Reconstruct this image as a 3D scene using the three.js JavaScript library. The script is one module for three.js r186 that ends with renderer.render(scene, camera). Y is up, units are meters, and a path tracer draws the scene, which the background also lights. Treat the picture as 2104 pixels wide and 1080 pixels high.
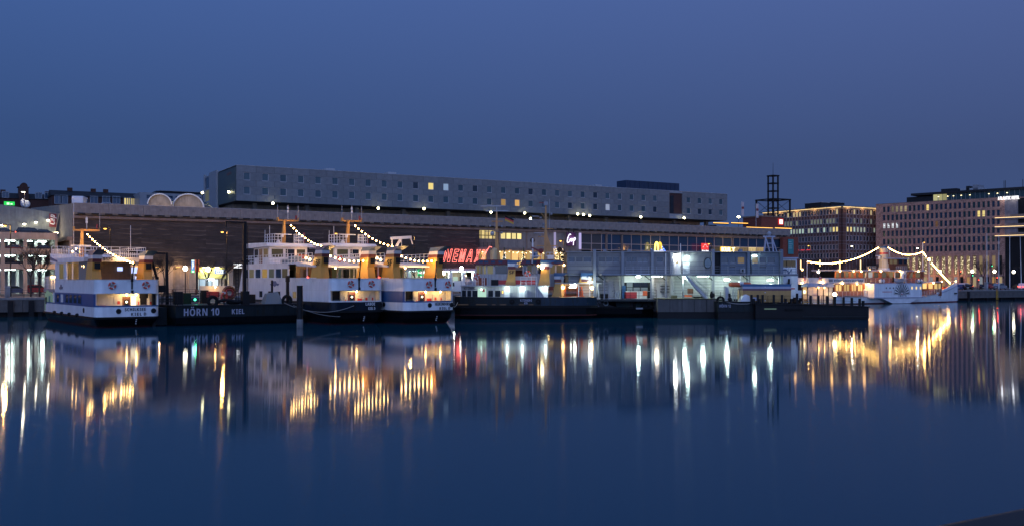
import * as THREE from 'three';
import { mergeGeometries } from 'three/addons/utils/BufferGeometryUtils.js';
import { FontLoader } from 'three/addons/loaders/FontLoader.js';
import { TextGeometry } from 'three/addons/geometries/TextGeometry.js';

// ---------- camera, sky, sun, exposure ----------
const rad = (d) => (d * Math.PI) / 180;
const F = 2000, CX = 1052, HY = 575, CH = 5.2;      // lens and eye height, read from the vanishing lines of the quay and the ferries
const scene = new THREE.Scene();
const camera = new THREE.PerspectiveCamera((2 * Math.atan(540 / F) * 180) / Math.PI, 2104 / 1080, 0.3, 6000);
camera.position.set(0, CH, 0);
camera.lookAt(0, CH, -100);
camera.setViewOffset(2104, 1080, 0, -35, 2104, 1080); // a shift lens: verticals stay upright
const renderer = new THREE.WebGLRenderer({ antialias: true });
renderer.toneMapping = THREE.LinearToneMapping;
renderer.toneMappingExposure = 1;
renderer.shadowMap.enabled = true;
// clear sky at dawn: the view is to the west, the brighter part of the sky is behind it
{
  const W = 512, Hh = 256, d = new Float32Array(W * Hh * 4);
  const mix = (a, b, t) => a + (b - a) * t, ss = (t) => { t = Math.min(1, Math.max(0, t)); return t * t * (3 - 2 * t); };
  for (let j = 0; j < Hh; j++) for (let i = 0; i < W; i++) {
    const el = ((j + 0.5) / Hh - 0.5) * Math.PI, az = ((i + 0.5) / W - 0.5) * 2 * Math.PI;
    const back = (Math.sin(az) + 1) / 2, right = Math.cos(az), e = Math.max(0, el);
    const t = Math.min(1, e / 0.3), zen = ss((e - 0.3) / 1.0);
    for (let c = 0; c < 3; c++) {
      let v = mix([0.026, 0.048, 0.112][c], [0.068, 0.124, 0.335][c], t);
      v = mix(v, [0.14, 0.225, 0.53][c], zen);
      v *= 1 + [0.36, 0.08, 0][c] * right * (1 - zen) * Math.min(1, e / 0.12);
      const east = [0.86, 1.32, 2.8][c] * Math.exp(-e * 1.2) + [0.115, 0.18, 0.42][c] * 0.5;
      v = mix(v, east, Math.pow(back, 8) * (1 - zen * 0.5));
      d[(j * W + i) * 4 + c] = v;
    }
    d[(j * W + i) * 4 + 3] = 1;
  }
  const t = new THREE.DataTexture(d, W, Hh, THREE.RGBAFormat, THREE.FloatType);
  t.mapping = THREE.EquirectangularReflectionMapping; t.magFilter = THREE.LinearFilter; t.needsUpdate = true;
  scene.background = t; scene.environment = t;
}
const sun = new THREE.DirectionalLight(new THREE.Color(1, 0.9, 0.86), 0.07); // sun still under the eastern horizon: a dim, wide glow
sun.position.set(-60, 60, 220); sun.target.position.set(20, 0, -150);
sun.shadow.radius = 60; sun.castShadow = true;
Object.assign(sun.shadow.camera, { left: -200, right: 200, top: 120, bottom: -120, near: 1, far: 900 });
scene.add(sun, sun.target);

// ---------- helpers ----------
const TH = rad(30.4), PS = rad(36.5);               // the quay's and the ferries' turn
const rng = (s) => () => { s = (s + 0x6d2b79f5) | 0; let t = Math.imul(s ^ (s >>> 15), 1 | s); t = (t + Math.imul(t ^ (t >>> 7), 61 | t)) ^ t; return ((t ^ (t >>> 14)) >>> 0) / 4294967296; };
// a vertical plane in plan: through (X, depth Z), running at angle a; a(px) = metres along it, y(py, a) = height on it
class Plane {
  constructor(X, Z, ang) { Object.assign(this, { X, Z, ang, c: Math.cos(ang), s: Math.sin(ang) }); }
  a(px) { const r = (px - CX) / F; return (r * this.Z - this.X) / (this.c - r * this.s); }
  z(a) { return this.Z + this.s * a; }
  y(py, a) { return CH + ((HY - py) * this.z(a)) / F; }
  at(a, y = 0) { return [this.X + this.c * a, y, -this.z(a)]; }
}
const qp = (v) => new Plane(-v * Math.sin(TH), v * Math.cos(TH), TH); // parallel to the quay, v metres from the eye
const fp = (Z) => new Plane(0, Z, 0);                                 // square to the view
const QV = 155, GY = 2.7;                                             // quay edge and street height
const taken = {};
const numbered = (n) => { taken[n] = (taken[n] ?? -1) + 1; return taken[n] ? n + '_' + String(taken[n]).padStart(3, '0') : n; };
function tag(o, label, category, group, kind) {
  if (label) o.userData.label = label;
  if (category) o.userData.category = category;
  if (group) o.userData.group = group;
  if (kind) o.userData.kind = kind;
  return o;
}
function thing(name, label, category, pos = [0, 0, 0], turn = 0, group) {
  const o = new THREE.Group(); o.name = numbered(name);
  o.position.set(...pos); o.rotation.y = turn; scene.add(o);
  return tag(o, label, category, group);
}
function copyOf(root, pos, turn, label, group) {
  const r = root.clone(); r.name = numbered(root.name.replace(/_\d{3}$/, '')); scene.add(r);
  r.userData = { ...root.userData };
  r.position.set(...pos); r.rotation.y = turn;
  if (label) r.userData.label = label;
  if (group) r.userData.group = group;
  return r;
}
const V = (p) => new THREE.Vector3(...p), UPV = new THREE.Vector3(0, 1, 0);
class G {
  constructor() { this.a = []; }
  add(g, m) {
    g = g.index ? g.toNonIndexed() : g;
    if (m) g.applyMatrix4(m);
    for (const k of Object.keys(g.attributes)) if (k !== 'position' && k !== 'normal' && !(this.keepUV && k === 'uv')) g.deleteAttribute(k);
    g.morphAttributes = {}; this.a.push(g); return this;
  }
  box(x, y, z, w, h, d, ry = 0, rx = 0, rz = 0) {
    return this.add(new THREE.BoxGeometry(w, h, d), new THREE.Matrix4().makeRotationFromEuler(new THREE.Euler(rx, ry, rz)).setPosition(x, y, z));
  }
  b(x0, x1, y0, y1, z0, z1) { return this.box((x0 + x1) / 2, (y0 + y1) / 2, (z0 + z1) / 2, Math.abs(x1 - x0), Math.abs(y1 - y0), Math.abs(z1 - z0)); }
  static along(p, q) {
    const a = V(p), b = V(q), d = b.clone().sub(a), L = d.length(); d.normalize();
    const m = new THREE.Matrix4(), up = Math.abs(d.y) > 0.99 ? new THREE.Vector3(0, 0, 1) : UPV;
    const x = new THREE.Vector3().crossVectors(up, d).normalize(), y = new THREE.Vector3().crossVectors(d, x);
    m.makeBasis(x, y, d).setPosition(a.add(b).multiplyScalar(0.5));
    return [m, L];
  }
  bar(p, q, w, h = w) { const [m, L] = G.along(p, q); return this.add(new THREE.BoxGeometry(w, h, L), m); }
  rod(p, q, r, n = 6, r2 = r) { const [m, L] = G.along(p, q); const g = new THREE.CylinderGeometry(r2, r, L, n); g.rotateX(Math.PI / 2); return this.add(g, m); }
  tube(pts, r, n = 5, closed = false, seg = pts.length * 3) { return this.add(new THREE.TubeGeometry(new THREE.CatmullRomCurve3(pts.map(V), closed, 'catmullrom', 0.4), seg, r, n, closed)); }
  cyl(x, y0, y1, z, r0, r1 = r0, n = 12) { const g = new THREE.CylinderGeometry(r1, r0, y1 - y0, n); g.translate(x, (y0 + y1) / 2, z); return this.add(g); }
  sph(x, y, z, r, sx = 1, sy = 1, sz = 1, n = 10) { const g = new THREE.SphereGeometry(r, n, Math.ceil(n * 0.7)); g.scale(sx, sy, sz); g.translate(x, y, z); return this.add(g); }
  ext(pts, depth, m, bevel = 0) { // polygon in x, y pushed from z = 0 to depth
    const s = new THREE.Shape(pts.map((p) => new THREE.Vector2(...p)));
    return this.add(new THREE.ExtrudeGeometry(s, { depth, bevelEnabled: bevel > 0, bevelThickness: bevel, bevelSize: bevel, bevelSegments: 1, curveSegments: 8 }), m);
  }
  side(pts, x0, x1) { // polygon in (z, y) pushed from x0 to x1
    return this.ext(pts.map(([z, y]) => [-z, y]), x1 - x0, new THREE.Matrix4().makeRotationY(Math.PI / 2).setPosition(x0, 0, 0));
  }
  tor(x, y, z, R, r, ry = 0, rx = 0) { const g = new THREE.TorusGeometry(R, r, 7, 18); return this.add(g, new THREE.Matrix4().makeRotationFromEuler(new THREE.Euler(rx, ry, 0)).setPosition(x, y, z)); }
  geo() {
    const g = this.a.length > 1 ? mergeGeometries(this.a) : this.a[0];
    if (this.keepUV) return g;
    const p = g.attributes.position, n = g.attributes.normal, uv = new Float32Array(p.count * 2); // box projection in metres
    for (let i = 0; i < p.count; i += 3) {
      let X = 0, Y = 0, Z = 0;
      for (let k = 0; k < 3; k++) { X += n.getX(i + k); Y += n.getY(i + k); Z += n.getZ(i + k); }
      X = Math.abs(X); Y = Math.abs(Y); Z = Math.abs(Z);
      for (let k = 0; k < 3; k++) {
        const j = i + k, x = p.getX(j), y = p.getY(j), z = p.getZ(j);
        uv[j * 2] = Z >= X && Z >= Y ? x : X >= Y ? z : x; uv[j * 2 + 1] = Y > X && Y > Z ? z : y;
      }
    }
    return g.setAttribute('uv', new THREE.BufferAttribute(uv, 2));
  }
  mesh(name, mat, parent) { return part(name, this.geo(), mat, parent); }
}
function part(name, geo, mat, parent, pos) {
  const m = new THREE.Mesh(geo, mat); m.name = parent ? name : numbered(name);
  m.castShadow = m.receiveShadow = true;
  if (pos) m.position.set(...pos);
  (parent ?? scene).add(m); return m;
}
const g = () => new G();
const fonts = {};
for (const f of ['sans_bold', 'serif_bold']) fonts[f] = await new FontLoader().loadAsync('fonts/droid/droid_' + f + '.typeface.json');
// lettering: real, thin solid letters standing on a surface; x, y = lower left, w = wanted width
function letters(text, w, h, depth, font = 'sans_bold', spread = 0) {
  const parts = []; let x = 0;
  const H0 = new TextGeometry('H', { font: fonts[font], size: 100, depth: 1 }); H0.computeBoundingBox();
  for (const ch of text) {
    if (ch === ' ') { x += 40; continue; }
    const t = new TextGeometry(ch, { font: fonts[font], size: 100, depth: 1, curveSegments: 3 }); t.computeBoundingBox();
    t.translate(x - t.boundingBox.min.x, 0, 0); x += t.boundingBox.max.x - t.boundingBox.min.x + 14 + spread;
    parts.push(t.index ? t.toNonIndexed() : t);
  }
  const m = mergeGeometries(parts); m.computeBoundingBox();
  const b = m.boundingBox; m.translate(-b.min.x, 0, 0); m.scale(w / (b.max.x - b.min.x), h / H0.boundingBox.max.y, depth);
  m.computeVertexNormals(); return m;
}
function text(parent, name, str, mat, x, y, z, w, h, { ry = 0, depth = 0.03, font, spread, slant = 0 } = {}) {
  const t = letters(str, w, h, depth, font, spread);
  if (slant) t.applyMatrix4(new THREE.Matrix4().makeShear(0, 0, slant, 0, 0, 0));
  const m = part(name, t, mat, parent, [x, y, z]); m.rotation.y = ry; return m;
}
// ---------- textures: what surfaces are made of ----------
function valueNoise(seed) {
  const r = rng(seed), P = new Float32Array(65536).map(() => r());
  return (x, y, per) => { // tiles with period per
    const xi = Math.floor(x), yi = Math.floor(y), fx = x - xi, fy = y - yi, w = (a) => ((a % per) + per) % per;
    const h = (a, b) => P[((w(a) * 131 + w(b) * 7919) & 65535)], u = fx * fx * (3 - 2 * fx), v = fy * fy * (3 - 2 * fy);
    return (h(xi, yi) * (1 - u) + h(xi + 1, yi) * u) * (1 - v) + (h(xi, yi + 1) * (1 - u) + h(xi + 1, yi + 1) * u) * v;
  };
}
function tex(size, metres, fn, srgb = true) { // fn(u, v) in 0..1 gives [r, g, b] or a grey
  const d = new Uint8Array(size * size * 4);
  for (let j = 0; j < size; j++) for (let i = 0; i < size; i++) {
    const c = fn(i / size, j / size), a = Array.isArray(c) ? c : [c, c, c];
    for (let k = 0; k < 3; k++) d[(j * size + i) * 4 + k] = Math.min(255, Math.max(0, a[k] * 255));
    d[(j * size + i) * 4 + 3] = 255;
  }
  const t = new THREE.DataTexture(d, size, size); t.wrapS = t.wrapT = THREE.RepeatWrapping; t.magFilter = THREE.LinearFilter;
  t.repeat.set(1 / metres, 1 / metres); if (srgb) t.colorSpace = THREE.SRGBColorSpace; t.needsUpdate = true; return t;
}
const vn = valueNoise(7);
const fbm = (u, v, f, oct = 4, sx = 1) => { let s = 0, a = 0.5, t = 0; for (let o = 0; o < oct; o++, f *= 2, a *= 0.5) { s += a * vn(u * f * sx, v * f, f * sx); t += a; } return s / t; };
const T = {};
T.grime = tex(256, 5, (u, v) => { const n = fbm(u, v, 4), s = fbm(u, v, 2, 3, 8); return 0.80 + 0.2 * (0.55 * n + 0.45 * s); });
T.streak = tex(256, 6, (u, v) => { const s = fbm(u, v, 2, 4, 16), n = fbm(u, v, 8); return 0.55 + 0.45 * (0.6 * s + 0.4 * n); });
T.concrete = tex(256, 4, (u, v) => { const n = fbm(u, v, 4, 5), s = fbm(u, v, 2, 3, 8); return 0.62 + 0.38 * (0.6 * n + 0.4 * s); });
T.rough = tex(128, 3, (u, v) => 0.35 + 0.5 * fbm(u, v, 8), false);
T.stone = tex(512, 12, (u, v) => { // long uneven courses of split stone with pale ragged lips
  const c = v * 14, row = Math.floor(c), k = vn(row * 7.3, 3.1, 256), e = c % 1, w = fbm(u + k, v, 3, 3), lip = vn(u * 7 + k * 40, row * 3.7, 256), wob = 0.3 * (vn(u * 12 + k * 9, row, 256) - 0.5);
  const edge = Math.max(0, 1 - Math.abs(e - 0.25 - wob) * 5) * Math.max(0, lip - 0.32) * 1.7, tone = 0.56 + 0.16 * vn(Math.floor(u * 5 + k * 9) * 3.7, row * 5.1, 256) + 0.32 * (w - 0.5) + 0.1 * (fbm(u, v, 24, 2) - 0.5);
  const val = tone + 0.5 * edge; return [val, val * 0.94, val * 0.9];
});
T.stoneH = tex(256, 9, (u, v) => { const row = Math.floor(v * 19), k = vn(row * 7.3, 3.1, 256), e = (v * 19) % 1; return 0.4 * fbm(u + k, v, 4, 3) + 0.5 * Math.sin(e * Math.PI) * (0.5 + 0.5 * k); }, false);
T.brick = tex(512, 4, (u, v) => {
  const row = Math.floor(v * 52), o = (row % 2) * 0.5, bx = u * 16 + o, e = (v * 52) % 1, f = bx % 1;
  if (e < 0.14 || f < 0.05) return [0.62, 0.58, 0.54];
  const n = vn(Math.floor(bx) * 3.3, row * 1.7, 256), m = 0.75 + 0.3 * n + 0.15 * (fbm(u, v, 16) - 0.5); return [m, m * 0.92, m * 0.88];
});
T.mottled = tex(512, 6, (u, v) => { const a = Math.floor(v * 60), b = Math.floor(u * 22 + (a % 2) * 0.5), n = vn(b * 3.1, a * 1.9, 256), w = fbm(u, v, 6); const m = 0.55 + 0.4 * n + 0.25 * (w - 0.5); return [m, m * 0.93, m * 0.92]; });
T.asphalt = tex(256, 3, (u, v) => 0.6 + 0.4 * fbm(u, v, 32, 3));
T.ripple = tex(512, 26, (u, v) => 0.5 * fbm(u, v, 16, 3) + 0.5 * fbm(u + 0.3, v, 6, 3, 2), false);
T.patch = tex(256, 180, (u, v) => 0.5 + 0.5 * Math.min(1, Math.max(0, 2.6 * (fbm(u, v, 3, 4, 1) - 0.36))), false);
T.hullmap = tex(256, 7, (u, v) => { const n = fbm(u, v, 4, 4), s = fbm(u, v, 2, 4, 12); const k = 0.55 + 0.45 * (0.5 * n + 0.5 * s); return s > 0.62 && n > 0.5 ? [k * 1.0, k * 0.86, k * 0.74] : [k, k, k]; });
T.ripbump = tex(256, 3.2, (u, v) => fbm(u, v, 3, 3, 2), false);

const std = (r, gg, b, rough = 0.6, o = {}) => { const m = new THREE.MeshStandardMaterial({ roughness: rough, ...o }); m.color.setRGB(r, gg, b); return m; };
const matte = (r, gg, b, rough = 0.6, o = {}) => { const m = new THREE.MeshPhysicalMaterial({ roughness: rough, specularIntensity: 0.3, ...o }); m.color.setRGB(r, gg, b); return m; };
const glow = (r, gg, b, k = 1) => { const m = new THREE.MeshStandardMaterial({ color: 0x111111, roughness: 0.6 }); m.emissive.setRGB(r, gg, b); m.emissiveIntensity = k; return m; };
const M = {
  white: std(0.86, 0.86, 0.86, 0.36, { map: T.grime, bumpMap: T.ripbump, bumpScale: 0.012 }),
  whiteFlat: std(0.80, 0.79, 0.77, 0.5, { map: T.grime }),
  tugWhite: std(0.58, 0.57, 0.55, 0.45, { map: T.streak }),
  cream: std(0.70, 0.64, 0.50, 0.5, { map: T.grime }),
  hull: matte(0.008, 0.009, 0.011, 0.32, { map: T.hullmap }),
  hullNavy: matte(0.012, 0.022, 0.036, 0.35, { map: T.hullmap }),
  hullGreen: matte(0.017, 0.026, 0.03, 0.42, { map: T.hullmap }),
  hullBlue: matte(0.018, 0.04, 0.065, 0.3, { map: T.hullmap }),
  boot: matte(0.09, 0.02, 0.022, 0.5, { map: T.hullmap }),
  blue: std(0.014, 0.085, 0.25, 0.4, { map: T.grime }),
  capBlue: std(0.03, 0.10, 0.22, 0.4, { map: T.grime }),
  funnel: std(0.64, 0.32, 0.05, 0.42, { map: T.grime }),
  maroon: std(0.16, 0.03, 0.03, 0.45, { map: T.grime }),
  mast: std(0.48, 0.24, 0.06, 0.45, { map: T.grime }),
  red: std(0.45, 0.03, 0.025, 0.45), orange: std(0.62, 0.11, 0.03, 0.5), lifered: std(0.50, 0.05, 0.03, 0.5), darkred: std(0.20, 0.02, 0.025, 0.5, { map: T.grime }),
  black: matte(0.012, 0.012, 0.013, 0.5), dark: matte(0.016, 0.016, 0.017, 0.55, { map: T.grime }), rubber: matte(0.012, 0.012, 0.012, 0.85), steel: std(0.30, 0.31, 0.32, 0.4, { metalness: 0.6 }),
  grey: std(0.26, 0.27, 0.29, 0.5, { map: T.grime }), lightgrey: std(0.42, 0.43, 0.45, 0.5, { map: T.grime }), deck: matte(0.06, 0.066, 0.066, 0.55, { map: T.concrete }),
  wood: std(0.30, 0.09, 0.032, 0.35, { map: T.streak }), brownDoor: std(0.20, 0.075, 0.03, 0.35, { map: T.streak }), bench: std(0.16, 0.05, 0.04, 0.5),
  glass: std(0.012, 0.016, 0.022, 0.06), glassBlue: std(0.02, 0.045, 0.08, 0.08), glassGreen: std(0.02, 0.05, 0.055, 0.08),
  concrete: std(0.30, 0.29, 0.28, 0.85, { map: T.concrete }), quay: std(0.13, 0.12, 0.11, 0.8, { map: T.concrete }), asphalt: std(0.05, 0.05, 0.052, 0.6, { map: T.asphalt }), paving: std(0.16, 0.15, 0.14, 0.7, { map: T.concrete }),
  panel: std(0.30, 0.31, 0.33, 0.55, { map: T.grime }), panelDark: std(0.06, 0.085, 0.085, 0.5, { map: T.grime }), parapet: std(0.30, 0.28, 0.26, 0.7, { map: T.concrete }), cornice: std(0.30, 0.22, 0.17, 0.7, { map: T.concrete }),
  stone: std(0.095, 0.083, 0.075, 0.75, { map: T.stone, bumpMap: T.stoneH, bumpScale: 0.12 }), beige: std(0.50, 0.40, 0.30, 0.75, { map: T.concrete }), beigeWall: std(0.33, 0.29, 0.25, 0.75, { map: T.concrete }), whiteWall: std(0.27, 0.285, 0.27, 0.7, { map: T.concrete }),
  redBrick: std(0.22, 0.07, 0.05, 0.8, { map: T.brick }), brownBrick: std(0.15, 0.085, 0.075, 0.8, { map: T.brick }), pinkBrick: std(0.70, 0.43, 0.31, 0.8, { map: T.mottled }), frameStone: std(0.34, 0.28, 0.27, 0.8, { map: T.concrete }), winFrame: std(0.55, 0.50, 0.49, 0.6),
  roofDark: matte(0.028, 0.03, 0.034, 0.7, { map: T.grime }), roofBlue: std(0.012, 0.03, 0.07, 0.5, { map: T.grime }), oldBrick: std(0.07, 0.028, 0.02, 0.85, { map: T.brick }), zinc: std(0.16, 0.20, 0.23, 0.35, { metalness: 0.5, map: T.grime }),
  bark: std(0.035, 0.026, 0.022, 0.9), rope: std(0.30, 0.28, 0.25, 0.9), carDark: std(0.012, 0.014, 0.02, 0.2, { metalness: 0.2 }), carBlack: std(0.01, 0.01, 0.011, 0.18), carSilver: std(0.34, 0.34, 0.36, 0.25, { metalness: 0.6 }), carWhite: std(0.65, 0.65, 0.65, 0.25), carRed: std(0.16, 0.015, 0.015, 0.25), carBlue: std(0.03, 0.05, 0.12, 0.25),
  tarp: std(0.13, 0.17, 0.19, 0.7), containerBlue: std(0.03, 0.12, 0.27, 0.45, { map: T.grime }), containerYellow: std(0.50, 0.28, 0.075, 0.5, { map: T.grime }), lavender: std(0.42, 0.42, 0.50, 0.5, { map: T.grime }), plum: std(0.13, 0.04, 0.07, 0.5, { map: T.grime }),
  teal: std(0.025, 0.14, 0.16, 0.7), yellow: std(0.50, 0.30, 0.02, 0.5), green: std(0.02, 0.3, 0.06, 0.5), moss: std(0.10, 0.09, 0.05, 0.9, { map: T.concrete }),
};
// things that give off light
const L = {
  bulb: glow(1, 0.56, 0.17, 75), warm: glow(1, 0.6, 0.22, 22), cool: glow(0.78, 1, 0.93, 26), coolSoft: glow(0.75, 1, 0.93, 9), sodium: glow(1, 0.5, 0.09, 3), globe: glow(1, 0.93, 0.68, 22), gold: glow(1, 0.56, 0.14, 75), yellowGreen: glow(1, 0.92, 0.5, 24),
  winWarm: glow(1, 0.74, 0.34, 0.8), winDim: glow(1, 0.7, 0.35, 0.22), winCool: glow(0.75, 0.95, 1, 0.9), winPale: glow(0.78, 0.92, 0.72, 0.28), winYellow: glow(1, 0.78, 0.26, 0.9), winGreen: glow(0.7, 0.95, 0.8, 0.55), winAmber: glow(1, 0.55, 0.16, 0.7), winMint: glow(0.6, 1, 0.85, 0.5),
  neonRed: glow(1, 0.2, 0.16, 3.8), neonWhite: glow(0.85, 0.82, 1, 2.4), signWhite: glow(0.95, 0.97, 1, 1.7), signYellow: glow(1, 0.62, 0.06, 4), arch: glow(1, 0.72, 0.1, 5), signRed: glow(1, 0.05, 0.05, 0.9), signGreen: glow(0.02, 0.75, 0.2, 1.6), signBlue: glow(0.1, 0.25, 0.9, 1.2), tealSign: glow(0.05, 0.6, 0.55, 0.8),
  tail: glow(1, 0.06, 0.03, 8), head: glow(1, 0.92, 0.75, 14), green: glow(0.05, 1, 0.45, 7), redLamp: glow(1, 0.06, 0.03, 9), orangeStrip: glow(1, 0.5, 0.08, 2.6), stripWarm: glow(1, 0.68, 0.3, 2.2), screen: glow(0.45, 0.55, 1, 1.6), blueLed: glow(0.12, 0.25, 1, 4), fairy: glow(1, 0.78, 0.45, 9),
};
const lightsAt = [];
function lamp(x, y, z, color, cd, size = 0.1) { // the light of a glowing fitting, world metres
  const l = new THREE.PointLight(new THREE.Color(...color), cd); l.position.set(x, y, z); l.shadow.radius = size / 0.02; l.castShadow = true; l.name = 'lamp_light'; scene.add(l); return l;
}
const WARM = [1, 0.54, 0.18], COOL = [0.74, 1, 0.92], SOD = [1, 0.48, 0.12], GLB = [1, 0.9, 0.65];
function worldOf(o, p) { o.updateMatrixWorld(true); return V(p).applyMatrix4(o.matrixWorld).toArray(); }
// a wall cut by a grid of openings: bands across, piers between; rows = [[y0, y1], ...], cols = [[x0, x1], ...]
function wallGrid(G0, x0, x1, y0, y1, z0, z1, rows, cols) {
  let y = y0;
  for (const [a, b] of [...rows].sort((p, q) => p[0] - q[0])) {
    if (a > y) G0.b(x0, x1, y, a, z0, z1);
    let x = x0;
    for (const [c, d] of cols) { if (c > x) G0.b(x, c, a, b, z0, z1); x = d; }
    if (x1 > x) G0.b(x, x1, a, b, z0, z1);
    y = b;
  }
  if (y1 > y) G0.b(x0, x1, y, y1, z0, z1);
  return G0;
}
const boxGeo = (() => { const c = {}; return (w, h, d) => (c[[w.toFixed(3), h.toFixed(3), d.toFixed(3)]] ??= g().box(0, 0, 0, w, h, d).geo()); })();
// post-and-rail railing along points
function railing(G0, pts, h, rails = 2, r = 0.03, every = 1.5) {
  for (let i = 0; i + 1 < pts.length; i++) {
    const a = V(pts[i]), b = V(pts[i + 1]), n = Math.max(1, Math.round(a.distanceTo(b) / every));
    for (let k = 1; k <= rails; k++) { const y = (h * k) / rails; G0.bar([a.x, a.y + y, a.z], [b.x, b.y + y, b.z], r * 1.6); }
    for (let k = 0; k <= n; k++) { const p = a.clone().lerp(b, k / n); G0.bar([p.x, p.y, p.z], [p.x, p.y + h, p.z], r * 2); }
  }
  return G0;
}
// ---------- ground, water, quays ----------
const Q = qp(0);                                   // quay frame: x along the quay, z towards the water
const qAt = (u, v, y = 0) => Q.at(u, 0).map((k, i) => k + [-Math.sin(TH) * v, y, -Math.cos(TH) * v][i]);
function qThing(name, label, cat, u, v, y = 0, group, turn = 0) { return thing(name, label, cat, qAt(u, v, y), TH + turn, group); }
const struct = (name, G0, mat, u, v, y = 0) => { const m = G0.mesh(name, mat); m.position.set(...qAt(u, v, y)); m.rotation.y = TH; return tag(m, null, null, null, 'structure'); };
{
  const w = new THREE.PlaneGeometry(2400, 520, 1, 1); w.rotateX(-Math.PI / 2);
  const uv = w.attributes.uv; for (let i = 0; i < uv.count; i++) uv.setXY(i, uv.getX(i) * 2400 * 0.05, uv.getY(i) * 520);
  const wm = new THREE.MeshPhysicalMaterial({ roughness: 0.06, roughnessMap: T.patch, anisotropy: 0.9, anisotropyRotation: Math.PI / 2, ior: 1.175, bumpMap: T.ripple, bumpScale: 0.0007 }); wm.color.setRGB(0.001, 0.058, 0.092);
  const m = part('water', w, wm); m.position.set(0, 0, -180); tag(m, null, null, null, 'structure');
}
struct('street_ground', g().b(-1200, 1200, -0.4, 0, -2600, 0), M.paving, 0, QV + 0.6, GY - 0.02);
struct('road', g().b(-400, 500, -0.05, 0, -13, 0), M.asphalt, 0, 170, GY + 0.004);
struct('pavement', g().b(-120, 205, -0.1, 0, -11, 0), M.paving, 0, 183.4, GY + 0.13);
struct('car_park_ground', g().b(205, 420, -0.05, 0, -12, 0), M.asphalt, 0, 156.8, GY + 0.004);
{
  const q = qThing('quay_wall', 'long concrete quay wall along the far bank above the dark waterline', 'quay', 0, QV);
  for (let i = -9; i < 34; i++) part('wall_panel', boxGeo(9.94, 1.75, 0.7), M.quay, q, [i * 10 + 5, 1.55, -0.35]);
  g().b(-300, 420, 2.43, 2.72, -0.9, 0.12).mesh('coping', M.concrete, q);
  g().b(-300, 420, -2, 0.68, -2.2, -1.2).mesh('sheet_piling', M.black, q);
  for (let i = -12; i < 60; i++) g().b(i * 6, i * 6 + 0.5, -1, 0.68, -0.7, -0.2).mesh('pile', M.black, q);
  const fend = g().b(-0.35, 0.35, -0.8, 2.3, 0.02, 0.35).geo();
  for (const px of [63, 20, 1990, 2150]) part('fender_pile', fend, M.black, q, [qp(QV).a(px), 0, 0]);
  const u = qp(QV).a(2048.5), lad = g();
  for (const s of [-0.3, 0.3]) lad.bar([s, 0.1, 0.2], [s, 2.75, 0.2], 0.09);
  for (let y = 0.4; y < 2.7; y += 0.33) lad.bar([-0.3, y, 0.2], [0.3, y, 0.2], 0.07);
  const l = lad.mesh('quay_ladder', M.yellow); l.position.set(...qAt(u, QV, 0)); l.rotation.y = TH; tag(l, 'yellow steel ladder hanging down the quay wall by the parked cars', 'ladder');
}
{ // the photographer's own quay, its edge cutting the lower right corner
  const n = struct('near_quay', g().b(-60, 80, -4, -0.18, -0, 34), M.quay, 0, 3.85, 3.565);
  const e = g(); e.ext([[-0.30, -0.34], [0.14, -0.34], [0.17, -0.1], [0.10, 0.0], [0.02, 0.02], [-0.16, 0.0], [-0.30, -0.05]], 90, new THREE.Matrix4().makeRotationY(Math.PI / 2).setPosition(-20, 0, 0));
  const m = e.mesh('quay_edge_beam', std(0.02, 0.018, 0.016, 0.6, { map: T.streak })); m.position.set(...qAt(0, 4.02, 3.578)); m.rotation.y = TH + Math.PI * 0;
  tag(m, 'dark timber edge beam of the near quay in the bottom corner', 'edge beam');
}
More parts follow.
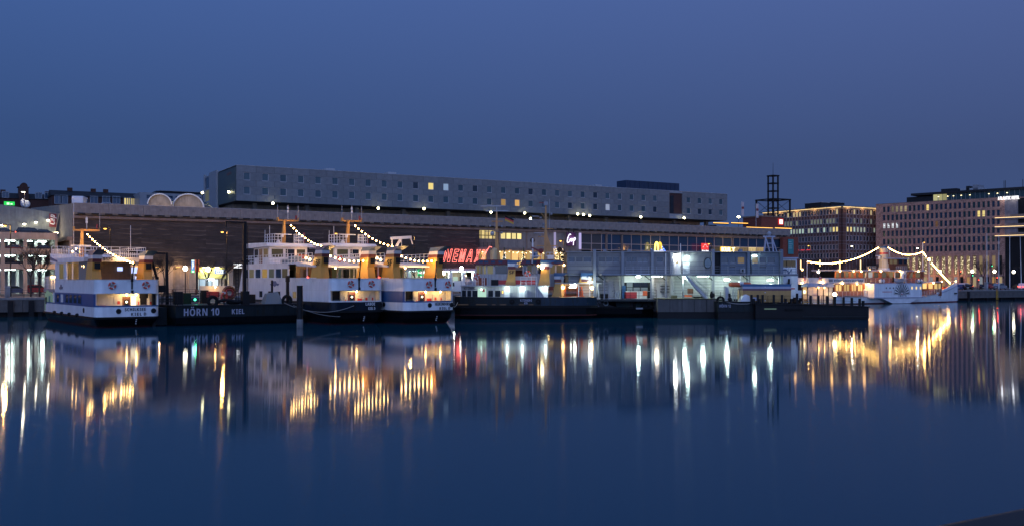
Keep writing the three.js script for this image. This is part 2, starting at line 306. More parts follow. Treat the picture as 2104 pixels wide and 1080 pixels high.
// ---------- long brick shopping centre with the car deck on top ----------
const MV = 195, mp = qp(MV), U0 = mp.a(148), U1 = mp.a(985), U2 = mp.a(1167), U3 = mp.a(1620), MT = 19.25;
const mall = qThing('shopping_mall', 'long dark stone shopping centre with pale parapet behind the ferries', 'shopping centre', U0, MV);
const mx = (px) => mp.a(px) - U0, my = (py, px) => mp.y(py, mp.a(px));
{
  const LW = U1 - U0, LT = U3 - U0;
  g().b(0, LW, 8.0, 16.55, -1.2, 0).mesh('stone_wall', M.stone, mall);
  for (let k = 0; k < 5; k++) g().b(k * LW / 5 + 0.02, (k + 1) * LW / 5 - 0.02, 7.72, 8.0, -1.2, 0.06).mesh('fascia', M.cornice, mall);
  for (let x = 0; x < LT - 1; x += 6.1) part('parapet_panel', boxGeo(6.06, 1.75, 0.35), M.parapet, mall, [x + 3.05, MT - 0.875, 0.75]);
  g().b(-0.1, LT + 0.1, MT, MT + 0.07, 0.5, 1.0).mesh('coping', M.lightgrey, mall);
  g().b(0, LT, 17.2, 17.5, -60, 0.6).mesh('car_deck', M.concrete, mall);
  g().b(0, LT, 16.55, 17.02, -1, 0.45).mesh('cornice', M.cornice, mall);
  for (let x = 0.8; x < LT - 1; x += 2.33) part('bracket', boxGeo(1.25, 0.22, 0.55), M.roofDark, mall, [x + 0.6, 17.36, 0.95]);
  g().b(0, 1, 2.7, 17.2, -60, -1.2).mesh('end_wall', M.beigeWall, mall);
  g().b(0, LT, 2.7, 17.2, -61, -60).mesh('rear_wall', M.beigeWall, mall);
  // ground floor: beige piers and bays, set back under the stone wall
  g().b(0, LW, 2.7, 8.0, -6.3, -6).mesh('shop_wall', M.beige, mall);
  g().b(0, LW, 7.8, 8.0, -6, -0.2).mesh('soffit', M.beige, mall);
  for (const px of [150, 205, 256, 300, 346, 388, 398, 470, 520, 560, 610]) g().b(mx(px), mx(px) + 0.9, 2.7, 7.8, -6, -0.4).mesh('pier', M.beige, mall);
  g().b(mx(300), mx(396), 2.7, 7.75, -1.6, -1.35).mesh('infill_wall', M.beige, mall);
  for (const px of [226, 280, 322, 366]) { const x = mx(px); g().b(x - 0.3, x + 0.3, 7.66, 7.79, -0.8, -0.4).mesh('soffit_lamp', L.sodium, mall); lamp(...worldOf(mall, [x, 7.5, 1.2]), [1, 0.62, 0.3], 22, 0.3); }  // lamps added under the soffit to light the beige wall
  // lit shop at the left
  const sx0 = mx(399), sx1 = mx(466);
  g().b(sx0, sx1, 5.55, 7.75, -1.0, -0.8).mesh('sign_band', std(0.36, 0.34, 0.13, 0.6), mall);
  g().b(sx0, sx1, 2.7, 2.85, -5.8, -0.8).mesh('shop_floor', M.whiteFlat, mall);
  for (let k = 0; k < 5; k++) g().b(sx0 + k * (sx1 - sx0) / 5 + 0.05, sx0 + (k + 1) * (sx1 - sx0) / 5 - 0.05, 3.3, 5.4, -1.9, -1.8).mesh('shop_window', k < 4 ? [L.winCool, glow(0.55, 0.8, 1, 0.55), glow(0.62, 0.86, 1, 0.75), glow(0.85, 0.95, 1, 1.0)][k] : M.beige, mall);
  for (let k = 0; k < 6; k++) g().b(sx0 + k * (sx1 - sx0) / 5 - 0.06, sx0 + k * (sx1 - sx0) / 5 + 0.06, 2.7, 5.5, -1.82, -1.7).mesh('window_bar', M.dark, mall);
  g().b(sx0, sx1, 2.7, 3.3, -1.95, -1.75).mesh('window_plinth', M.dark, mall);
  for (const px of [419, 447]) { const x = mx(px); g().cyl(x, 7.55, 7.75, -0.5, 0.28).mesh('ceiling_lamp', L.yellowGreen, mall); const w = worldOf(mall, [x, 7.2, -0.3]); lamp(...w, [1, 0.93, 0.45], 22, 0.2); }
  for (const px of [430, 439]) g().sph(mx(px), 5.35, -1.3, 0.3, 1.4, 0.8, 0.6).mesh('shop_lamp', glow(0.9, 0.96, 1, 6), mall);
  lamp(...worldOf(mall, [mx(430), 4.9, -0.4]), [0.8, 0.92, 1], 40, 0.4);
  // cinema bay: white canopy with lit ceiling, piers and dark openings
  const cx0 = mx(835), cx1 = mx(986);
  g().b(cx0, cx1, 7.15, 7.7, -5.9, 0.3).mesh('canopy', M.whiteFlat, mall);
  for (let x = cx0 + 0.6; x < cx1 - 1; x += 2.1) g().b(x, x + 1.5, 7.10, 7.15, -0.6, 0.15).mesh('canopy_light', L.coolSoft, mall);
  for (const px of [838, 866, 893, 923, 950, 972]) { g().b(mx(px), mx(px) + 0.8, 2.7, 7.15, -0.7, 0).mesh('pillar', M.whiteFlat, mall); }
  for (let px = 843; px < 980; px += 14) g().b(mx(px), mx(px) + 1.25, 3.2, 6.0, -5.96, -5.9).mesh('bay_window', px % 28 < 14 ? L.winGreen : M.glass, mall);
  for (const px of [852, 880, 908, 936, 962]) lamp(...worldOf(mall, [mx(px), 6.7, -0.4]), [0.9, 1, 0.85], 34, 0.3);
  // upper storey over the restaurants
  const B0 = LW, B1 = U2 - U0;
  g().b(B0, B1, 12.6, 16.55, -7, -6).mesh('upper_rear', M.beigeWall, mall);
  const wx0 = mx(1029), wx1 = mx(1073);
  wallGrid(g(), mx(1026), B1, 12.6, 16.55, -0.35, 0, [[my(491, 1050), my(479, 1050)]], [[wx0, wx1]]).mesh('render_wall', M.beigeWall, mall);
  for (let k = 0; k < 4; k++) { const x0 = wx0 + k * (wx1 - wx0) / 4 + 0.09, x1 = wx0 + (k + 1) * (wx1 - wx0) / 4 - 0.09; g().b(x0, x1, my(491, 1050), my(479, 1050), -0.32, -0.26).mesh('window', glow(1, 0.8, 0.32, 0.9 + 0.25 * (k % 2)), mall); g().b(x1, x1 + 0.18, my(491, 1050), my(479, 1050), -0.3, -0.05).mesh('window_bar', M.dark, mall); }
  const lx0 = B0, lx1 = mx(1024);
  for (let k = 0; k < 5; k++) { const x0 = lx0 + k * (lx1 - lx0) / 5 + 0.06, x1 = lx0 + (k + 1) * (lx1 - lx0) / 5 - 0.06; g().b(x0, x1, my(490, 1000), my(472, 1000), -1.2, -1.1).mesh('window', glow(1, 0.76, 0.3, [0.5, 0.8, 0.62, 0.9, 0.55][k]), mall); g().b(x1, x1 + 0.12, 12.6, 16.5, -1.1, -0.9).mesh('window_bar', M.cornice, mall); }
  g().b(lx0, lx1, my(484, 1000), my(482.6, 1000), -1.1, -0.95).mesh('transom', M.dark, mall);
  g().b(lx0, lx1, 12.6, my(490, 1000), -1.2, -0.9).mesh('window_plinth', M.cornice, mall);
  g().b(B0 - 0.5, B1, 12.0, 12.6, -6, 0.4).mesh('balcony_slab', M.cornice, mall);
  { const r = g(); railing(r, [[B0, 12.6, 0.2], [lx1, 12.6, 0.2]], 1.1, 3, 0.025, 1); r.mesh('balcony_rail', M.dark, mall); }
  // restaurant terrace with warm light behind glass
  for (let k = 0; k < 12; k++) { const x0 = B0 + k * (B1 - B0) / 12; g().b(x0 + 0.07, x0 + (B1 - B0) / 12 - 0.07, 8.3, 11.9, -3.05, -2.95).mesh('terrace_window', glow(1, 0.66, 0.24, [0.35, 0.5, 0.3, 0.75, 0.55, 0.85, 0.6, 0.4, 0.5, 0.35, 0.6, 0.45][k]), mall); g().b(x0 - 0.07, x0 + 0.07, 8.2, 12.0, -3, -2.8).mesh('window_bar', M.wood, mall); }
  g().b(B0, B1, 7.5, 8.2, -6, 0.3).mesh('terrace_slab', M.cornice, mall);
  g().b(B0, B1, 2.7, 7.5, -3, -2.6).mesh('terrace_wall', M.redBrick, mall);
  { const r = g(); railing(r, [[B0, 8.2, 0.2], [B1, 8.2, 0.2]], 1.0, 2, 0.025, 1.2); r.mesh('terrace_rail', M.dark, mall); }
  for (let k = 0; k < 26; k++) { const x = B0 + 0.6 + k * (B1 - B0 - 1) / 26; g().sph(x, 11.75 - 0.12 * (k % 3), -1.6 + (k % 4) * 0.3, 0.09, 1, 1, 1, 6).mesh('terrace_bulb', L.fairy, mall); }
  for (const px of [1010, 1050, 1090, 1130]) lamp(...worldOf(mall, [mx(px), 11.3, -0.6]), WARM, 34, 0.2);
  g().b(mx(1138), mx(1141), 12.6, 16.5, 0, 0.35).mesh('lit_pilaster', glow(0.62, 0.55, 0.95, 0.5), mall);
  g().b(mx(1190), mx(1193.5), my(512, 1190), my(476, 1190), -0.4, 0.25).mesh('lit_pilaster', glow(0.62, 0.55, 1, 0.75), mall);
  g().b(mx(1080.5), mx(1083.5), 12.6, 16.5, -0.3, 0.12).mesh('pilaster', M.cornice, mall);
  // glazed eastern part
  const GX0 = mx(1195), GX1 = mx(1614), rowsY = [[7.2, 9.9], [9.9, 11.9], [12.6, 14.1], [14.1, 16.5]];
  const mullM = std(0.42, 0.33, 0.28, 0.5), sp = 3.05, nC = Math.floor((GX1 - GX0) / sp);
  g().b(B1, LT, 2.7, 16.55, -9, -8.6).mesh('inner_wall', M.dark, mall);
  g().b(B1, GX0, 6, 16.55, -0.4, -0.1).mesh('render_wall', M.beigeWall, mall);
  const r0 = rng(11), pane = [0, 1, 2, 3].map((k) => g().box(0, 0, 0, sp - 0.12, rowsY[k][1] - rowsY[k][0] - 0.1, 0.06).geo());
  for (let i = 0; i < nC; i++) for (let k = 0; k < 4; k++) {
    const x = GX0 + (i + 0.5) * sp, lit = k === 2 && x > mx(1504) && x < mx(1572), warm = x < mx(1243) && k > 1;
    part('pane', pane[k], lit ? [L.winWarm, glow(1, 0.7, 0.32, 0.45), L.winDim][i % 3] : k < 2 ? M.glass : warm ? std(0.05, 0.05, 0.05, 0.15) : [M.glassBlue, M.glassBlue, std(0.03, 0.05, 0.08, 0.12)][Math.floor(r0() * 3)], mall, [x, (rowsY[k][0] + rowsY[k][1]) / 2, -0.3]);
  }
  for (let i = 0; i <= nC; i++) part('mullion', boxGeo(0.12, 9.4, 0.16), mullM, mall, [GX0 + i * sp, 11.85, -0.22]);
  for (const y of [7.2, 9.9, 11.95, 12.6, 14.1, 16.5]) g().b(GX0, GX1, y - 0.07, y + 0.07, -0.26, -0.08).mesh('transom', mullM, mall);
  for (let i = 0; i < nC; i += 1) part('vent_window', boxGeo(0.95, 1.35, 0.06), mullM, mall, [GX0 + (i + 0.5) * sp + 0.8, 13.35, -0.33]);
  for (const px of [1245, 1277, 1505]) g().b(mx(px), mx(px) + 0.4, 6, 16.55, -0.3, 0.2).mesh('column', M.cornice, mall);
  g().b(GX1, LT, 2.7, 16.55, -8, -0.1).mesh('end_pier', M.redBrick, mall);
  g().b(mx(1180), GX1, 6.2, 7.15, -0.1, 0.4).mesh('shop_band', std(0.02, 0.03, 0.06, 0.4), mall);
  for (let px = 1191, k = 0; px < 1300; px += 9.3, k++) g().b(mx(px), mx(px) + 0.35, 6.35, 6.9, 0.4, 0.45).mesh('sign_lamp', [glow(1, 0.75, 0.4, 1.6), glow(0.9, 0.85, 0.75, 0.8)][k % 2], mall);
  { const r = g(); railing(r, [[mx(1506), 12.6, 0.05], [GX1, 12.6, 0.05]], 1.1, 5, 0.022, 0.6); r.mesh('gallery_rail', M.dark, mall); }
}
// deck behind the parapet: storey under the hotel
const HV = 256, hp = qp(HV), hx0 = hp.a(485), hx1 = hp.a(1495);
const hotel = qThing('slab_hotel', 'long grey two storey hotel block standing on the car deck', 'hotel', hx0, HV);
{
  const W = hx1 - hx0, D = 30, y0 = 25.9, y1 = 35.2, bay = 4.87, first = hp.a(507) - hx0;
  const ww = 1.75, r1 = [27.7, 29.75], r2 = [31.4, 33.45];
  g().b(0, W, y0, y1, -D, -0.45).mesh('core_wall', M.dark, hotel);
  g().b(-0.05, W + 0.05, y1, y1 + 0.12, -D, 0.06).mesh('roof_edge', M.lightgrey, hotel);
  const rec0 = hp.a(1376) - hx0, rec1 = hp.a(1402.5) - hx0, cols = [];
  for (let k = 0; k < 35; k++) { const x = first + k * bay; if (x + 1 > rec0 - 0.4 && x - 1 < rec1 + 0.4) continue; cols.push(x); }
  // facade panels: bands at three levels, piers beside the windows
  const edges = []; // x limits of the wall either side of the recess
  edges.push([0, rec0], [rec1, W]);
  const bands = [[y0, r1[0]], [r1[1], r2[0]], [r2[1], y1]], rr = rng(5);
  const tones = [0, 1, 2].map((k) => std(0.20 + k * 0.014, 0.20 + k * 0.014, 0.20 + k * 0.014, 0.55, { map: T.grime }));
  for (const [a, b] of edges) {
    const cc = cols.filter((x) => x > a && x < b);
    for (const [p, q] of bands) for (let i = 0; i < cc.length; i++) {
      const xa = i ? (cc[i - 1] + cc[i]) / 2 : a, xb = i + 1 < cc.length ? (cc[i] + cc[i + 1]) / 2 : b;
      part('facade_panel', boxGeo(xb - xa - 0.04, q - p - 0.04, 0.4), tones[Math.floor(rr() * 3)], hotel, [(xa + xb) / 2, (p + q) / 2, -0.22]);
    }
    for (const [p, q] of [r1, r2]) for (let i = 0; i <= cc.length; i++) {
      const xa = i ? cc[i - 1] + ww / 2 : a, xb = i < cc.length ? cc[i] - ww / 2 : b;
      part('facade_panel', boxGeo(xb - xa - 0.02, q - p - 0.02, 0.4), tones[Math.floor(rr() * 3)], hotel, [(xa + xb) / 2, (p + q) / 2, -0.22]);
    }
  }
  const lit = { '11,1': L.winYellow, '12,1': glow(0.45, 0.65, 1, 0.5), '16,0': glow(1, 0.6, 0.18, 0.35), '17,0': L.winAmber, '24,0': glow(0.6, 0.7, 1, 0.45), '33,0': L.winDim };
  const win = boxGeo(ww - 0.16, 1.9, 0.06), blind = [std(0.035, 0.07, 0.085, 0.3), std(0.045, 0.085, 0.10, 0.35), std(0.06, 0.10, 0.115, 0.45), std(0.02, 0.035, 0.05, 0.1)];
  const frame = wallGrid(g(), -ww / 2, ww / 2, -1.02, 1.02, -0.1, 0.04, [[-0.93, 0.93]], [[-ww / 2 + 0.09, ww / 2 - 0.09]]).geo();
  cols.forEach((x, i) => [r1, r2].forEach((r, k) => {
    const w = part('window', win, lit[i + ',' + k] ?? blind[Math.floor(rr() * 4)], hotel, [x, (r[0] + r[1]) / 2, -0.3]);
    part('frame', frame, M.winFrame, w, [0, 0, 0.06]);
  }));
  g().b(rec0, rec1, y0 + 1.6, y1 - 0.7, -0.42, -0.35).mesh('recess_panel', std(0.045, 0.014, 0.012, 0.6), hotel);
  g().b(rec0 - 0.0, rec1, y1 - 0.7, y1, -0.42, 0).mesh('recess_head', M.panel, hotel); g().b(rec0, rec1, y0, y0 + 1.6, -0.42, 0).mesh('recess_sill', M.panel, hotel);
  g().b(rec0 + 0.5, rec0 + 2, y0 + 1.8, y1 - 1.6, -0.34, -0.25).mesh('recess_window', M.glass, hotel);
  // west end: recessed green panel, pale fin, glazed stair
  const eb = (v0, v1, ya, yb, x0, x1, n, m) => g().b(x0, x1, ya, yb, HV - v1, HV - v0).mesh(n, m, hotel);
  eb(256.45, 275, y0, y1 - 0.4, -0.2, 0, 'end_panel', M.panelDark);
  eb(275, 283.5, 21, y1 + 0.5, -0.6, 0, 'end_fin', M.panel);
  for (let k = 0; k < 4; k++) eb(283.5, 289.4, 20.5 + k * 3.7, 24 + k * 3.7, -0.3, -0.2, 'stair_window', k === 1 || k === 2 ? glow(0.8, 0.85, 0.6, 0.10) : M.glassBlue);
  for (let k = 0; k < 5; k++) eb(283.5, 289.4, 20 + k * 3.7 - 0.1, 20.3 + k * 3.7, -0.36, 0, 'stair_band', M.grey);
  eb(289.4, 290.2, 20, y1 + 0.5, -0.6, 0, 'end_fin', M.panel);
  // storey under the slab
  g().b(2, W - 2, 17.5, y0, -26, -12).mesh('deck_wall', M.beige, hotel);
  for (let x = 6; x < W; x += 14.6) g().b(x, x + 1.1, 17.5, y0, -7, -5.8).mesh('deck_column', M.beigeWall, hotel);
  for (const px of [507, 640, 691, 922, 1000]) { const x = hp.a(px) - hx0; g().b(x, x + 3.2, 20.2, 23, -11.9, -11.8).mesh('deck_gate', M.dark, hotel); }
  for (const px of [621, 722, 826, 915, 1106]) { const x = hp.a(px) - hx0; g().b(x - 1.4, x + 1.4, 19.2, 22.4, 8, 11).mesh('plant_box', M.lightgrey, hotel); }
  for (let px = 1148; px < 1200; px += 13) { const x = hp.a(px) - hx0; g().b(x, x + 1.7, 19, 24, -11.9, -11.8).mesh('lobby_window', glow(0.9, 0.85, 0.4, 0.22), hotel); }
  // lamps
  const lm = [[560, 418], [777, 428], [871, 429], [1009, 436], [1078, 438], [1090, 449], [1187, 440], [1199, 441], [1212, 443], [1317, 446], [1406, 448]];
  for (const [px, py] of lm) {
    const pl = qp(HV - 1.2), a = pl.a(px), y = pl.y(py, a);
    const h = qThing('deck_lamp', 'yellow green floodlight under the hotel slab, ' + ['first from its western end', 'second from its western end', 'third from its western end', 'beside the mast of the red roofed tug', 'above the flag of the red roofed tug', 'low beside the lit lobby', 'left of three near the lobby', 'middle of three near the lobby', 'right of three near the lobby', 'below the blue roof box', 'nearest the eastern end'][lm.findIndex((q) => q[0] === px)], 'lamp', a, HV - 1.2, y);
    g().sph(0, 0, 0, 0.34, 1, 0.9, 1).mesh('lens', L.yellowGreen, h); g().b(-0.2, 0.2, -0.1, 0.3, -0.6, -0.3).mesh('bracket', M.dark, h); g().bar([0, 0.2, -0.45], [0, 26 - y, -0.45], 0.08).mesh('stem', M.dark, h);
    lamp(...qAt(a, HV - 1.2, y), [1, 0.92, 0.5], 75, 0.3);
  }
  const bx0 = hp.a(1290) - hx0, bx1 = hp.a(1400) - hx0;
  g().b(bx0, bx1, y1, 38.0, -6, -1).mesh('roof_box', M.roofBlue, hotel);
  for (let k = 1; k < 12; k++) g().b(bx0 + k * (bx1 - bx0) / 12 - 0.06, bx0 + k * (bx1 - bx0) / 12 + 0.06, y1, 37.9, -1, -0.9).mesh('roof_box_rib', M.roofBlue, hotel);
  for (const px of [689, 817, 1245]) { const x = hp.a(px) - hx0; g().b(x - 1.3, x + 1.3, y1, y1 + 1.1, -7, -4).mesh('roof_unit', M.lightgrey, hotel); }
  text(hotel, 'sign_letter', 'HOTEL', std(0.12, 0.05, 0.05, 0.5), -0.22, 33.2, -9, 5, 0.7, { ry: -Math.PI / 2 });
  { const pl = qp(HV + 3), a = pl.a(474); const h = qThing('stair_lamp', 'floodlight on the dark western end of the hotel', 'lamp', hx0 - 0.5, HV + 6, 28.6); g().sph(0, 0, 0, 0.3).mesh('lens', L.yellowGreen, h); g().b(-0.1, 0.3, 0.2, 0.5, -0.2, 0.2).mesh('hood', M.dark, h); lamp(...qAt(hx0 - 0.5, HV + 6, 28.6), [1, 0.92, 0.5], 40, 0.3); }
  { const h = qThing('corner_lamp', 'floodlight at the corner between the vaults and the hotel', 'lamp', qp(262).a(415), 262, qp(262).y(396, qp(262).a(415))); g().sph(0, 0, 0, 0.3).mesh('lens', L.yellowGreen, h); g().rod([0, 0, 0], [0, -9, 0], 0.08).mesh('pole', M.dark, h); lamp(...h.position.toArray(), [1, 0.92, 0.5], 60, 0.3); }
}
// two barrel vaults on the roof
[[302, 352, 'smaller left one'], [353.5, 418, 'larger right one beside the hotel']].forEach(([a, b, which]) => {
  const v = 226, pl = qp(v), x0 = pl.a(a), x1 = pl.a(b), R = (x1 - x0) / 2, top = pl.y(398, pl.a((a + b) / 2)), ys = top - R * 0.92, arc = (r, n = 18) => Array.from({ length: n + 1 }, (_, i) => [-r * Math.cos((i / n) * Math.PI), r * 0.92 * Math.sin((i / n) * Math.PI)]);
  const t = qThing('roof_vault', 'barrel vault of pale metal on the mall roof, ' + which, 'roof vault', (x0 + x1) / 2, v, ys, 'barrel vaults on the mall roof', rad(-19));
  g().ext([...arc(R * 0.94), [R * 0.94, -3], [-R * 0.94, -3]], 0.3, new THREE.Matrix4().setPosition(0, 0, -0.8)).mesh('end_wall', M.beige, t);
  for (let i = 0; i < 12; i++) { const p = arc(R, 12), q = arc(R * 0.94, 12); g().ext([p[i], p[i + 1], q[i + 1], q[i]], 24, new THREE.Matrix4().setPosition(0, 0, -24)).mesh('roof_sheet', i % 2 ? M.zinc : std(0.2, 0.24, 0.27, 0.4, { metalness: 0.5, map: T.grime }), t); }
  { const p = arc(R * 1.02), q = arc(R * 0.93); const s = g(); s.ext([...p, ...q.reverse()], 0.15); s.mesh('verge', M.whiteFlat, t); }
  { const w = worldOf(t, [0, -1, 4]); lamp(...w, [1, 0.7, 0.4], 26, 0.3); }
});
// wedge wall and car park at the western end
{
  const z0 = mp.z(U0), A = [mp.at(U0)[0], z0], B = [-0.495 * 216, 216], ang = Math.atan2(B[1] - A[1], B[0] - A[0]), L2 = Math.hypot(B[0] - A[0], B[1] - A[1]);
  const t = thing('flared_wall', 'flared pale wall leaning at the western corner of the shopping centre', 'wall', [A[0], 0, -A[1]], ang);
  g().ext([[0.02, 2.7], [0.02, 19.25], [L2, 21.1], [L2, 2.7]], 0.5, new THREE.Matrix4()).mesh('wall_sheet', M.beigeWall, t);
  g().b(0, L2, 12.4, 13.1, -0.9, 0).mesh('ledge', M.cornice, t);
  g().b(0, 6, 2.7, 12.4, -0.5, 0).mesh('lower_wall', M.beige, t);
  lamp(...qAt(U0 - 2.5, MV - 6, 8.5), WARM, 55, 0.3);
}
const gp = qp(193), GX = (px) => gp.a(px);
const garage = qThing('parking_garage', 'open three storey parking garage with lit decks behind the bare trees', 'parking garage', gp.a(-60), 193);
{
  const o = gp.a(-60), x = (px) => gp.a(px) - o, xe = x(112), y = (py) => gp.y(py, gp.a(60));
  for (const [a, b, n] of [[478, 492, 'deck_parapet'], [511, 523, 'deck_parapet'], [541.5, 552, 'deck_parapet']]) g().b(0, x(115), y(b), y(a), -0.35, 0).mesh(n, M.beige, garage);
  for (const yy of [y(486), y(519), y(549)]) g().b(0, xe, yy - 0.35, yy, -22, -0.35).mesh('deck_slab', M.concrete, garage);
  for (const px of [-50, -25, 4, 50.5]) g().b(x(px) - 0.3, x(px) + 0.35, GY, y(490), -0.55, 0.06).mesh('column', M.beige, garage);
  for (const px of [-20, 9, 24, 41, 80, 96]) g().b(x(px) - 0.25, x(px) + 0.25, GY, y(492), -8.4, -7.9).mesh('inner_column', M.whiteFlat, garage);
  g().b(0, xe, GY, y(480), -22.5, -22).mesh('rear_wall', M.lightgrey, garage);
  g().b(xe, xe + 0.4, GY, y(480), -22, 0).mesh('side_wall', M.beigeWall, garage);
  const lev = [y(492), y(523), y(552)];
  lev.forEach((yy, k) => { for (const px of [-40, 8, 24, 60, 92]) { const p = [x(px), yy - 0.18, -4.5 - (px % 3)]; g().b(p[0] - 0.7, p[0] + 0.7, p[1], p[1] + 0.12, p[2] - 0.12, p[2] + 0.12).mesh('tube_light', L.cool, garage); lamp(...worldOf(garage, [p[0], p[1] - 0.15, p[2]]), COOL, 7, 0.3); } });
  g().b(x(55), x(92), y(571), y(569.5), 4, 4.2).mesh('kerb_rail', M.orangeRail ?? M.beige, garage);
  // big white upper wall with slanting edge
  const up = qp(207), o2 = up.a(-60), X = (px) => up.a(px) - o2, Y = (py, px) => up.y(py, up.a(px));
  const t = qThing('upper_wall', 'big white slanting wall above the garage roof with floodlights', 'wall', o2, 207);
  g().ext([[X(-60), Y(485, -60)], [X(104), Y(502, 104)], [X(119.5), Y(438.5, 119.5)], [X(0), Y(420, 0)], [X(-60), Y(411, -60)]], 0.6, new THREE.Matrix4().setPosition(0, 0, -0.6)).mesh('wall_sheet', M.whiteWall, t);
  g().ext([[X(104), Y(502, 104)], [X(106), Y(502, 106)], [X(122), Y(438, 122)], [X(119.5), Y(438.5, 119.5)]], 0.9, new THREE.Matrix4().setPosition(0, 0, -0.7)).mesh('edge_trim', M.beige, t);
  const s = qThing('banner_sign', 'narrow red banner with white script on the white garage wall', 'sign', up.a(107), 206.8, 0);
  g().b(-0.62, 0.62, Y(467, 107), Y(439.5, 107), 0, 0.12).mesh('panel', M.darkred, s);
  const cp = text(s, 'script', 'Cap', M.whiteFlat, 0.35, Y(463, 107), 0.14, 1.9, 0.95, { font: 'serif_bold', slant: 0.3 }); cp.rotation.z = Math.PI / 2;
  for (const [px, py] of [[3, 463], [48.5, 461], [72, 457.5], [96.5, 453]]) {
    const f = qThing('wall_floodlight', 'small floodlight shining down the white garage wall, ' + { 3: 'at the frame edge', 48.5: 'above the dark moving car', 72: 'middle of the row', 96.5: 'nearest the red banner' }[px], 'lamp', up.a(px), 206.4, Y(py, px));
    g().sph(0, 0, 0, 0.2, 1.2, 0.8, 0.8).mesh('lens', L.globe, f); g().b(-0.2, 0.2, 0.1, 0.2, -0.4, 0.1).mesh('hood', M.dark, f); lamp(...qAt(up.a(px), 206.0, Y(py, px) - 0.1), GLB, 3.5, 0.15);
  }
  const e = qThing('exit_light', 'glowing warm light strip at the foot of the slanting wall', 'lamp', up.a(105), 205.5, Y(481, 105)); g().b(-1, 1, 0, 0.3, -0.1, 0.1).mesh('lens', glow(1, 0.85, 0.5, 10), e); lamp(...qAt(up.a(105), 205.0, Y(480, 105)), GLB, 5, 0.2);
}
// old brick houses behind, far left
function oldHouse(label, v, px0, px1, pyE, pyR, deep, mat, dormers, tower) {
  const pl = qp(v), u0 = pl.a(px0), u1 = pl.a(px1), ye = pl.y(pyE, (u0 + u1) / 2), yr = pl.y(pyR, (u0 + u1) / 2), t = qThing('brick_tenement', label, 'house', u0, v), W = u1 - u0;
  g().b(0, W, 2, ye, -deep, 0).mesh('wall', mat, t);
  const r = g().side([[0.5, ye], [-deep / 2, yr], [-deep - 0.5, ye]], -0.3, W + 0.3).mesh('roof', M.roofDark, t);
  for (const px of dormers.chimneys ?? []) { const x = pl.a(px) - u0; g().b(x - 0.7, x + 0.7, ye, yr + 0.9, -deep / 2 - 0.6, -deep / 2 + 0.6).mesh('chimney', M.oldBrick, r); }
  for (const [px, py, w, h, m] of dormers.windows ?? []) { const x = pl.a(px) - u0, y = pl.y(py, pl.a(px)); const wn = g().b(x - w / 2, x + w / 2, y - h / 2, y + h / 2, 0.02, 0.14).mesh('window', m ?? M.glassBlue, t); wallGrid(g(), x - w / 2 - 0.18, x + w / 2 + 0.18, y - h / 2 - 0.18, y + h / 2 + 0.18, 0.02, 0.24, [[y - h / 2, y + h / 2]], [[x - w / 2, x - 0.05], [x + 0.05, x + w / 2]]).mesh('frame', M.grey, wn); }
  return [t, pl, u0];
}
{
  const [t, pl, u0] = oldHouse('long dark brick house with round gabled tower at far left', 330, -40, 104, 408, 394, 12, M.oldBrick, { chimneys: [7, 100], windows: [[10, 400, 1.6, 1.6], [78, 402, 1.6, 1.6], [97, 402, 1.6, 1.6]] });
  const x0 = pl.a(38) - u0, x1 = pl.a(57.5) - u0, y = pl.y(384, pl.a(48)), R = (x1 - x0) / 2;
  g().ext([[x0, 2], [x1, 2], [x1, y], [x1 + 0.4, y], ...Array.from({ length: 11 }, (_, i) => [(x0 + x1) / 2 + R * 0.82 * Math.cos((i / 10) * Math.PI), y + R * 0.95 * Math.sin((i / 10) * Math.PI)]), [x0 - 0.4, y], [x0, y]], 6, new THREE.Matrix4().setPosition(0, 0, -5.5)).mesh('gable_tower', M.oldBrick, t);
}
oldHouse('dark gabled brick house with two white windows left of the vaults', 318, 106, 284, 405, 391, 12, M.oldBrick, { chimneys: [147, 196, 222], windows: [[119, 410, 1.9, 2.3], [130, 410, 1.9, 2.3], [192, 411, 1.9, 2], [217, 411, 1.9, 2], [238, 411, 1.9, 2], [258, 415.5, 1.0, 2.6, L.winYellow], [263, 415.5, 1.0, 2.6, glow(1, 0.8, 0.3, 0.7)], [270, 416, 1.0, 2.4, glow(1, 0.8, 0.3, 0.6)], [276, 416, 1.4, 2.4, glow(1, 0.78, 0.3, 0.4)]] });
{
  const pl = qp(310), u0 = pl.a(286), u1 = pl.a(424), t = qThing('office_block', 'low grey office block behind the roof vaults', 'building', u0, 310), W = u1 - u0, y = (py) => pl.y(py, (u0 + u1) / 2);
  wallGrid(g(), 0, W, 2, y(398), -14, 0, [[y(410), y(403)]], Array.from({ length: 7 }, (_, i) => [2 + i * W / 7, 2 + i * W / 7 + 2])).mesh('wall', M.grey, t);
  g().b(0.5, W - 0.5, y(411), y(402), -14.5, -0.3).mesh('window', M.glassBlue, t); g().b(W * 0.25, W, y(398), y(393), -12, -1).mesh('roof_storey', M.roofDark, t); g().b(W * 0.3, W + 0.5, y(393), y(392), -12.5, -0.4).mesh('roof', M.grey, t);
}
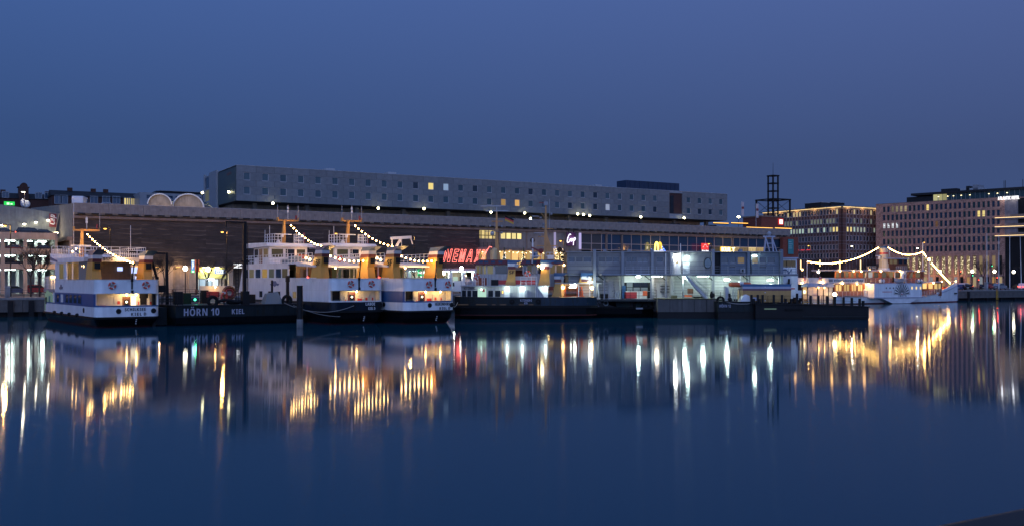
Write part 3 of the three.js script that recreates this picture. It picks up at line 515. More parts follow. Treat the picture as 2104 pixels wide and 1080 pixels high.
// lattice tower on its brick base at the eastern end
{
  const v = 222, pl = qp(v), u = pl.a(1589), Y = (py) => pl.y(py, u), t = qThing('lattice_tower', 'dark steel lattice tower on a red brick base above the mall end', 'tower', u, v), k = 0.15;
  g().b(-6, 3.6, Y(480), Y(447), -7, 1).mesh('brick_base', M.redBrick, t); g().b(-6.3, 3.9, Y(447), Y(444.5), -7.2, 1.2).mesh('base_coping', M.cornice, t);
  const post = (x, z, y0, y1, w = 0.42) => g().b(x - w / 2, x + w / 2, y0, y1, z - w / 2, z + w / 2).mesh('post', M.dark, t);
  for (const x of [-3.6, 3.6]) for (const z of [-3.6, 3.6]) post(x, z, Y(446), Y(410));
  for (const x of [-1.05, 1.05]) for (const z of [-1.05, 1.05]) post(x, z, Y(446), Y(361), 0.38);
  for (const [w, y] of [[3.8, Y(411)], [1.2, Y(411)], [1.2, Y(393)], [1.2, Y(377)], [1.3, Y(361.5)], [1.2, Y(428)]]) { const f = g(); for (const s of [-w, w]) { f.b(-w, w, y - 0.16, y + 0.16, s - 0.16, s + 0.16); f.b(s - 0.16, s + 0.16, y - 0.16, y + 0.16, -w, w); } f.mesh('ring_beam', M.dark, t); }
  { const f = g(); for (const s of [-3.6, 3.6]) { f.bar([-3.6, Y(440), s], [3.6, Y(412), s], 0.1); f.bar([3.6, Y(440), s], [-3.6, Y(412), s], 0.1); } for (const s of [-1, 1]) f.b(-3.6, 3.6, Y(410.6), Y(410), s - 0.1, s + 0.1); f.mesh('bracing', M.dark, t); }
  g().rod([0, Y(361), 0], [0, Y(334), 0], 0.08, 6, 0.04).mesh('spire', M.dark, t);
  g().b(-0.7, 0.7, Y(361), Y(360), -0.7, 0.7).mesh('cap', M.dark, t);
  const pl2 = qp(v - 1.2), s = qThing('lit_square_sign', 'glowing white and red square sign below the lattice tower', 'sign', pl2.a(1605), v - 1.2, 0);
  g().b(-0.72, 0.72, Y(460.5), Y(451.5), -0.1, 0.1).mesh('face', glow(1, 0.78, 0.74, 2.2), s); wallGrid(g(), -0.95, 0.95, Y(460.5) - 0.2, Y(451.5) + 0.2, -0.12, 0.14, [[Y(460.5), Y(451.5)]], [[-0.72, 0.72]]).mesh('frame', L.signRed, s);
  // orange light lines of the ramp
  for (const [px0, px1, py, lab] of [[1466, 1497, 458.5, 'left strip on the roof ramp'], [1503, 1537, 458.5, 'upper strip on the roof ramp'], [1534, 1588, 467.5, 'long strip beside the ramp parapet'], [1593, 1627, 469, 'strip under the lit square sign']]) { const pz = qp(205), a0 = pz.a(px0), a1 = pz.a(px1); const r = qThing('ramp_light', 'glowing orange light line, ' + lab, 'light strip', a0, 205, pz.y(py, a0)); g().b(0, a1 - a0, 0, 0.16, 0, 0.1).mesh('tube', L.orangeStrip, r); g().b(0, a1 - a0, -0.25, -0.02, -0.1, 0.05).mesh('holder', M.dark, r); }
  for (const [px, py] of [[1524, 418], [1554, 422]]) { const pz = qp(208), a = pz.a(px), y = pz.y(py, a); const f = qThing('roof_flag', px < 1540 ? 'white and red flag hanging on the mall roof, left of the pair' : 'white and red flag hanging on the mall roof, right of the pair', 'flag', a, 208, 0); g().rod([0, 18, 0], [0, y + 0.6, 0], 0.06).mesh('pole', M.lightgrey, f); g().b(0.06, 0.95, y - 3.6, y + 0.4, -0.03, 0.03).mesh('cloth', std(0.42, 0.38, 0.4, 0.8), f); g().b(0.06, 0.95, y - 1.6, y - 0.9, -0.04, 0.04).mesh('stripe', M.darkred, f); }
  { const pz = qp(210), a = pz.a(1518), y = pz.y(446, a); const f = qThing('roof_lamp', 'white roof lamp between the two flags and the hotel', 'lamp', a, 210, y); g().sph(0, 0, 0, 0.34, 1.4, 0.8, 1).mesh('lens', L.yellowGreen, f); g().rod([0, 0, 0], [0, 18 - y, 0], 0.07).mesh('pole', M.dark, f); lamp(...f.position.toArray(), GLB, 26, 0.3); }
}
// ---------- brown brick office block ----------
{
  const Z = 360, X = (1731 - CX) / F * Z, right = new Plane(X, Z, TH), left = new Plane(X, Z, TH + Math.PI / 2);
  const t = thing('brick_office', 'brown brick office block with a glowing cornice right of the lattice tower', 'office building', [X, 0, -Z], TH);
  const top = right.y(424.5, 0), rowsPy = [434.2, 452.8, 470.6, 489, 507, 524.6], RY = rowsPy.map((p) => right.y(p, 0)), WR = 34, WL = 40;
  const face = (mkBox, n0, sp, n, w, lit) => {
    const rows = RY.map((y) => [y - 0.95, y + 0.95]), cols = Array.from({ length: n }, (_, i) => [n0 + i * sp - w / 2, n0 + i * sp + w / 2]);
    return { rows, cols };
  };
  // right face in local x; left face built in x and turned
  const build = (grp, n0, sp, n, W, litFn, mir) => {
    const w = 1.12, rows = RY.map((y) => [y - 0.95, y + 0.95]), cols = Array.from({ length: n }, (_, i) => [n0 + i * sp - w / 2, n0 + i * sp + w / 2]);
    const P = (geo, m, nm, pos) => { const q = part(nm, geo, m, t, [0, 0, 0]); if (mir) { q.rotation.y = Math.PI / 2; q.position.set(pos ? pos[2] : 0, pos ? pos[1] : 0, pos ? -pos[0] : 0); } else if (pos) q.position.set(...pos); return q; };
    const D = mir ? -1 : 1, zf = (a) => (mir ? -a : a); // facade faces +z on the right, -x on the left
    P(wallGrid(g(), 0, W, 5.5, top - 0.6, zf(-0.5), 0, rows, cols).geo(), M.brownBrick, mir ? 'side_wall' : 'front_wall');
    for (let i = 0; i <= n; i++) P(boxGeo(0.2, top - 6.5, 0.14), M.frameStone, 'stone_rib', [n0 + (i - 0.5) * sp, (top + 5.3) / 2, zf(0.05)]);
    RY.forEach((y, j) => { for (const s of [-1.06, 1.06]) P(boxGeo(W, 0.13, 0.1), M.frameStone, 'string_course', [W / 2, y + s, zf(0.04)]); });
    const win = boxGeo(w - 0.2, 1.72, 0.08), fr = wallGrid(g(), -w / 2 + 0.005, w / 2 - 0.005, -0.945, 0.945, -0.06, 0.06, [[-0.84, 0.84]], [[-w / 2 + 0.1, w / 2 - 0.1]]).geo();
    RY.forEach((y, j) => cols.forEach((c, i) => { const q = P(win, litFn(i, j), 'window', [(c[0] + c[1]) / 2, y, zf(-0.26)]); const f = part('frame', fr, M.winFrame, q, [0, 0, zf(0.1)]); }));
  };
  const r = rng(21), pick = (i, j, base) => { const k = r(); return j === base && k < 0.75 ? [L.winPale, L.winGreen, glow(0.8, 0.9, 0.7, 0.4)][Math.floor(r() * 3)] : j === 1 && k < 0.45 ? glow(0.75, 0.85, 0.65, 0.18) : j === 0 && k < 0.35 ? glow(1, 0.8, 0.4, 0.5) : k < 0.5 ? M.glass : k < 0.8 ? std(0.06, 0.07, 0.08, 0.3) : M.glassBlue; };
  const spR = right.a(1747.5) - right.a(1740.5), spL = left.a(1713.4) - left.a(1720);
  const wins = rng(3);
  build(null, right.a(1743), spR, 17, WR, (i, j) => (j === 2 && i < 2 ? L.winYellow : pick(i, j, 2)), false);
  build(null, left.a(1720), spL, 21, WL, (i, j) => (j === 2 && i < 2 ? L.winYellow : pick(i, j, 2)), true);
  g().b(0.55, WR, 2.7, top - 0.6, -WL, -0.55).mesh('core', M.dark, t);
  g().b(-0.1, WR, top - 0.6, top - 0.15, -WL, 0.1).mesh('eaves_band', M.beigeWall, t); g().b(-1.1, WR + 1, top - 0.02, top + 0.35, -WL - 1, 1.1).mesh('roof_slab', M.whiteWall, t);
  for (let k = 0; k < 5; k++) g().b(0.2 + k * WR / 5, (k + 1) * WR / 5 - 0.2, top - 0.14, top - 0.05, 0.3, 0.7).mesh('cornice_light', L.stripWarm, t);
  for (let k = 0; k < 6; k++) g().b(-0.7, -0.3, top - 0.14, top - 0.05, -(k + 1) * WL / 6 + 0.2, -0.2 - k * WL / 6).mesh('cornice_light', L.stripWarm, t);
  for (let k = 0; k < 4; k++) { lamp(...worldOf(t, [3 + k * 8, top - 0.5, 0.95]), WARM, 12, 0.5); lamp(...worldOf(t, [-0.95, top - 0.5, -4 - k * 9]), WARM, 12, 0.5); }
  for (let i = 0; i < 14; i++) g().b(0.8 + i * 2.2, 2.5 + i * 2.2, 3, 5.3, -0.2, -0.05).mesh('shop_window', [L.winCool, glow(0.8, 0.95, 0.8, 0.8), L.winDim, M.glass][i % 4], t);
  for (let i = 0; i < 16; i++) g().b(0.1, 0.2, 3, 5.3, -2.6 - i * 2.3, -0.9 - i * 2.3).mesh('shop_window', [L.winCool, glow(0.8, 0.95, 0.8, 0.7), L.winWarm, M.glass][i % 4], t);
  for (let i = 0; i < 16; i++) g().b(i * 2.2 + 0.3, i * 2.2 + 0.7, 2.7, 5.5, -0.5, 0).mesh('pier', M.frameStone, t);
  for (const [p0, p1, h] of [[1703, 1724, 2.0], [1727, 1761, 2.3]]) { const a0 = (p0 - 1731) * 0.22, a1 = (p1 - 1731) * 0.22; g().b(a0 + 4, a1 + 4, top + 0.3, top + h, -16, -8).mesh('roof_unit', M.roofDark, t); g().b(a0 + 3.8, a1 + 4.2, top + h, top + h + 0.15, -16.2, -7.8).mesh('unit_roof', M.lightgrey, t); }
  for (let k = 0; k < 3; k++) g().b(0.32, 0.4, 12.6, 12.8, 0, 0); 
  const redl = left, s = thing('red_light_line', 'thin red light line on the brick office windows', 'light strip', right.at(0, 0).map((k, i) => (i === 1 ? right.y(511.5, 0) : k)), TH);
  for (let k = 0; k < 4; k++) g().b(-0.3, -0.2, 0, 0.14, -26 - k * 2.9 + 9, -24 - k * 2.9 + 9).mesh('tube', glow(1, 0.05, 0.05, 1.4), s);
}
// ---------- big pink brick hotel at the right ----------
{
  const Z = 360, r = 0.3795, pl = new Plane(r * Z, Z, rad(-44.3)), t = thing('brick_hotel', 'big pinkish brick hotel with a dense grid of windows at the right', 'hotel', [r * Z, 0, -Z], rad(-44.3));
  const top = 33.15, RY = [431, 448, 464.3, 480.6, 497, 513.4].map((p) => pl.y(p, 0.5)), w = 0.92, sp = 1.585, n = 31, x0 = 1.15;
  const cols = Array.from({ length: 40 }, (_, i) => [x0 + i * sp - w / 2, x0 + i * sp + w / 2]), main = cols.filter((c) => c[1] < pl.a(2064)), rows = RY.map((y) => [y - 1.02, y + 1.02]), W = pl.a(2064) + 0.25;
  wallGrid(g(), -1.9, W, 14.2, top, -0.55, 0, rows, main).mesh('front_wall', M.pinkBrick, t);
  g().b(-1.9, -1.4, 2.7, top, -24, -0.55).mesh('side_wall', M.pinkBrick, t);
  g().b(-1.3, 60, 2.7, top - 0.4, -26, -0.7).mesh('core', M.dark, t); g().b(-1.95, W, top, top + 0.16, -0.7, 0.08).mesh('coping', M.cornice, t);
  const win = boxGeo(w - 0.02, 2.0, 0.08), bar = boxGeo(w - 0.02, 0.08, 0.08), rr = rng(9), lit = { '10,0': L.winYellow, '21,1': L.winYellow, '22,1': glow(1, 0.8, 0.3, 0.8), '5,0': glow(1, 0.8, 0.45, 0.35), '4,0': glow(1, 0.85, 0.5, 0.3), '3,0': glow(1, 0.85, 0.5, 0.22), '2,0': glow(1, 0.85, 0.5, 0.14), '26,5': glow(0.4, 0.9, 0.5, 0.4), '12,2': glow(1, 0.5, 0.2, 0.12), '0,2': glow(0.45, 0.5, 0.6, 0.22), '1,2': glow(0.45, 0.5, 0.6, 0.22), '2,2': glow(0.6, 0.5, 0.5, 0.25), '3,2': glow(0.45, 0.5, 0.6, 0.2) };
  main.forEach((c, i) => RY.forEach((y, j) => { const q = part('window', win, lit[i + ',' + j] ?? (rr() < 0.5 ? M.glassGreen : M.glassBlue), t, [(c[0] + c[1]) / 2, y, -0.36]); part('window_bar', bar, M.dark, q, [0, -0.42, 0.06]); }));
  // bright shapes behind four windows of the third row
  for (let k = 0; k < 4; k++) { const x = (main[k][0] + main[k][1]) / 2, y = RY[2]; const a = g(); a.b(x - 0.3, x - 0.16, y - 0.85, y + 0.85, -0.31, -0.29).b(x + 0.12, x + 0.28, y - 0.85, y + (k % 2 ? 0.2 : 0.85), -0.31, -0.29).b(x - 0.16, x + 0.12, y - 0.1 + k * 0.1, y + 0.1 + k * 0.1, -0.31, -0.29); a.mesh('lit_letter', glow(0.9, 0.95, 1, 1.3), t); }
  // arcade
  const ac = Array.from({ length: 22 }, (_, i) => [pl.a(1851) + i * 2.1, pl.a(1851) + i * 2.1 + 1.15]).filter((c) => c[1] < W);
  wallGrid(g(), -1.9, W, 2.7, 14.2, -0.55, 0, [[3, 6.4], [7.2, 13.6]], ac).mesh('arcade_wall', M.pinkBrick, t);
  ac.forEach((c, i) => { const x = (c[0] + c[1]) / 2, on = i < 13; part('arcade_window', boxGeo(1.13, 6.3, 0.08), on ? glow(1, 0.72, 0.32, 0.10 + 0.06 * (i % 3)) : i < 16 ? L.winDim : M.glass, t, [x, 10.4, -0.36]); part('shop_window', boxGeo(1.13, 3.3, 0.08), [glow(1, 0.75, 0.4, 0.35), glow(0.8, 0.9, 1, 0.25), M.glass, glow(1, 0.55, 0.2, 0.35)][i % 4], t, [x, 4.7, -0.36]);
    if (on) { const q = g(), r2 = rng(100 + i); for (let k = 0; k < 34; k++) q.box(x - 0.45 + r2() * 0.9, 7.5 + r2() * 5.8, -0.28, 0.09, 0.16, 0.05); tag(q.mesh('fairy_curtain', glow(1, 0.82, 0.5, 2.6), t), null, null, null, 'stuff'); } });
  for (const px of [1870, 1920, 1970]) lamp(...worldOf(t, [pl.a(px), 7, 2.5]), WARM, 22, 0.4);
  // east part with balconies and orange light lines
  g().b(W, 62, 2.7, top - 0.1, -1.6, -0.9).mesh('east_wall', M.pinkBrick, t); g().b(W, pl.a(2092), 20, top, -0.9, 0).mesh('sign_pier', M.frameStone, t);
  for (const py of [447.3, 465.8, 484.4]) { const y = pl.y(py, W); g().b(W - 3, 62, y - 0.55, y - 0.1, -1.6, 0.6).mesh('balcony_slab', M.frameStone, t); g().b(W - 3, 62, y - 0.08, y + 0.07, 0.5, 0.62).mesh('balcony_light', L.stripWarm, t); g().b(pl.a(2078), 62, y - 0.1, y + 1.0, 0.3, 0.42).mesh('balustrade', M.cornice, t); }
  for (let j = 0; j < 5; j++) for (let i = 0; i < 7; i++) part('balcony_window', boxGeo(1.0, 2.0, 0.1), [M.glassBlue, M.glass, M.glassGreen][(i + j) % 3], t, [W + 0.8 + i * 1.7, RY[j + 1], -0.84]);
  for (let i = 0; i < 7; i++) part('balcony_window', boxGeo(1.1, 6, 0.1), [M.glass, L.winDim][i % 2], t, [W + 0.8 + i * 1.8, 9.5, -0.84]);
  // set-back glazed storey
  const px0 = pl.a(1857), gx = pl.a(1912), zs = -3;
  g().b(px0 + 2, 62, top + 2.6, top + 3.4, -22, zs + 1.2).mesh('attic_roof', M.roofDark, t); g().b(px0, gx, top, top + 2.2, -14, zs).mesh('attic_block', M.roofDark, t);
  for (let i = 0; i < 24; i++) { const x = gx + i * 1.6; part('attic_pane', boxGeo(1.5, 2.6, 0.08), i < 3 ? glow(0.9, 0.85, 0.4, 0.5 - 0.1 * i) : M.glassGreen, t, [x + 0.8, top + 1.3, zs]); part('attic_mullion', boxGeo(0.09, 2.6, 0.15), M.steel, t, [x, top + 1.3, zs + 0.06]); }
  for (const px of [1927, 1946, 1958, 1974, 1992, 2031, 2049, 2069]) { const x = pl.a(px) - 0.6; g().sph(x, top + 1.75, zs + 0.35, 0.13, 2, 0.7, 1).mesh('attic_lamp', glow(1, 0.78, 0.4, 5), t); g().rod([x, top, zs + 0.35], [x, top + 1.7, zs + 0.35], 0.05).mesh('lamp_stem', M.winFrame, t); }
  for (const [a, b, h, m] of [[1917, 1949, 4.9, M.roofDark], [1957, 2000, 4.6, M.lightgrey], [1969, 1976, 5.4, M.roofDark], [1983, 1994, 5.7, M.grey], [1868, 1912, 2.9, M.roofDark]]) g().b(pl.a(a), pl.a(b), top + 2, top + h, -14, -8).mesh('roof_unit', m, t);
  for (const px of [2054, 2057, 2093]) g().rod([pl.a(px), top + 2, -5], [pl.a(px), top + 6.2, -5], 0.09).mesh('roof_mast', M.dark, t);
  text(t, 'sign_letter', 'ATLANTIC HOTEL', L.signWhite, pl.a(2052), pl.y(411.5, pl.a(2052)) , 0.14, pl.a(2096) - pl.a(2052), 1.15, { depth: 0.15 });
  for (const px of [2062, 2085]) lamp(...worldOf(t, [pl.a(px), pl.y(409, pl.a(px)), 0.9]), [0.95, 0.97, 1], 5, 0.3);
  for (let k = 0; k < 7; k++) { const x = -0.6; }
}
// ---------- ferries ----------
// plan outline of a shell from port bow round the stern to starboard bow; z runs forward as -z
function outline(h, L, r, bowH, bowLen, sternOnly = 0) {
  const p = [], N = 7;
  for (let i = 0; i <= N; i++) { const t = i / N; p.push([-(bowH * (1 - t) + h * t) - (h - bowH) * 0.5 * Math.sin(t * Math.PI) * 0.6, -L + bowLen * t]); }
  for (let i = 0; i <= 6; i++) { const a = (i / 6) * Math.PI / 2; p.push([-h + r - r * Math.cos(a), -r + r * Math.sin(a)]); }
  return [...p, ...p.slice().reverse().map(([x, z]) => [-x, z])];
}
function band(G0, path, y0, y1, th, closed) { // upright shell along a plan path, thickness inwards
  const n = path.length, nor = path.map((p, i) => { const a = path[Math.max(0, i - 1)], b = path[Math.min(n - 1, i + 1)], d = Math.hypot(b[0] - a[0], b[1] - a[1]); return [-(b[1] - a[1]) / d, (b[0] - a[0]) / d]; });
  const inner = path.map((p, i) => [p[0] - nor[i][0] * th, p[1] - nor[i][1] * th]); // outer side lies to the left-hand of travel
  const s = new THREE.Shape([...path, ...inner.reverse()].map(([x, z]) => new THREE.Vector2(x, -z)));
  const e = new THREE.ExtrudeGeometry(s, { depth: y1 - y0, bevelEnabled: false }); e.rotateX(-Math.PI / 2); e.translate(0, y0, 0);
  return G0.add(e);
}
function grow(path, o) { return path.map((p, i) => { const a = path[Math.max(0, i - 1)], b = path[Math.min(path.length - 1, i + 1)], d = Math.hypot(b[0] - a[0], b[1] - a[1]); return [p[0] - ((b[1] - a[1]) / d) * o, p[1] + ((b[0] - a[0]) / d) * o]; }); }
function slab(G0, path, y0, y1) { const s = new THREE.Shape(path.map(([x, z]) => new THREE.Vector2(x, -z))); const e = new THREE.ExtrudeGeometry(s, { depth: y1 - y0, bevelEnabled: false }); e.rotateX(-Math.PI / 2); e.translate(0, y0, 0); return G0.add(e); }
function loft(G0, rings, cap = true) { // rings of equal length, [x, y, z]; closed round
  const n = rings[0].length, pos = [], idx = [];
  rings.forEach((r) => r.forEach((p) => pos.push(...p)));
  for (let k = 0; k + 1 < rings.length; k++) for (let i = 0; i < n; i++) { const j = (i + 1) % n, a = k * n + i, b = k * n + j, c = a + n, d = b + n; idx.push(a, b, d, a, d, c); }
  if (cap) for (const k of [0, rings.length - 1]) for (let i = 1; i + 1 < n; i++) idx.push(...(k ? [k * n, k * n + i, k * n + i + 1] : [0, i + 1, i]));
  let q = new THREE.BufferGeometry(); q.setAttribute('position', new THREE.Float32BufferAttribute(pos, 3)); q.setIndex(idx); q = q.toNonIndexed(); q.computeVertexNormals();
  return G0.add(q);
}
const rect = (y, xa, xb, za, zb) => [[xa, y, za], [xb, y, za], [xb, y, zb], [xa, y, zb]];
function funnel(parent, x0, x1, z, y0, top, dir, sf) { // tapered yellow funnel with striped head; z = aft edge
  const f = new THREE.Group(); f.name = 'funnel'; parent.add(f);
  const k = y0 + (top - y0) * 0.52, a1 = top - 1.25, a2 = top - 0.85, a3 = top - 0.45, R = (y) => { const t = (y - k) / (top - k); return rect(y, x0 + 0.04, x1 - 0.04, z - 0.5 + 0.5 * t, z - 3.1 + 1.4 * t); };
  loft(g(), [rect(y0, x0 - 0.05, x1 + 0.05, z, z - 3.7), R(k), R(a1)]).mesh('casing', M.funnel, f);
  const P = (y, o) => R(y).map(([x, yy, zz], i) => [x + (i === 0 || i === 3 ? -o : o), yy, zz + (i < 2 ? o : -o)]);
  loft(g(), [P(a1, 0.015), P(a2, 0.015)]).mesh('stripe', M.maroon, f); loft(g(), [P(a2, 0.03), P(a3, 0.03)]).mesh('stripe', M.whiteFlat, f);
  const c = P(a3, 0.06), d = P(top, 0.06); d[0][2] += 1.5; d[1][2] += 1.5; d[0][1] += 0.05; d[1][1] += 0.05; loft(g(), [c, d]).mesh('cap', M.capBlue, f);
  g().b(x0 + 0.2, x1 - 0.2, a1 - 0.75, a1 - 0.05, z - 0.12, z - 0.02).mesh('grille', M.dark, f);
  if (sf) { const m = part('letter', letters('SF', 1.15, 0.72, 0.02, 'sans_bold', 8), M.black, f, [x0 + 0.02, a1 - 1.0, z - 1.85]); m.rotation.y = -Math.PI / 2; }
  return f;
}
function buoy(parent, p, label, ry = 0) {
  const w = worldOf(parent, p), t = thing('lifebuoy', label, 'lifebuoy', w, parent.rotation.y + ry);
  g().tor(0, 0, 0, 0.33, 0.1).mesh('ring', M.lifered, t); const b = g(); for (let i = 0; i < 4; i++) { const a = i * Math.PI / 2 + 0.4; b.box(0.33 * Math.cos(a), 0.33 * Math.sin(a), 0, 0.22, 0.13, 0.22, 0, 0, a); } b.mesh('tape', M.whiteFlat, t); g().box(0, 0, -0.07, 0.42, 0.12, 0.05, 0, 0, 0.7).box(0, 0, -0.07, 0.42, 0.12, 0.052, 0, 0, -0.5).mesh('throw_line', M.rope, t); return t;
}
const bulbGeo = new THREE.SphereGeometry(0.085, 8, 6);
// a hanging string of bulbs between world points
function stringLights(label, a, b, n, sag, group, mat = L.bulb, r = 1, pl = 3, cd = 6.5) {
  const A = V(a), B = V(b), t = thing('string_light', label, 'string light', a, 0, group), pts = [];
  for (let i = 0; i <= n * 2; i++) { const k = i / (n * 2), p = A.clone().lerp(B, k); p.y -= sag * 4 * k * (1 - k); pts.push(p.sub(A).toArray()); }
  g().tube(pts, 0.025, 4).mesh('cable', M.black, t);
  for (let i = 0; i < n; i++) { const p = pts[i * 2 + 1]; const m = part('bulb', bulbGeo, mat, t, [p[0], p[1] - 0.1, p[2]]); m.scale.setScalar(r); if (i % pl === 1) lamp(a[0] + p[0], a[1] + p[1] - 0.1, a[2] + p[2], WARM, cd, 0.1 * r); }
  return t;
}
function shipLamp(parent, p, label, mat, color, cd, r = 0.14, where) { // a deck light is a part of its ship
  g().sph(0, 0, 0, r, 1, 1, 1, 8).mesh('deck_light', mat, parent).position.set(...p); lamp(...worldOf(parent, p), color, cd, r * 0.8);
}
function mast(parent, x, z, y0, y1, y2, s = 1) { // yellow tripod-like signal mast with crossbar, radar and lanterns
  const m = new THREE.Group(); m.name = 'mast'; parent.add(m); m.position.set(x, 0, z);
  loft(g(), [rect(y0, -0.24, 0.24, 0.35, -0.25), rect(y1, -0.13, 0.13, 0.55, 0.25)]).mesh('mast_post', M.mast, m);
  g().b(-0.1, 2.0, y1, y1 + 0.22, 0.1, 0.6).b(-0.95, -0.1, y1, y1 + 0.2, 0.15, 0.55).b(-1.0, -0.85, y1, y1 + 0.5, 0.1, 0.6).bar([1.9, y1 + 0.1, 0.35], [2.1, y1 + 0.55, 0.35], 0.12).mesh('crossbar', M.mast, m);
  g().rod([0.55, y1, 0.35], [0.55, y2, 0.35], 0.06).rod([-0.95, y1, 0.35], [-0.95, y1 + 2.2, 0.35], 0.035).rod([2.05, y1, 0.35], [2.05, y1 + 2.2, 0.35], 0.035).mesh('pole', M.lightgrey, m);
  for (const k of [0.55, 0.75]) g().cyl(0.55, y1 + (y2 - y1) * k, y1 + (y2 - y1) * k + 0.3, 0.35, 0.13).mesh('lantern', M.whiteFlat, m);
  g().cyl(1.75, y1 + 0.25, y1 + 0.85, 0.35, 0.12).mesh('red_lantern', M.darkred, m);
  g().b(-1.3, 1.0, y1 - 1.85, y1 - 1.72, 0.4, 0.6).mesh('radar_bar', M.whiteFlat, m); g().cyl(-0.35, y1 - 2.2, y1 - 1.85, 0.5, 0.2).mesh('radar_head', M.whiteFlat, m);
  g().sph(-0.85, y1 - 2.9, 0.4, 0.32).mesh('radome', M.whiteFlat, m); g().bar([-0.2, y1 - 2.9, 0.3], [-0.9, y1 - 3.1, 0.4], 0.12).mesh('radar_shelf', M.mast, m);
  return m;
}
function sideWindow(parent, x, s0, s1, y0, y1, mat, rake = 0, fm = M.whiteFlat) { // port side, recessed pane in a raised frame
  const w = g().b(x - 0.012, x + 0.05, y0, y1, -s0, -s1).mesh('window', mat, parent); const f = g(), o = 0.08;
  f.b(x - 0.05, x, y0 - o, y0, -s0 + o, -s1 - o).b(x - 0.05, x, y1, y1 + o, -s0 + o, -s1 - o).b(x - 0.05, x, y0, y1, -s0 + o, -s0).b(x - 0.05, x, y0, y1, -s1, -s1 - o); f.mesh('frame', fm, w); return w;
}
function ferry(c) {
  const t = thing('passenger_ferry', c.label, 'ferry', [c.X, 0, -c.Z], PS), h = c.W / 2, { yb, ys, yr, yt, Ls, L: LL } = c;
  const full = outline(h, LL, 0.9, 1.9, 7), up = outline(h, Ls, 0.9, h - 0.02, 0.6);
  // hull
  const ring = (y, kx, st) => full.map(([x, z]) => [x * kx, y, z * (z > -3 ? 1 : 1) - st * Math.max(0, 1 + z / 6)]);
  loft(g(), [ring(0.16, 0.88, 0.68), ring(0.7, 0.96, 0.25), ring(yb - 0.25, 0.985, 0.1), ring(yb, 1, 0)]).mesh('hull', c.hull, t);
  loft(g(), [ring(-0.8, 0.7, 1.6), ring(-0.1, 0.84, 0.95), ring(0.16, 0.882, 0.67)]).mesh('boot_top', M.boot, t);
  band(g(), grow(full, 0.16), yb - 0.12, yb + 0.1, 0.3).mesh('rubbing_strake', M.rubber, t);
  band(g(), full, yb + 0.1, ys, 0.1).mesh('lower_shell', c.lower, t);
  slab(g(), grow(full, -0.1), yb + 0.1, yb + 0.2).mesh('main_deck', M.deck, t);
  const port = up.slice(0, Math.floor(up.length / 2) - 4), stb = up.slice(Math.ceil(up.length / 2) + 5);
  band(g(), port, ys, yr, 0.1).mesh('side_shell', c.side, t); band(g(), stb, ys, yr, 0.1).mesh('side_shell', c.side, t);
  band(g(), up, yr, yt, 0.1).mesh('bulwark', M.white, t); band(g(), grow(up, 0.05), yt, yt + 0.07, 0.22).mesh('bulwark_rail', M.whiteFlat, t);
  band(g(), grow(full, 0.02), ys - 0.02, ys + 0.13, 0.14).mesh('gunwale', c.line, t);
  slab(g(), grow(up, -0.1), yr, yr + 0.12).mesh('upper_deck', M.deck, t);
  if (c.bandSide) band(g(), grow(port.slice(0, c.bandCut ?? 99), 0.014), ys + 0.13, yr - 0.05, 0.02).mesh('side_band', M.blue, t);
  // plating seams on the port side
  for (const y of [yr - 0.02]) g().b(-h - 0.03, -h, y, y + 0.05, -1.2, -Ls + 0.8).mesh('plate_seam', M.whiteFlat, t);
  // sheltered stern: cream bulkhead with doors, cabinets, stairs
  const zb = -1.75, y0 = yb + 0.2;
  g().b(-h + 0.1, h - 0.1, y0, yr, zb - 0.1, zb).mesh('stern_bulkhead', M.cream, t);
  g().b(-h + 0.1, h - 0.1, yr - 0.05, yr, zb, -0.1).mesh('deckhead', M.cream, t);
  for (const s of [-1, 1]) g().b(s * (h - 0.1), s * (h - 0.25), y0, yr, zb, -0.7).mesh('wing_wall', M.cream, t);
  const D = (x, w, ya, yb2, m, n, d = 0.05) => g().b(x, x + w, y0 + ya, y0 + yb2, zb, zb + d).mesh(n, m, t);
  for (const q of c.stern) { const d = D(...q); if (q[5] === 'wooden_door') { g().b(q[0] + 0.18, q[0] + q[1] - 0.18, y0 + 0.7, y0 + 1.75, zb + 0.05, zb + 0.07).mesh('door_pane', M.glass, d); g().sph(q[0] + q[1] / 2, y0 + 1.5, zb + 0.12, 0.11).mesh('porthole_lamp', glow(1, 0.85, 0.5, 7), d); } if (q[5] === 'fire_box') g().b(q[0] + q[1] * 0.35, q[0] + q[1] * 0.65, y0 + q[2] + 0.25, y0 + q[2] + 0.45, zb + q[6], zb + q[6] + 0.02).mesh('symbol', M.whiteFlat, d); if (q[5] === 'cabinet') { g().b(q[0] + q[1] * 0.4, q[0] + q[1] * 0.75, y0 + q[3] - 0.75, y0 + q[3] - 0.4, zb + 0.05, zb + 0.06).mesh('label_plate', M.lifered, d); g().b(q[0] + q[1] * 0.85, q[0] + q[1] * 0.92, y0 + 0.8, y0 + 1.0, zb + 0.05, zb + 0.1).mesh('handle', M.dark, d); } }
  const st = c.stair; g().b(st - 0.1, st + 0.85, y0, yr - 0.05, zb - 0.02, zb + 0.02).mesh('stair_opening', M.black, t);  // black sheet stands in for the shade inside the stairway
  for (let i = 0; i < 6; i++) g().b(st, st + 0.8, y0 + i * 0.22, y0 + i * 0.22 + 0.07, zb + 0.35 - i * 0.06, zb + 0.04).mesh('step', M.grey, t);
  g().side([[zb + 0.55, y0], [zb + 0.1, yr], [zb + 0.02, yr], [zb + 0.02, y0]], st + 0.85, st + 0.95).mesh('stair_cheek', M.cream, t);
  for (const [x, cd] of c.sternLamps) shipLamp(t, [x, yr - 0.17, -0.95], '', L.bulb, [1, 0.72, 0.38], cd * 0.55, 0.1);
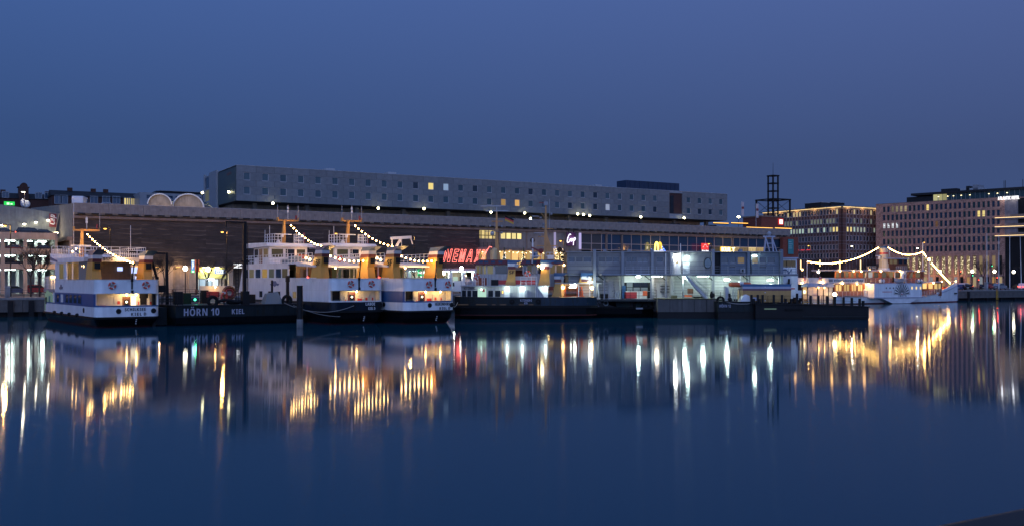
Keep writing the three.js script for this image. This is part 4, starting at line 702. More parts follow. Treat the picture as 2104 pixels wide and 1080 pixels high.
  // name on the transom
  const [n1, n2] = c.name, nx = c.nameX; text(t, 'name_letters', n1, c.ink, nx, (yb + ys) / 2 + 0.12, 0.01, c.nameW, 0.35, { depth: 0.03, spread: 10 }); text(t, 'name_letters', n2, c.ink, nx + c.nameW * 0.3, (yb + ys) / 2 - 0.4, 0.01, c.nameW * 0.72, 0.33, { depth: 0.03, spread: 22 });
  for (const x of c.holes) { const q = g().tor(x, yb + 0.72, 0.03, 0.23, 0.06).mesh('fairlead', M.dark, t); g().cyl(0, 0, 0.05, 0, 0.2).mesh('fairlead_hole', M.black, q).position.set(x, yb + 0.72, 0.0); q.children[0].rotation.x = Math.PI / 2; }
  { const q = g().tor(-h - 0.02, yb + 0.75, -5.2, 0.24, 0.06, Math.PI / 2).mesh('fairlead', M.dark, t); const k = g().cyl(0, 0, 0.05, 0, 0.2).mesh('fairlead_hole', M.black, q); k.position.set(-h - 0.02, yb + 0.75, -5.2); k.rotation.z = Math.PI / 2; }
  for (let i = 0; i < 3; i++) g().b(0.8, 0.9, 0.35 + i * 0.22, 0.45 + i * 0.22, -0.32 + i * 0.1, -0.2 + i * 0.1).mesh('draught_mark', M.whiteFlat, t);
  // small jib crane on the stern
  g().bar([c.jib, yt - 1.0, 0.05], [c.jib, yt + 0.1, 0.05], 0.14).bar([c.jib, yt, 0.05], [c.jib + 0.35, yt + 2.0, -0.2], 0.1).box(c.jib, yt, 0.05, 0.24, 0.3, 0.2).sph(c.jib + 0.35, yt + 2.0, -0.2, 0.11).mesh('jib', M.dark, t);
  g().b(c.jib - 0.1, c.jib + 0.15, yr + 0.02, yr + 0.35, 0.02, 0.14).mesh('stern_light', M.dark, t);
  funnel(t, -h + 0.1, -h + 1.1, c.fz[0], yr + 0.1, c.top, -1, c.sf); funnel(t, h - 1.1, h - 0.1, c.fz[1], yr + 0.1, c.top, 1, false);
  return t;
}
const dd = (r) => [Math.cos(PS), Math.sin(PS)];
// pixel of a ferry's own frame: station s along the port side for a picture column
const ferrySide = (c) => new Plane(c.X - (c.W / 2) * Math.cos(PS), c.Z - (c.W / 2) * Math.sin(PS), PS + Math.PI / 2);
const B = { // the three
  one: { W: 6.9, X: -42.36, Z: 107.4, L: 31.5, Ls: 20.4, yb: 1.08, ys: 2.3, yr: 3.75, yt: 5.2, hull: M.hull, lower: M.white, side: M.white, line: M.blue, ink: M.black, name: ['SCHILKSEE', 'KIEL D'], nameX: -0.4, nameW: 2.25, holes: [-1.05, 2.7], bandSide: true, sternLamps: [[0.05, 7], [1.1, 7]], stair: 1.75, jib: 0.35, top: 8.4, sf: false, fz: [-1.6, -2.3],
    stern: [[-2.75, 0.75, 0.35, 1.15, M.red, 'fire_box', 0.2], [-1.1, 0.85, 0, 2.0, M.cream, 'cabinet'], [-0.2, 0.85, 0, 2.1, M.brownDoor, 'wooden_door'], [0.72, 0.55, 0, 2.15, glow(1, 0.9, 0.66, 1.6), 'lit_doorway'], [1.32, 0.4, 0.1, 1.9, M.cream, 'cabinet'], [2.45, 0.75, 0, 1.9, M.cream, 'cabinet']], label: 'white ferry with blue window band and two funnels, moored alone at the left' },
  two: { W: 7.0, X: -18.3, Z: 115.6, L: 31, Ls: 28.5, yb: 1.5, ys: 2.65, yr: 4.0, yt: 5.35, hull: M.hull, lower: M.hullNavy, side: M.white, line: M.whiteFlat, ink: M.whiteFlat, name: ['LABOE', 'KIEL D'], nameX: 1.0, nameW: 1.25, holes: [-0.6, 3.0], bandSide: false, sternLamps: [[0.3, 8]], stair: -2.4, jib: 0.1, top: 9.2, sf: true, fz: [-2.5, -1.7],
    stern: [[-0.45, 0.95, 0, 2.1, M.maroon, 'wooden_door'], [0.8, 0.55, 0.2, 1.3, M.red, 'fire_box', 0.15], [1.55, 0.8, 0, 1.8, M.cream, 'cabinet'], [2.5, 0.6, 0, 1.8, M.cream, 'cabinet'], [-0.95, 0.3, 0.2, 1.6, M.cream, 'cabinet']], label: 'white ferry with a dark navy stern in the middle of the ferry row' },
  three: { W: 7.0, X: -9.7, Z: 116.6, L: 31, Ls: 28.5, yb: 1.5, ys: 2.6, yr: 3.95, yt: 5.35, hull: M.hull, lower: M.white, side: M.white, line: M.blue, ink: M.black, name: ['HEIKENDORF', 'KIEL D'], nameX: 0.55, nameW: 2.1, holes: [-0.2, 2.9], bandSide: true, sternLamps: [[-0.2, 9], [1.9, 4]], stair: -2.4, jib: 0.55, top: 9.2, sf: true, fz: [-2.8, -2.3],
    stern: [[-1.2, 0.35, 0.5, 1.5, M.cream, 'cabinet'], [-0.75, 0.95, 0, 2.1, M.maroon, 'wooden_door'], [0.45, 0.6, 0.2, 1.3, M.red, 'fire_box', 0.15], [1.25, 0.75, 0, 1.8, M.cream, 'cabinet'], [2.15, 0.6, 0, 1.8, M.cream, 'cabinet']], label: 'white ferry with blue striped white stern, rightmost of the ferry row' },
};
// --- first ferry: open sun deck under a roof
{
  const c = B.one, t = ferry(c), h = c.W / 2, sd = ferrySide(c), S = (px) => sd.a(px), { yr, yt } = c;
  for (const [a, b, m] of [[115.5, 121], [124, 130, M.whiteFlat], [134, 140], [142, 148.5], [150.5, 157.5], [159.5, 166.5]]) sideWindow(t, -h - 0.02, S(b), S(a), 2.55, 3.5, m ?? M.glass, 0, M.blue);
  g().cyl(0, 0, 0, 0, 0.1);
  // raised cabin at the forward end with two tall windows
  const s0 = S(135), s1 = 20.3, roof = 7.5;
  for (const [a, b] of [[S(120.5), s1], [s0, S(131)]]) g().b(-h + 0.02, -h + 0.15, yt, roof - 0.15, -a, -b).mesh('cabin_post', M.white, t);
  sideWindow(t, -h + 0.0, S(130.5), S(121), yt + 0.15, roof - 0.35, glow(0.95, 0.8, 0.3, 0.10)); g().b(-h + 0.06, -h + 0.12, yt, roof, -S(131), -S(120)).mesh('cabin_side', M.white, t);
  g().b(-h + 0.1, h - 0.1, yr + 0.1, roof, -s1 - 0.1, -s1 + 0.1).mesh('cabin_front', M.white, t);
  g().b(-1.9, h - 0.6, yr + 0.1, roof - 0.1, -s0 - 0.1, -s0 + 0.02).mesh('cabin_bulkhead', M.cream, t);
  g().b(h - 0.15, h - 0.05, yt, roof, -s0, -s1).mesh('cabin_side', M.white, t);
  // roof slab, posts, rails
  g().side([[-4.6, roof - 0.22], [-4.3, roof + 0.28], [-s1 - 0.6, roof + 0.4], [-s1 - 2.0, roof + 1.0], [-s1 - 2.0, roof - 0.1], [-s1, roof - 0.22]], -h - 0.15, h + 0.1).mesh('deck_roof', M.white, t);
  g().side([[-s1 + 2.2, roof + 0.1], [-s1 - 1.9, roof + 0.62], [-s1 - 1.9, roof + 0.2], [-s1 + 2.2, roof - 0.1]], -h - 0.18, -h - 0.14).mesh('roof_stripe', M.blue, t);
  for (const s of [5.0, 9, 12.5]) for (const x of [-h + 0.4, h - 0.4]) g().b(x - 0.07, x + 0.07, yr + 0.1, roof, -s - 0.07, -s + 0.07).mesh('deck_post', M.whiteFlat, t);
  g().b(-h + 1.4, h - 1.2, yr + 0.1, roof - 0.2, -7.7, -7.6).mesh('deck_screen', std(0.10, 0.06, 0.045, 0.5, { map: T.streak }), t);
  g().b(-h + 0.2, -h + 0.28, yt, roof - 0.2, -8.6, -4.8).mesh('canvas_side', std(0.24, 0.2, 0.17, 0.8), t);
  for (let i = 0; i < 4; i++) { g().b(-2.6, -0.8, yr + 0.5, yr + 1.2, -9 - i * 1.3, -9.4 - i * 1.3).mesh('bench', i % 2 ? M.bench : M.darkred, t); }
  { const r = g(); railing(r, [[-h, roof + 0.4, -s1 - 1.6], [-h, roof + 0.3, -5], [h - 0.2, roof + 0.3, -5], [h - 0.2, roof + 0.4, -s1 - 1.6]], 1.15, 3, 0.03, 0.9); railing(r, [[-h, roof + 0.95, -s1 - 1.8], [h - 0.2, roof + 0.95, -s1 - 1.8]], 1.0, 2, 0.03, 0.7); r.mesh('sun_deck_rail', M.whiteFlat, t); }
  mast(t, -1.5, -15.2, roof + 0.4, 11.15, 12.9);
  g().rod([0.9, 13, -15], [0.9, 13.1, -15], 0.01).mesh('aerial_tip', M.dark, t);
  g().rod([2.7, roof + 0.4, -9.2], [2.7, roof + 4.2, -9.2], 0.03).rod([-2.4, roof, -15], [-2.4, 15.2, -15], 0.03).mesh('aerial', M.whiteFlat, t);
  // fore deck shelter and bow rails seen to port
  const shelter = g().side([[-22.5, 1.3], [-22.5, 3.3], [-25.2, 4.0], [-26.6, 3.4], [-26.6, 1.3]], -h + 0.05, -h + 0.25).mesh('bow_shelter', glow(0.55, 0.95, 0.8, 0.16), t);
  g().b(-h + 0.0, -h + 0.04, 2.3, 3.2, -24, -23.2).mesh('notice', M.teal, shelter); g().tor(-h + 0.02, 2.6, -25.6, 0.42, 0.07, Math.PI / 2).mesh('oval_port', M.dark, shelter);
  g().b(-h + 0.2, h - 0.3, 1.3, 4.0, -22.5, -21.8).mesh('fore_house', M.white, t); g().side([[-21, 3.7], [-21, 4.1], [-27.5, 4.1], [-27.5, 3.7]], -h + 0.1, h - 0.1).mesh('fore_roof', M.grey, t);
  { const r = g(); railing(r, [[-h + 0.2, 4.1, -21.5], [-h + 0.2, 4.1, -27.4], [h - 0.2, 4.1, -27.4]], 1.6, 3, 0.035, 0.9); r.mesh('fore_rail', M.whiteFlat, t); }
  g().b(-2.6, 2.6, 1.2, 2.9, -29.5, -28.4).mesh('bow_ramp', M.dark, t); for (const s of [8, 12, 16, 20]) g().sph(-h - 0.1, c.yb + 0.12, -s, 0.22, 1, 1, 2).mesh('fender', M.rubber, t);
  // logo of the line: a small ship silhouette with wave
  g().ext([[-1.1, 0], [-0.5, 0.12], [-0.35, 0.38], [0.25, 0.38], [0.4, 0.12], [1.0, 0.12], [0.7, -0.2], [0.3, -0.12], [-0.1, -0.3], [-0.5, -0.14], [-0.8, -0.25]], 0.02, new THREE.Matrix4().makeRotationY(-Math.PI / 2).setPosition(-h - 0.01, 4.3, -S(124) + 0.2)).mesh('emblem', std(0.12, 0.12, 0.16, 0.5), t);
  text(t, 'number_letters', '5170', M.dark, -1.6, roof - 0.1, -4.28, 1.0, 0.34, { depth: 0.02 });
  // lights
  shipLamp(t, [-h + 0.35, 6.75, -6.2], '', L.warm, WARM, 16, 0.2); shipLamp(t, [-h + 0.35, 6.8, -7.2], '', L.warm, WARM, 9, 0.17);
  for (const [x, s] of [[-1.5, 11], [0.5, 12], [-1.2, 14.5], [1.5, 13.5]]) shipLamp(t, [x, 7.1, -s], '', L.bulb, WARM, 5, 0.1);
  shipLamp(t, [-h + 0.1, 5.6, -22.5], '', L.warm, WARM, 12, 0.15); shipLamp(t, [-h + 0.1, 5.6, -19.8 - 1.4], '', L.warm, WARM, 9, 0.12);
  shipLamp(t, [-2.2, 8.7, -16.5], '', L.bulb, WARM, 6, 0.1); shipLamp(t, [-1.9, 9.0, -15.9], '', L.bulb, WARM, 6, 0.1);
  shipLamp(t, [0.2, 1.9 + 0.8, -24], '', L.coolSoft, [0.6, 1, 0.85], 3, 0.12);
  for (const [x, y, z, w, hh] of [[0.7, 6.5, -7.4, 0.6, 0.45], [2.3, 6.35, -7.4, 1.8, 0.7], [3.0, 5.5, -8.4, 0.9, 0.35]]) g().b(x, x + w, y - hh / 2, y + hh / 2, z, z + 0.08).mesh('screen', L.screen, t);
  buoy(t, [-1.75, 4.62, 0.12], 'red and white lifebuoy on the left ferry, left of the black jib'); buoy(t, [1.85, 4.66, 0.12], 'red and white lifebuoy on the left ferry, right of the black jib');
  c.t = t; c.roof = roof;
  const A = worldOf(t, [-1.0, 11.0, -14.9]), E = worldOf(t, [0.7, 7.2, -0.3]);
  stringLights('string of warm bulbs from the yellow mast down to the left ferry stern', A, E, 18, 0.6, null, L.bulb, 0.95);
}
// --- the two larger ferries with an enclosed saloon, bridge deck and wheelhouse
function bigFerry(c, n) {
  const t = ferry(c), h = c.W / 2, { yr, yt } = c, sal0 = 12.2, sal1 = 28, bd = 7.2;
  // saloon walls with raked windows
  for (const x of [-h + 0.05, h - 0.15]) {
    g().b(x, x + 0.1, yt, 5.5, -4.2, -sal1).mesh('saloon_sill', M.white, t);
    g().b(x, x + 0.1, 6.65, bd, -sal0, -sal1).mesh('saloon_head', M.white, t);
    const st = [sal0 + 0.4, 14.6, 16.9, 19.2, 21.5, 23.8, 26.1, 28];
    st.forEach((s, i) => { if (!i) return; g().b(x, x + 0.1, 5.5, 6.65, -st[i - 1] - 1.75, -s).mesh('saloon_pillar', M.white, t); });
    st.slice(0, -1).forEach((s, i) => { const w = g().b(x + 0.03, x + 0.07, 5.5, 6.65, -s, -s - 1.75).mesh('window', [glow(0.9, 0.75, 0.35, 0.05), M.glass, glow(0.6, 0.8, 0.7, 0.06), glow(1, 0.62, 0.15, 0.28), M.glass, glow(0.9, 0.8, 0.45, 0.10), M.glass][i], t); });
    g().b(x, x + 0.1, 5.5, bd, -sal0, -sal0 - 0.4).mesh('saloon_pillar', M.white, t);
  }
  g().b(-h + 0.1, h - 0.1, yr + 0.1, bd, -sal1 - 0.1, -sal1).mesh('saloon_front', M.white, t); g().side([[-sal1, 3.5], [-sal1, bd], [-sal1 - 1.6, 3.5]], -h + 0.12, h - 0.12).mesh('raked_front', M.white, t);
  g().b(-h + 1.0, h - 1.0, yr + 0.1, bd - 0.1, -sal0 - 0.05, -sal0 + 0.05).mesh('saloon_bulkhead', M.brownDoor, t);
  for (const x of [-1.6, 0.2, 1.5]) g().b(x, x + 0.8, yr + 0.6, yr + 2.6, -sal0 + 0.05, -sal0 + 0.09).mesh('saloon_door', x === 0.2 ? glow(1, 0.75, 0.4, 0.25) : M.glass, t);
  g().b(-h + 0.1, -h + 0.16, yt, 6.7, -8, -8.8).mesh('shelter_screen', M.brownDoor, t);
  g().b(-h - 0.02, h + 0.02, bd, bd + 0.18, -9.6, -sal1 - 0.4).mesh('bridge_deck', M.white, t);
  g().side([[-4.3, 6.75], [-4.3, 6.95], [-9.7, 7.45], [-9.7, 6.95]], -h - 0.05, h + 0.05).mesh('awning', M.whiteFlat, t);
  for (const s of [4.6, 7.2]) for (const x of [-h + 0.3, h - 0.3]) g().b(x - 0.06, x + 0.06, yr + 0.1, 6.9, -s, -s - 0.12).mesh('awning_post', M.whiteFlat, t);
  { const r = g(); railing(r, [[-h + 0.02, bd + 0.18, -5.2], [-h + 0.02, bd + 0.18, -27.6], [h - 0.1, bd + 0.18, -27.6], [h - 0.1, bd + 0.18, -5.2]], 1.1, 3, 0.03, 1.0); r.mesh('bridge_rail', M.whiteFlat, t); }
  g().b(-2.4, 2.4, bd + 0.2, bd + 0.7, -17.2, -14.2).sph(-1, bd + 0.8, -15.8, 0.7, 1.4, 0.6, 1.2).mesh('covered_gear', M.tarp, t); g().b(1.0, 2.2, bd + 0.9, bd + 1.4, -19.4, -19.0).mesh('raft_case', M.orange, t);
  // wheelhouse
  const w0 = 20.2, w1 = 25.6, ww = 2.75, y0 = bd + 0.18, y1 = 9.65;
  const cols = [[-ww + 0.35, -ww + 2.0], [-ww + 2.35, -ww + 3.65], [-ww + 3.95, -ww + 5.2]];
  wallGrid(g(), -ww, ww, y0, y1, -w0 - 0.1, -w0, [[8.25, 9.35]], cols).mesh('wheelhouse_wall', M.white, t);
  cols.forEach((q, i) => g().b(q[0], q[1], 8.25, 9.35, -w0 - 0.08, -w0 - 0.04).mesh('window', [glow(0.8, 0.65, 0.3, 0.05), M.glass, glow(0.8, 0.65, 0.3, 0.04)][i], t));
  for (const x of [-ww, ww - 0.1]) { const G1 = g(); for (const [a, b, ya, yb2] of [[w0 + 0.1, w1, y0, 8.25], [w0 + 0.1, w1, 9.4, y1], [w0 + 0.1, w0 + 0.4, 8.25, 9.4], [w0 + 2.0, w0 + 2.3, 8.25, 9.4], [w0 + 3.6, w0 + 3.8, 8.25, 9.4], [w1 - 0.2, w1, 8.25, 9.4]]) G1.b(x, x + 0.1, ya, yb2, -a, -b); G1.mesh('wheelhouse_wall', M.white, t); for (const [a, b, m] of [[w0 + 0.4, w0 + 2.0, glow(1, 0.7, 0.3, 0.10)], [w0 + 2.3, w0 + 3.6, M.glass], [w0 + 3.8, w1 - 0.2, M.glass]]) g().b(x + 0.03, x + 0.07, 8.25, 9.4, -a, -b).mesh('window', m, t); }
  g().b(-ww - 0.01, -ww + 0.05, y0 + 0.1, 9.4, -w0 - 2.3, -w0 - 3.5).mesh('wheelhouse_door', M.wood, t);
  g().b(-ww, ww, y0, y1, -w1, -w1 + 0.1).mesh('wheelhouse_front', M.white, t);
  g().side([[-w0 + 0.9, y1], [-w0 + 0.9, y1 + 0.15], [-w0 + 0.4, y1 + 0.5], [-w1 - 0.9, y1 + 0.6], [-w1 - 1.4, y1 + 0.05], [-w1 - 1.4, y1 - 0.1]], -ww - 0.6, ww + 0.5).mesh('wheelhouse_roof', M.white, t);
  { const r = g(); for (const x of [-0.55, -0.2]) r.bar([x, y0, -w0 + 0.12], [x, y1, -w0 + 0.12], 0.06); for (let y = y0 + 0.2; y < y1; y += 0.3) r.bar([-0.55, y, -w0 + 0.12], [-0.2, y, -w0 + 0.12], 0.05); r.mesh('roof_ladder', M.whiteFlat, t); }
  { const r = g(), yy = y1 + 0.55; railing(r, [[-1.9, yy, -w0 - 0.2], [-0.9, yy, -w0 - 0.2]], 1.2, 3, 0.035, 0.5); railing(r, [[0.9, yy, -w0 - 0.2], [2.3, yy, -w0 - 0.2], [2.3, yy, -w0 - 3]], 1.2, 3, 0.035, 0.6); railing(r, [[-1.9, yy, -w0 - 0.2], [-1.9, yy, -w0 - 3.5]], 1.2, 3, 0.035, 0.8); r.mesh('roof_rail', M.whiteFlat, t); }
  mast(t, 0, -w0 - 1.8, y1 + 0.5, 13.2, 15.4);
  g().rod([-1.6, y1 + 0.5, -w0 - 2.6], [-1.6, 12.6, -w0 - 2.6], 0.035).rod([-2.1, y1 + 0.5, -w0 - 3], [-2.1, 12, -w0 - 3], 0.03).mesh('aerial', M.whiteFlat, t);
  g().cyl(2.4, y1 + 0.5, y1 + 2.0, -w0 - 0.3, 0.14).mesh('red_lantern', M.darkred, t);
  // main deck windows low on the side
  for (const s of [9.6, 11.7, 14.6, 17.5, 20.5]) sideWindow(t, -h - 0.02, s, s + 1.15, 2.95, 3.75, s === 11.7 || s === 9.6 ? glow(1, 0.72, 0.35, 0.16) : M.glass);
  g().ext([[-1.6, 0.05], [-0.8, 0.22], [-0.5, 0.5], [0.4, 0.5], [0.7, 0.2], [1.5, 0.15], [1.1, -0.12], [0.5, -0.06], [0, -0.25], [-0.6, -0.08], [-1.0, -0.18]], 0.02, new THREE.Matrix4().makeRotationY(-Math.PI / 2).setPosition(-h - 0.01, 4.6, -16.5)).mesh('emblem', std(0.05, 0.09, 0.22, 0.5), t);
  for (const [x, y, z, m, cd, r] of [[-h + 0.2, 7.9, -7.4, L.warm, 20, 0.17], [-h + 0.0, 7.7, c.fz[0] - 3.3, L.warm, 10, 0.14], [-0.8, 6.6, -9, L.bulb, 6, 0.1], [-1.6, 9.1, -w0 - 1.2, L.bulb, 3, 0.1], [1.6, 8.5, -w0 + 0.3, L.bulb, 3, 0.07], [0.5, 6.7, -7, L.bulb, 8, 0.1]]) shipLamp(t, [x, y, z], '', m, WARM, cd, r);
  g().sph(-h + 0.3, 5.5, -7.0, 0.12).mesh('side_lantern', L.redLamp, t);
  const top = worldOf(t, [0.9, 13.0, -w0 - 1.6]), f1 = worldOf(t, [-h + 0.6, c.top + 0.1, c.fz[0] - 1]), f1b = worldOf(t, [-h + 1.2, c.top - 0.9, c.fz[0] - 0.8]), f2 = worldOf(t, [h - 1.15, c.top - 1.5, c.fz[1] - 0.9]);
  stringLights(n + ' mast down to its left funnel', top, f1, 11, 0.5, null, L.bulb, 1.1);
  stringLights(n + ' left funnel across to its right funnel', f1b, f2, 8, 0.35, null, L.bulb, 1.1);
  c.t = t; return t;
}
{
  const t = bigFerry(B.two, 'string of warm bulbs from the navy sterned ferry');
  buoy(t, [-1.0, 4.75, 0.12], 'red lifebuoy on the navy sterned ferry, nearer its left funnel'); buoy(t, [1.75, 4.75, 0.12], 'red lifebuoy on the navy sterned ferry, nearer its right funnel'); buoy(t, [2.4, 7.9, -9.5], 'orange lifebuoy on the bridge rail behind the navy sterned ferry');
}
{
  const c = B.three, t = bigFerry(c, 'string of warm bulbs from the blue striped ferry'), h = c.W / 2;
  buoy(t, [-0.35, 4.68, 0.12], 'red lifebuoy on the blue striped ferry stern, left of its jib'); buoy(t, [2.35, 4.68, 0.12], 'red lifebuoy on the blue striped ferry stern, right of its jib');
  const d = g(), x = -2.0, z = -5.6; d.bar([x, 7.2, z], [x, 8.8, z], 0.3).bar([x, 8.7, z], [x + 0.9, 10.2, z + 0.2], 0.26).bar([x - 0.5, 10.3, z + 0.2], [x + 2.3, 10.5, z + 0.4], 0.28, 0.34).bar([x - 0.3, 10.3, z + 0.2], [x - 0.25, 9.4, z + 0.1], 0.14).bar([x + 2.2, 10.5, z + 0.4], [x + 2.5, 9.6, z + 0.4], 0.1).bar([x + 1.0, 10.4, z + 0.3], [x + 1.0, 9.3, z + 0.3], 0.05).box(x + 1.0, 9.2, z + 0.3, 0.2, 0.4, 0.2); d.mesh('boat_davit', M.whiteFlat, t);
}
// ---------- dark work pontoon with its name in white ----------
{
  const X = (360 - CX) / F * 110, t = thing('work_pontoon', 'dark green work pontoon with white name between the left two ferries', 'pontoon', [X, 0, -110], PS), W = 16.6, D = 17;
  const box = (x0, x1, y0, y1, z0, z1, n, m) => g().b(x0, x1, y0, y1, z0, z1).mesh(n, m, t);
  loft(g(), [rect(-0.6, 0.3, W, -0.6, -D), rect(0.25, 0.1, W, -0.15, -D), rect(0.95, 0, W, -0.02, -D)]).mesh('lower_hull', M.hull, t);
  loft(g(), [rect(0.95, 0.0, W, 0.02, -D), rect(2.2, 0.0, W, 0.02, -D)]).mesh('hull', M.hullGreen, t);
  box(-0.06, W + 0.05, 2.2, 2.33, 0.1, -D, 'deck_edge', M.dark); box(0.3, W - 0.3, 2.33, 2.36, -0.3, -D + 0.3, 'deck', M.deck);
  for (let i = 1; i < 7; i++) box(i * 2.37 - 0.04, i * 2.37 + 0.04, 0.95, 2.2, 0.0, 0.06, 'plate_rib', M.hullGreen);
  text(t, 'name_letters', 'HÖRN 10', M.lavender, 0.9, 1.15, 0.07, 4.1, 0.82, { depth: 0.03, spread: 8 }); text(t, 'name_letters', 'KIEL', M.lavender, 6.5, 1.25, 0.07, 1.5, 0.58, { depth: 0.03, spread: 6 });
  { const r = g(); railing(r, [[0.2, 2.35, -0.8], [0.2, 2.35, -D + 1], [W * 0.6, 2.35, -D + 1]], 1.15, 3, 0.03, 1.6); railing(r, [[0.5, 2.35, -6.5], [9.5, 2.35, -6.5]], 1.3, 4, 0.025, 1.2); railing(r, [[0.3, 2.35, -0.3], [0.9, 2.35, -0.3]], 1.5, 3, 0.03, 0.6); r.mesh('deck_rail', M.black, t); }
  for (const [x, z] of [[4.4, -0.4], [13.6, -0.5]]) { const y = g().tor(x, 2.75, z, 0.52, 0.2).mesh('tyre_fender', M.rubber, t); }
  for (const [x, z, h2] of [[1.2, -4, 1.5], [3, -6.5, 1.3], [6.0, -9, 1.6], [10.5, -5, 1.1]]) box(x, x + 0.9, 2.36, 2.36 + h2, z, z - 0.8, 'deck_box', M.dark);
  g().tube([[4.8, 2.6, -0.6], [6, 2.9, -0.8], [7.5, 2.65, -0.6], [8.3, 2.8, -0.9], [7, 2.6, -1.3]], 0.2, 6).sph(7.2, 2.6, -1.2, 0.6, 1.6, 0.5, 1).mesh('rope_heap', M.black, t);
  // tall dark crane post with a short arm
  g().bar([8.3, 2.3, -0.6], [8.3, 12.1, -0.6], 0.38).bar([8.35, 12.0, -0.6], [6.0, 12.0, -0.6], 0.18).bar([6.05, 12.0, -0.6], [6.05, 11.4, -0.6], 0.1).rod([8.65, 2.3, -0.5], [8.65, 11.6, -0.5], 0.06).box(8.35, 7.4, -0.6, 1.0, 0.2, 0.4).box(8.35, 3.1, -0.6, 0.8, 1.6, 0.8).mesh('crane_post', M.black, t);
  { const r = g(); for (const x of [7.4, 7.7]) r.bar([x, 2.4, -1], [x, 7.4, -1], 0.05); for (let y = 2.8; y < 7.3; y += 0.4) r.bar([7.4, y, -1], [7.7, y, -1], 0.04); r.mesh('post_ladder', M.dark, t); }
  const hull = loft(g(), [[[10.9, 2.36, -0.7], [13.3, 2.36, -0.7], [13.2, 2.36, -2.4], [11, 2.36, -2.4]], [[11.2, 3.5, -0.9], [12.6, 3.85, -1.0], [12.6, 3.8, -1.6], [11.3, 3.6, -1.8]]]).mesh('canvas_cover', M.tarp, t);
  box(12.0, 12.2, 2.36, 5.2, -1.4, -1.6, 'mooring_post', M.dark); box(13.9, 14.2, 2.36, 5.3, -1.2, -1.5, 'mooring_post', M.dark); box(13.85, 14.25, 5.0, 5.75, -1.15, -1.55, 'post_head', M.dark);
  { const bx = worldOf(t, [6.1, 3.2, -1.4]); const q = thing('lifebuoy', 'red lifebuoy standing on the dark pontoon by the crane post', 'lifebuoy', bx, PS + 0.6); g().tor(0, 0, 0, 0.5, 0.13).mesh('ring', M.lifered, q); g().b(-0.05, 0.05, -0.9, -0.4, -0.04, 0.04).mesh('stand', M.dark, q); g().b(-0.14, 0.14, 0.38, 0.64, -0.145, 0.145).mesh('tape', M.whiteFlat, q); }
  // lit store with red gear behind the post
  box(5.9, 10.4, 2.36, 4.5, -9.5, -9.4, 'store_wall', M.cream); box(6.6, 8.2, 3.1, 3.8, -8.8, -9.3, 'gear_crate', M.darkred); g().tor(9.6, 3.6, -9.2, 0.75, 0.18).mesh('hose_reel', M.brownDoor, t); g().tor(9.6, 3.6, -9.1, 0.45, 0.14).mesh('hose_reel', M.darkred, t);
  shipLamp(t, [7.6, 4.35, -8.6], '', L.bulb, WARM, 2.2, 0.09); g().sph(3.6, 2.9, -4.2, 0.13).mesh('green_lantern', L.green, t); lamp(...worldOf(t, [3.6, 3.0, -4.0]), [0.1, 1, 0.45], 2, 0.1);
  // mobile crane arm folded at the left
  const c = g(); c.bar([-0.6, 2.3, -5], [-0.6, 5.6, -5], 0.35).bar([-0.6, 5.4, -5], [-1.3, 8.4, -5.3], 0.26).bar([-1.3, 8.3, -5.3], [-4.6, 8.6, -6], 0.22).bar([0.6, 2.3, -5], [0.5, 8.4, -5], 0.3).bar([-1.3, 8.35, -5.3], [0.6, 8.3, -5], 0.2).bar([-4.5, 8.6, -6], [-4.5, 7.3, -6], 0.07).box(-0.2, 4.2, -5, 1.0, 0.8, 0.8); c.mesh('loading_crane', M.dark, t);
  for (const [x, z] of [[-2.2, -1.2], [-3.6, -2.6]]) box(x, x + 0.35, -0.5, 4.9, z, z - 0.35, 'mooring_post', M.black);
  box(-4.6, -0.3, 0.1, 2.1, -2.2, -12, 'side_float', M.hullGreen); g().sph(-2.2, 2.9, -6, 1.0, 1.4, 1, 1.2).sph(-3.6, 2.6, -7, 0.9, 1.3, 0.8, 1).mesh('canvas_cover', M.lightgrey, t);
}
{ // dolphin pile in front
  const Z = 107.5, X = (615.5 - CX) / F * Z, y = CH + (HY - 587) * Z / F, p = thing('dolphin_pile', 'thick dark mooring pile standing in the water before the navy ferry', 'mooring pile', [X, 0, -Z]);
  g().cyl(0, 0, y, 0, 0.33, 0.33, 14).mesh('pile', M.dark, p); g().cyl(0, -2, 0.9, 0, 0.35, 0.345, 14).mesh('wet_foot', M.concrete, p); g().cyl(0, y, y + 0.06, 0, 0.36, 0.34, 14).mesh('pile_cap', M.black, p); g().bar([-0.4, 2.2, 0.36], [0.4, 2.2, 0.36], 0.12).mesh('mooring_ring', M.dark, p);
}
for (const [lab, a, b, sag] of [['slack pale mooring rope from the dark pontoon to the navy stern', worldOf(B.two.t, [-0.6, 2.2, 0.1]), [(583 - CX) / F * 108, 2.7, -108], 0.9], ['pale mooring rope drooping below the navy stern', worldOf(B.two.t, [-2.5, 0.95, 0.3]), [(600 - CX) / F * 108, 2.4, -108.5], 0.3], ['dark mooring rope along the white side of the blue striped ferry', worldOf(B.three.t, [-0.2, 2.15, 0.1]), worldOf(B.two.t, [3.4, 1.7, 0.1]), 0.5], ['mooring rope between the blue striped ferry and the tug', worldOf(B.three.t, [2.9, 2.2, 0.1]), [-7.2, 2.3, -129], 0.4]]) {
  const A = V(a), E = V(b), pts = Array.from({ length: 12 }, (_, i) => { const k = i / 11, p = A.clone().lerp(E, k); p.y -= sag * 4 * k * (1 - k); return p.sub(A).toArray(); });
  const m = g().tube(pts, 0.035, 5).mesh('mooring_rope', lab.startsWith('dark') ? M.dark : M.rope); m.position.copy(A); tag(m, lab, 'rope');
}
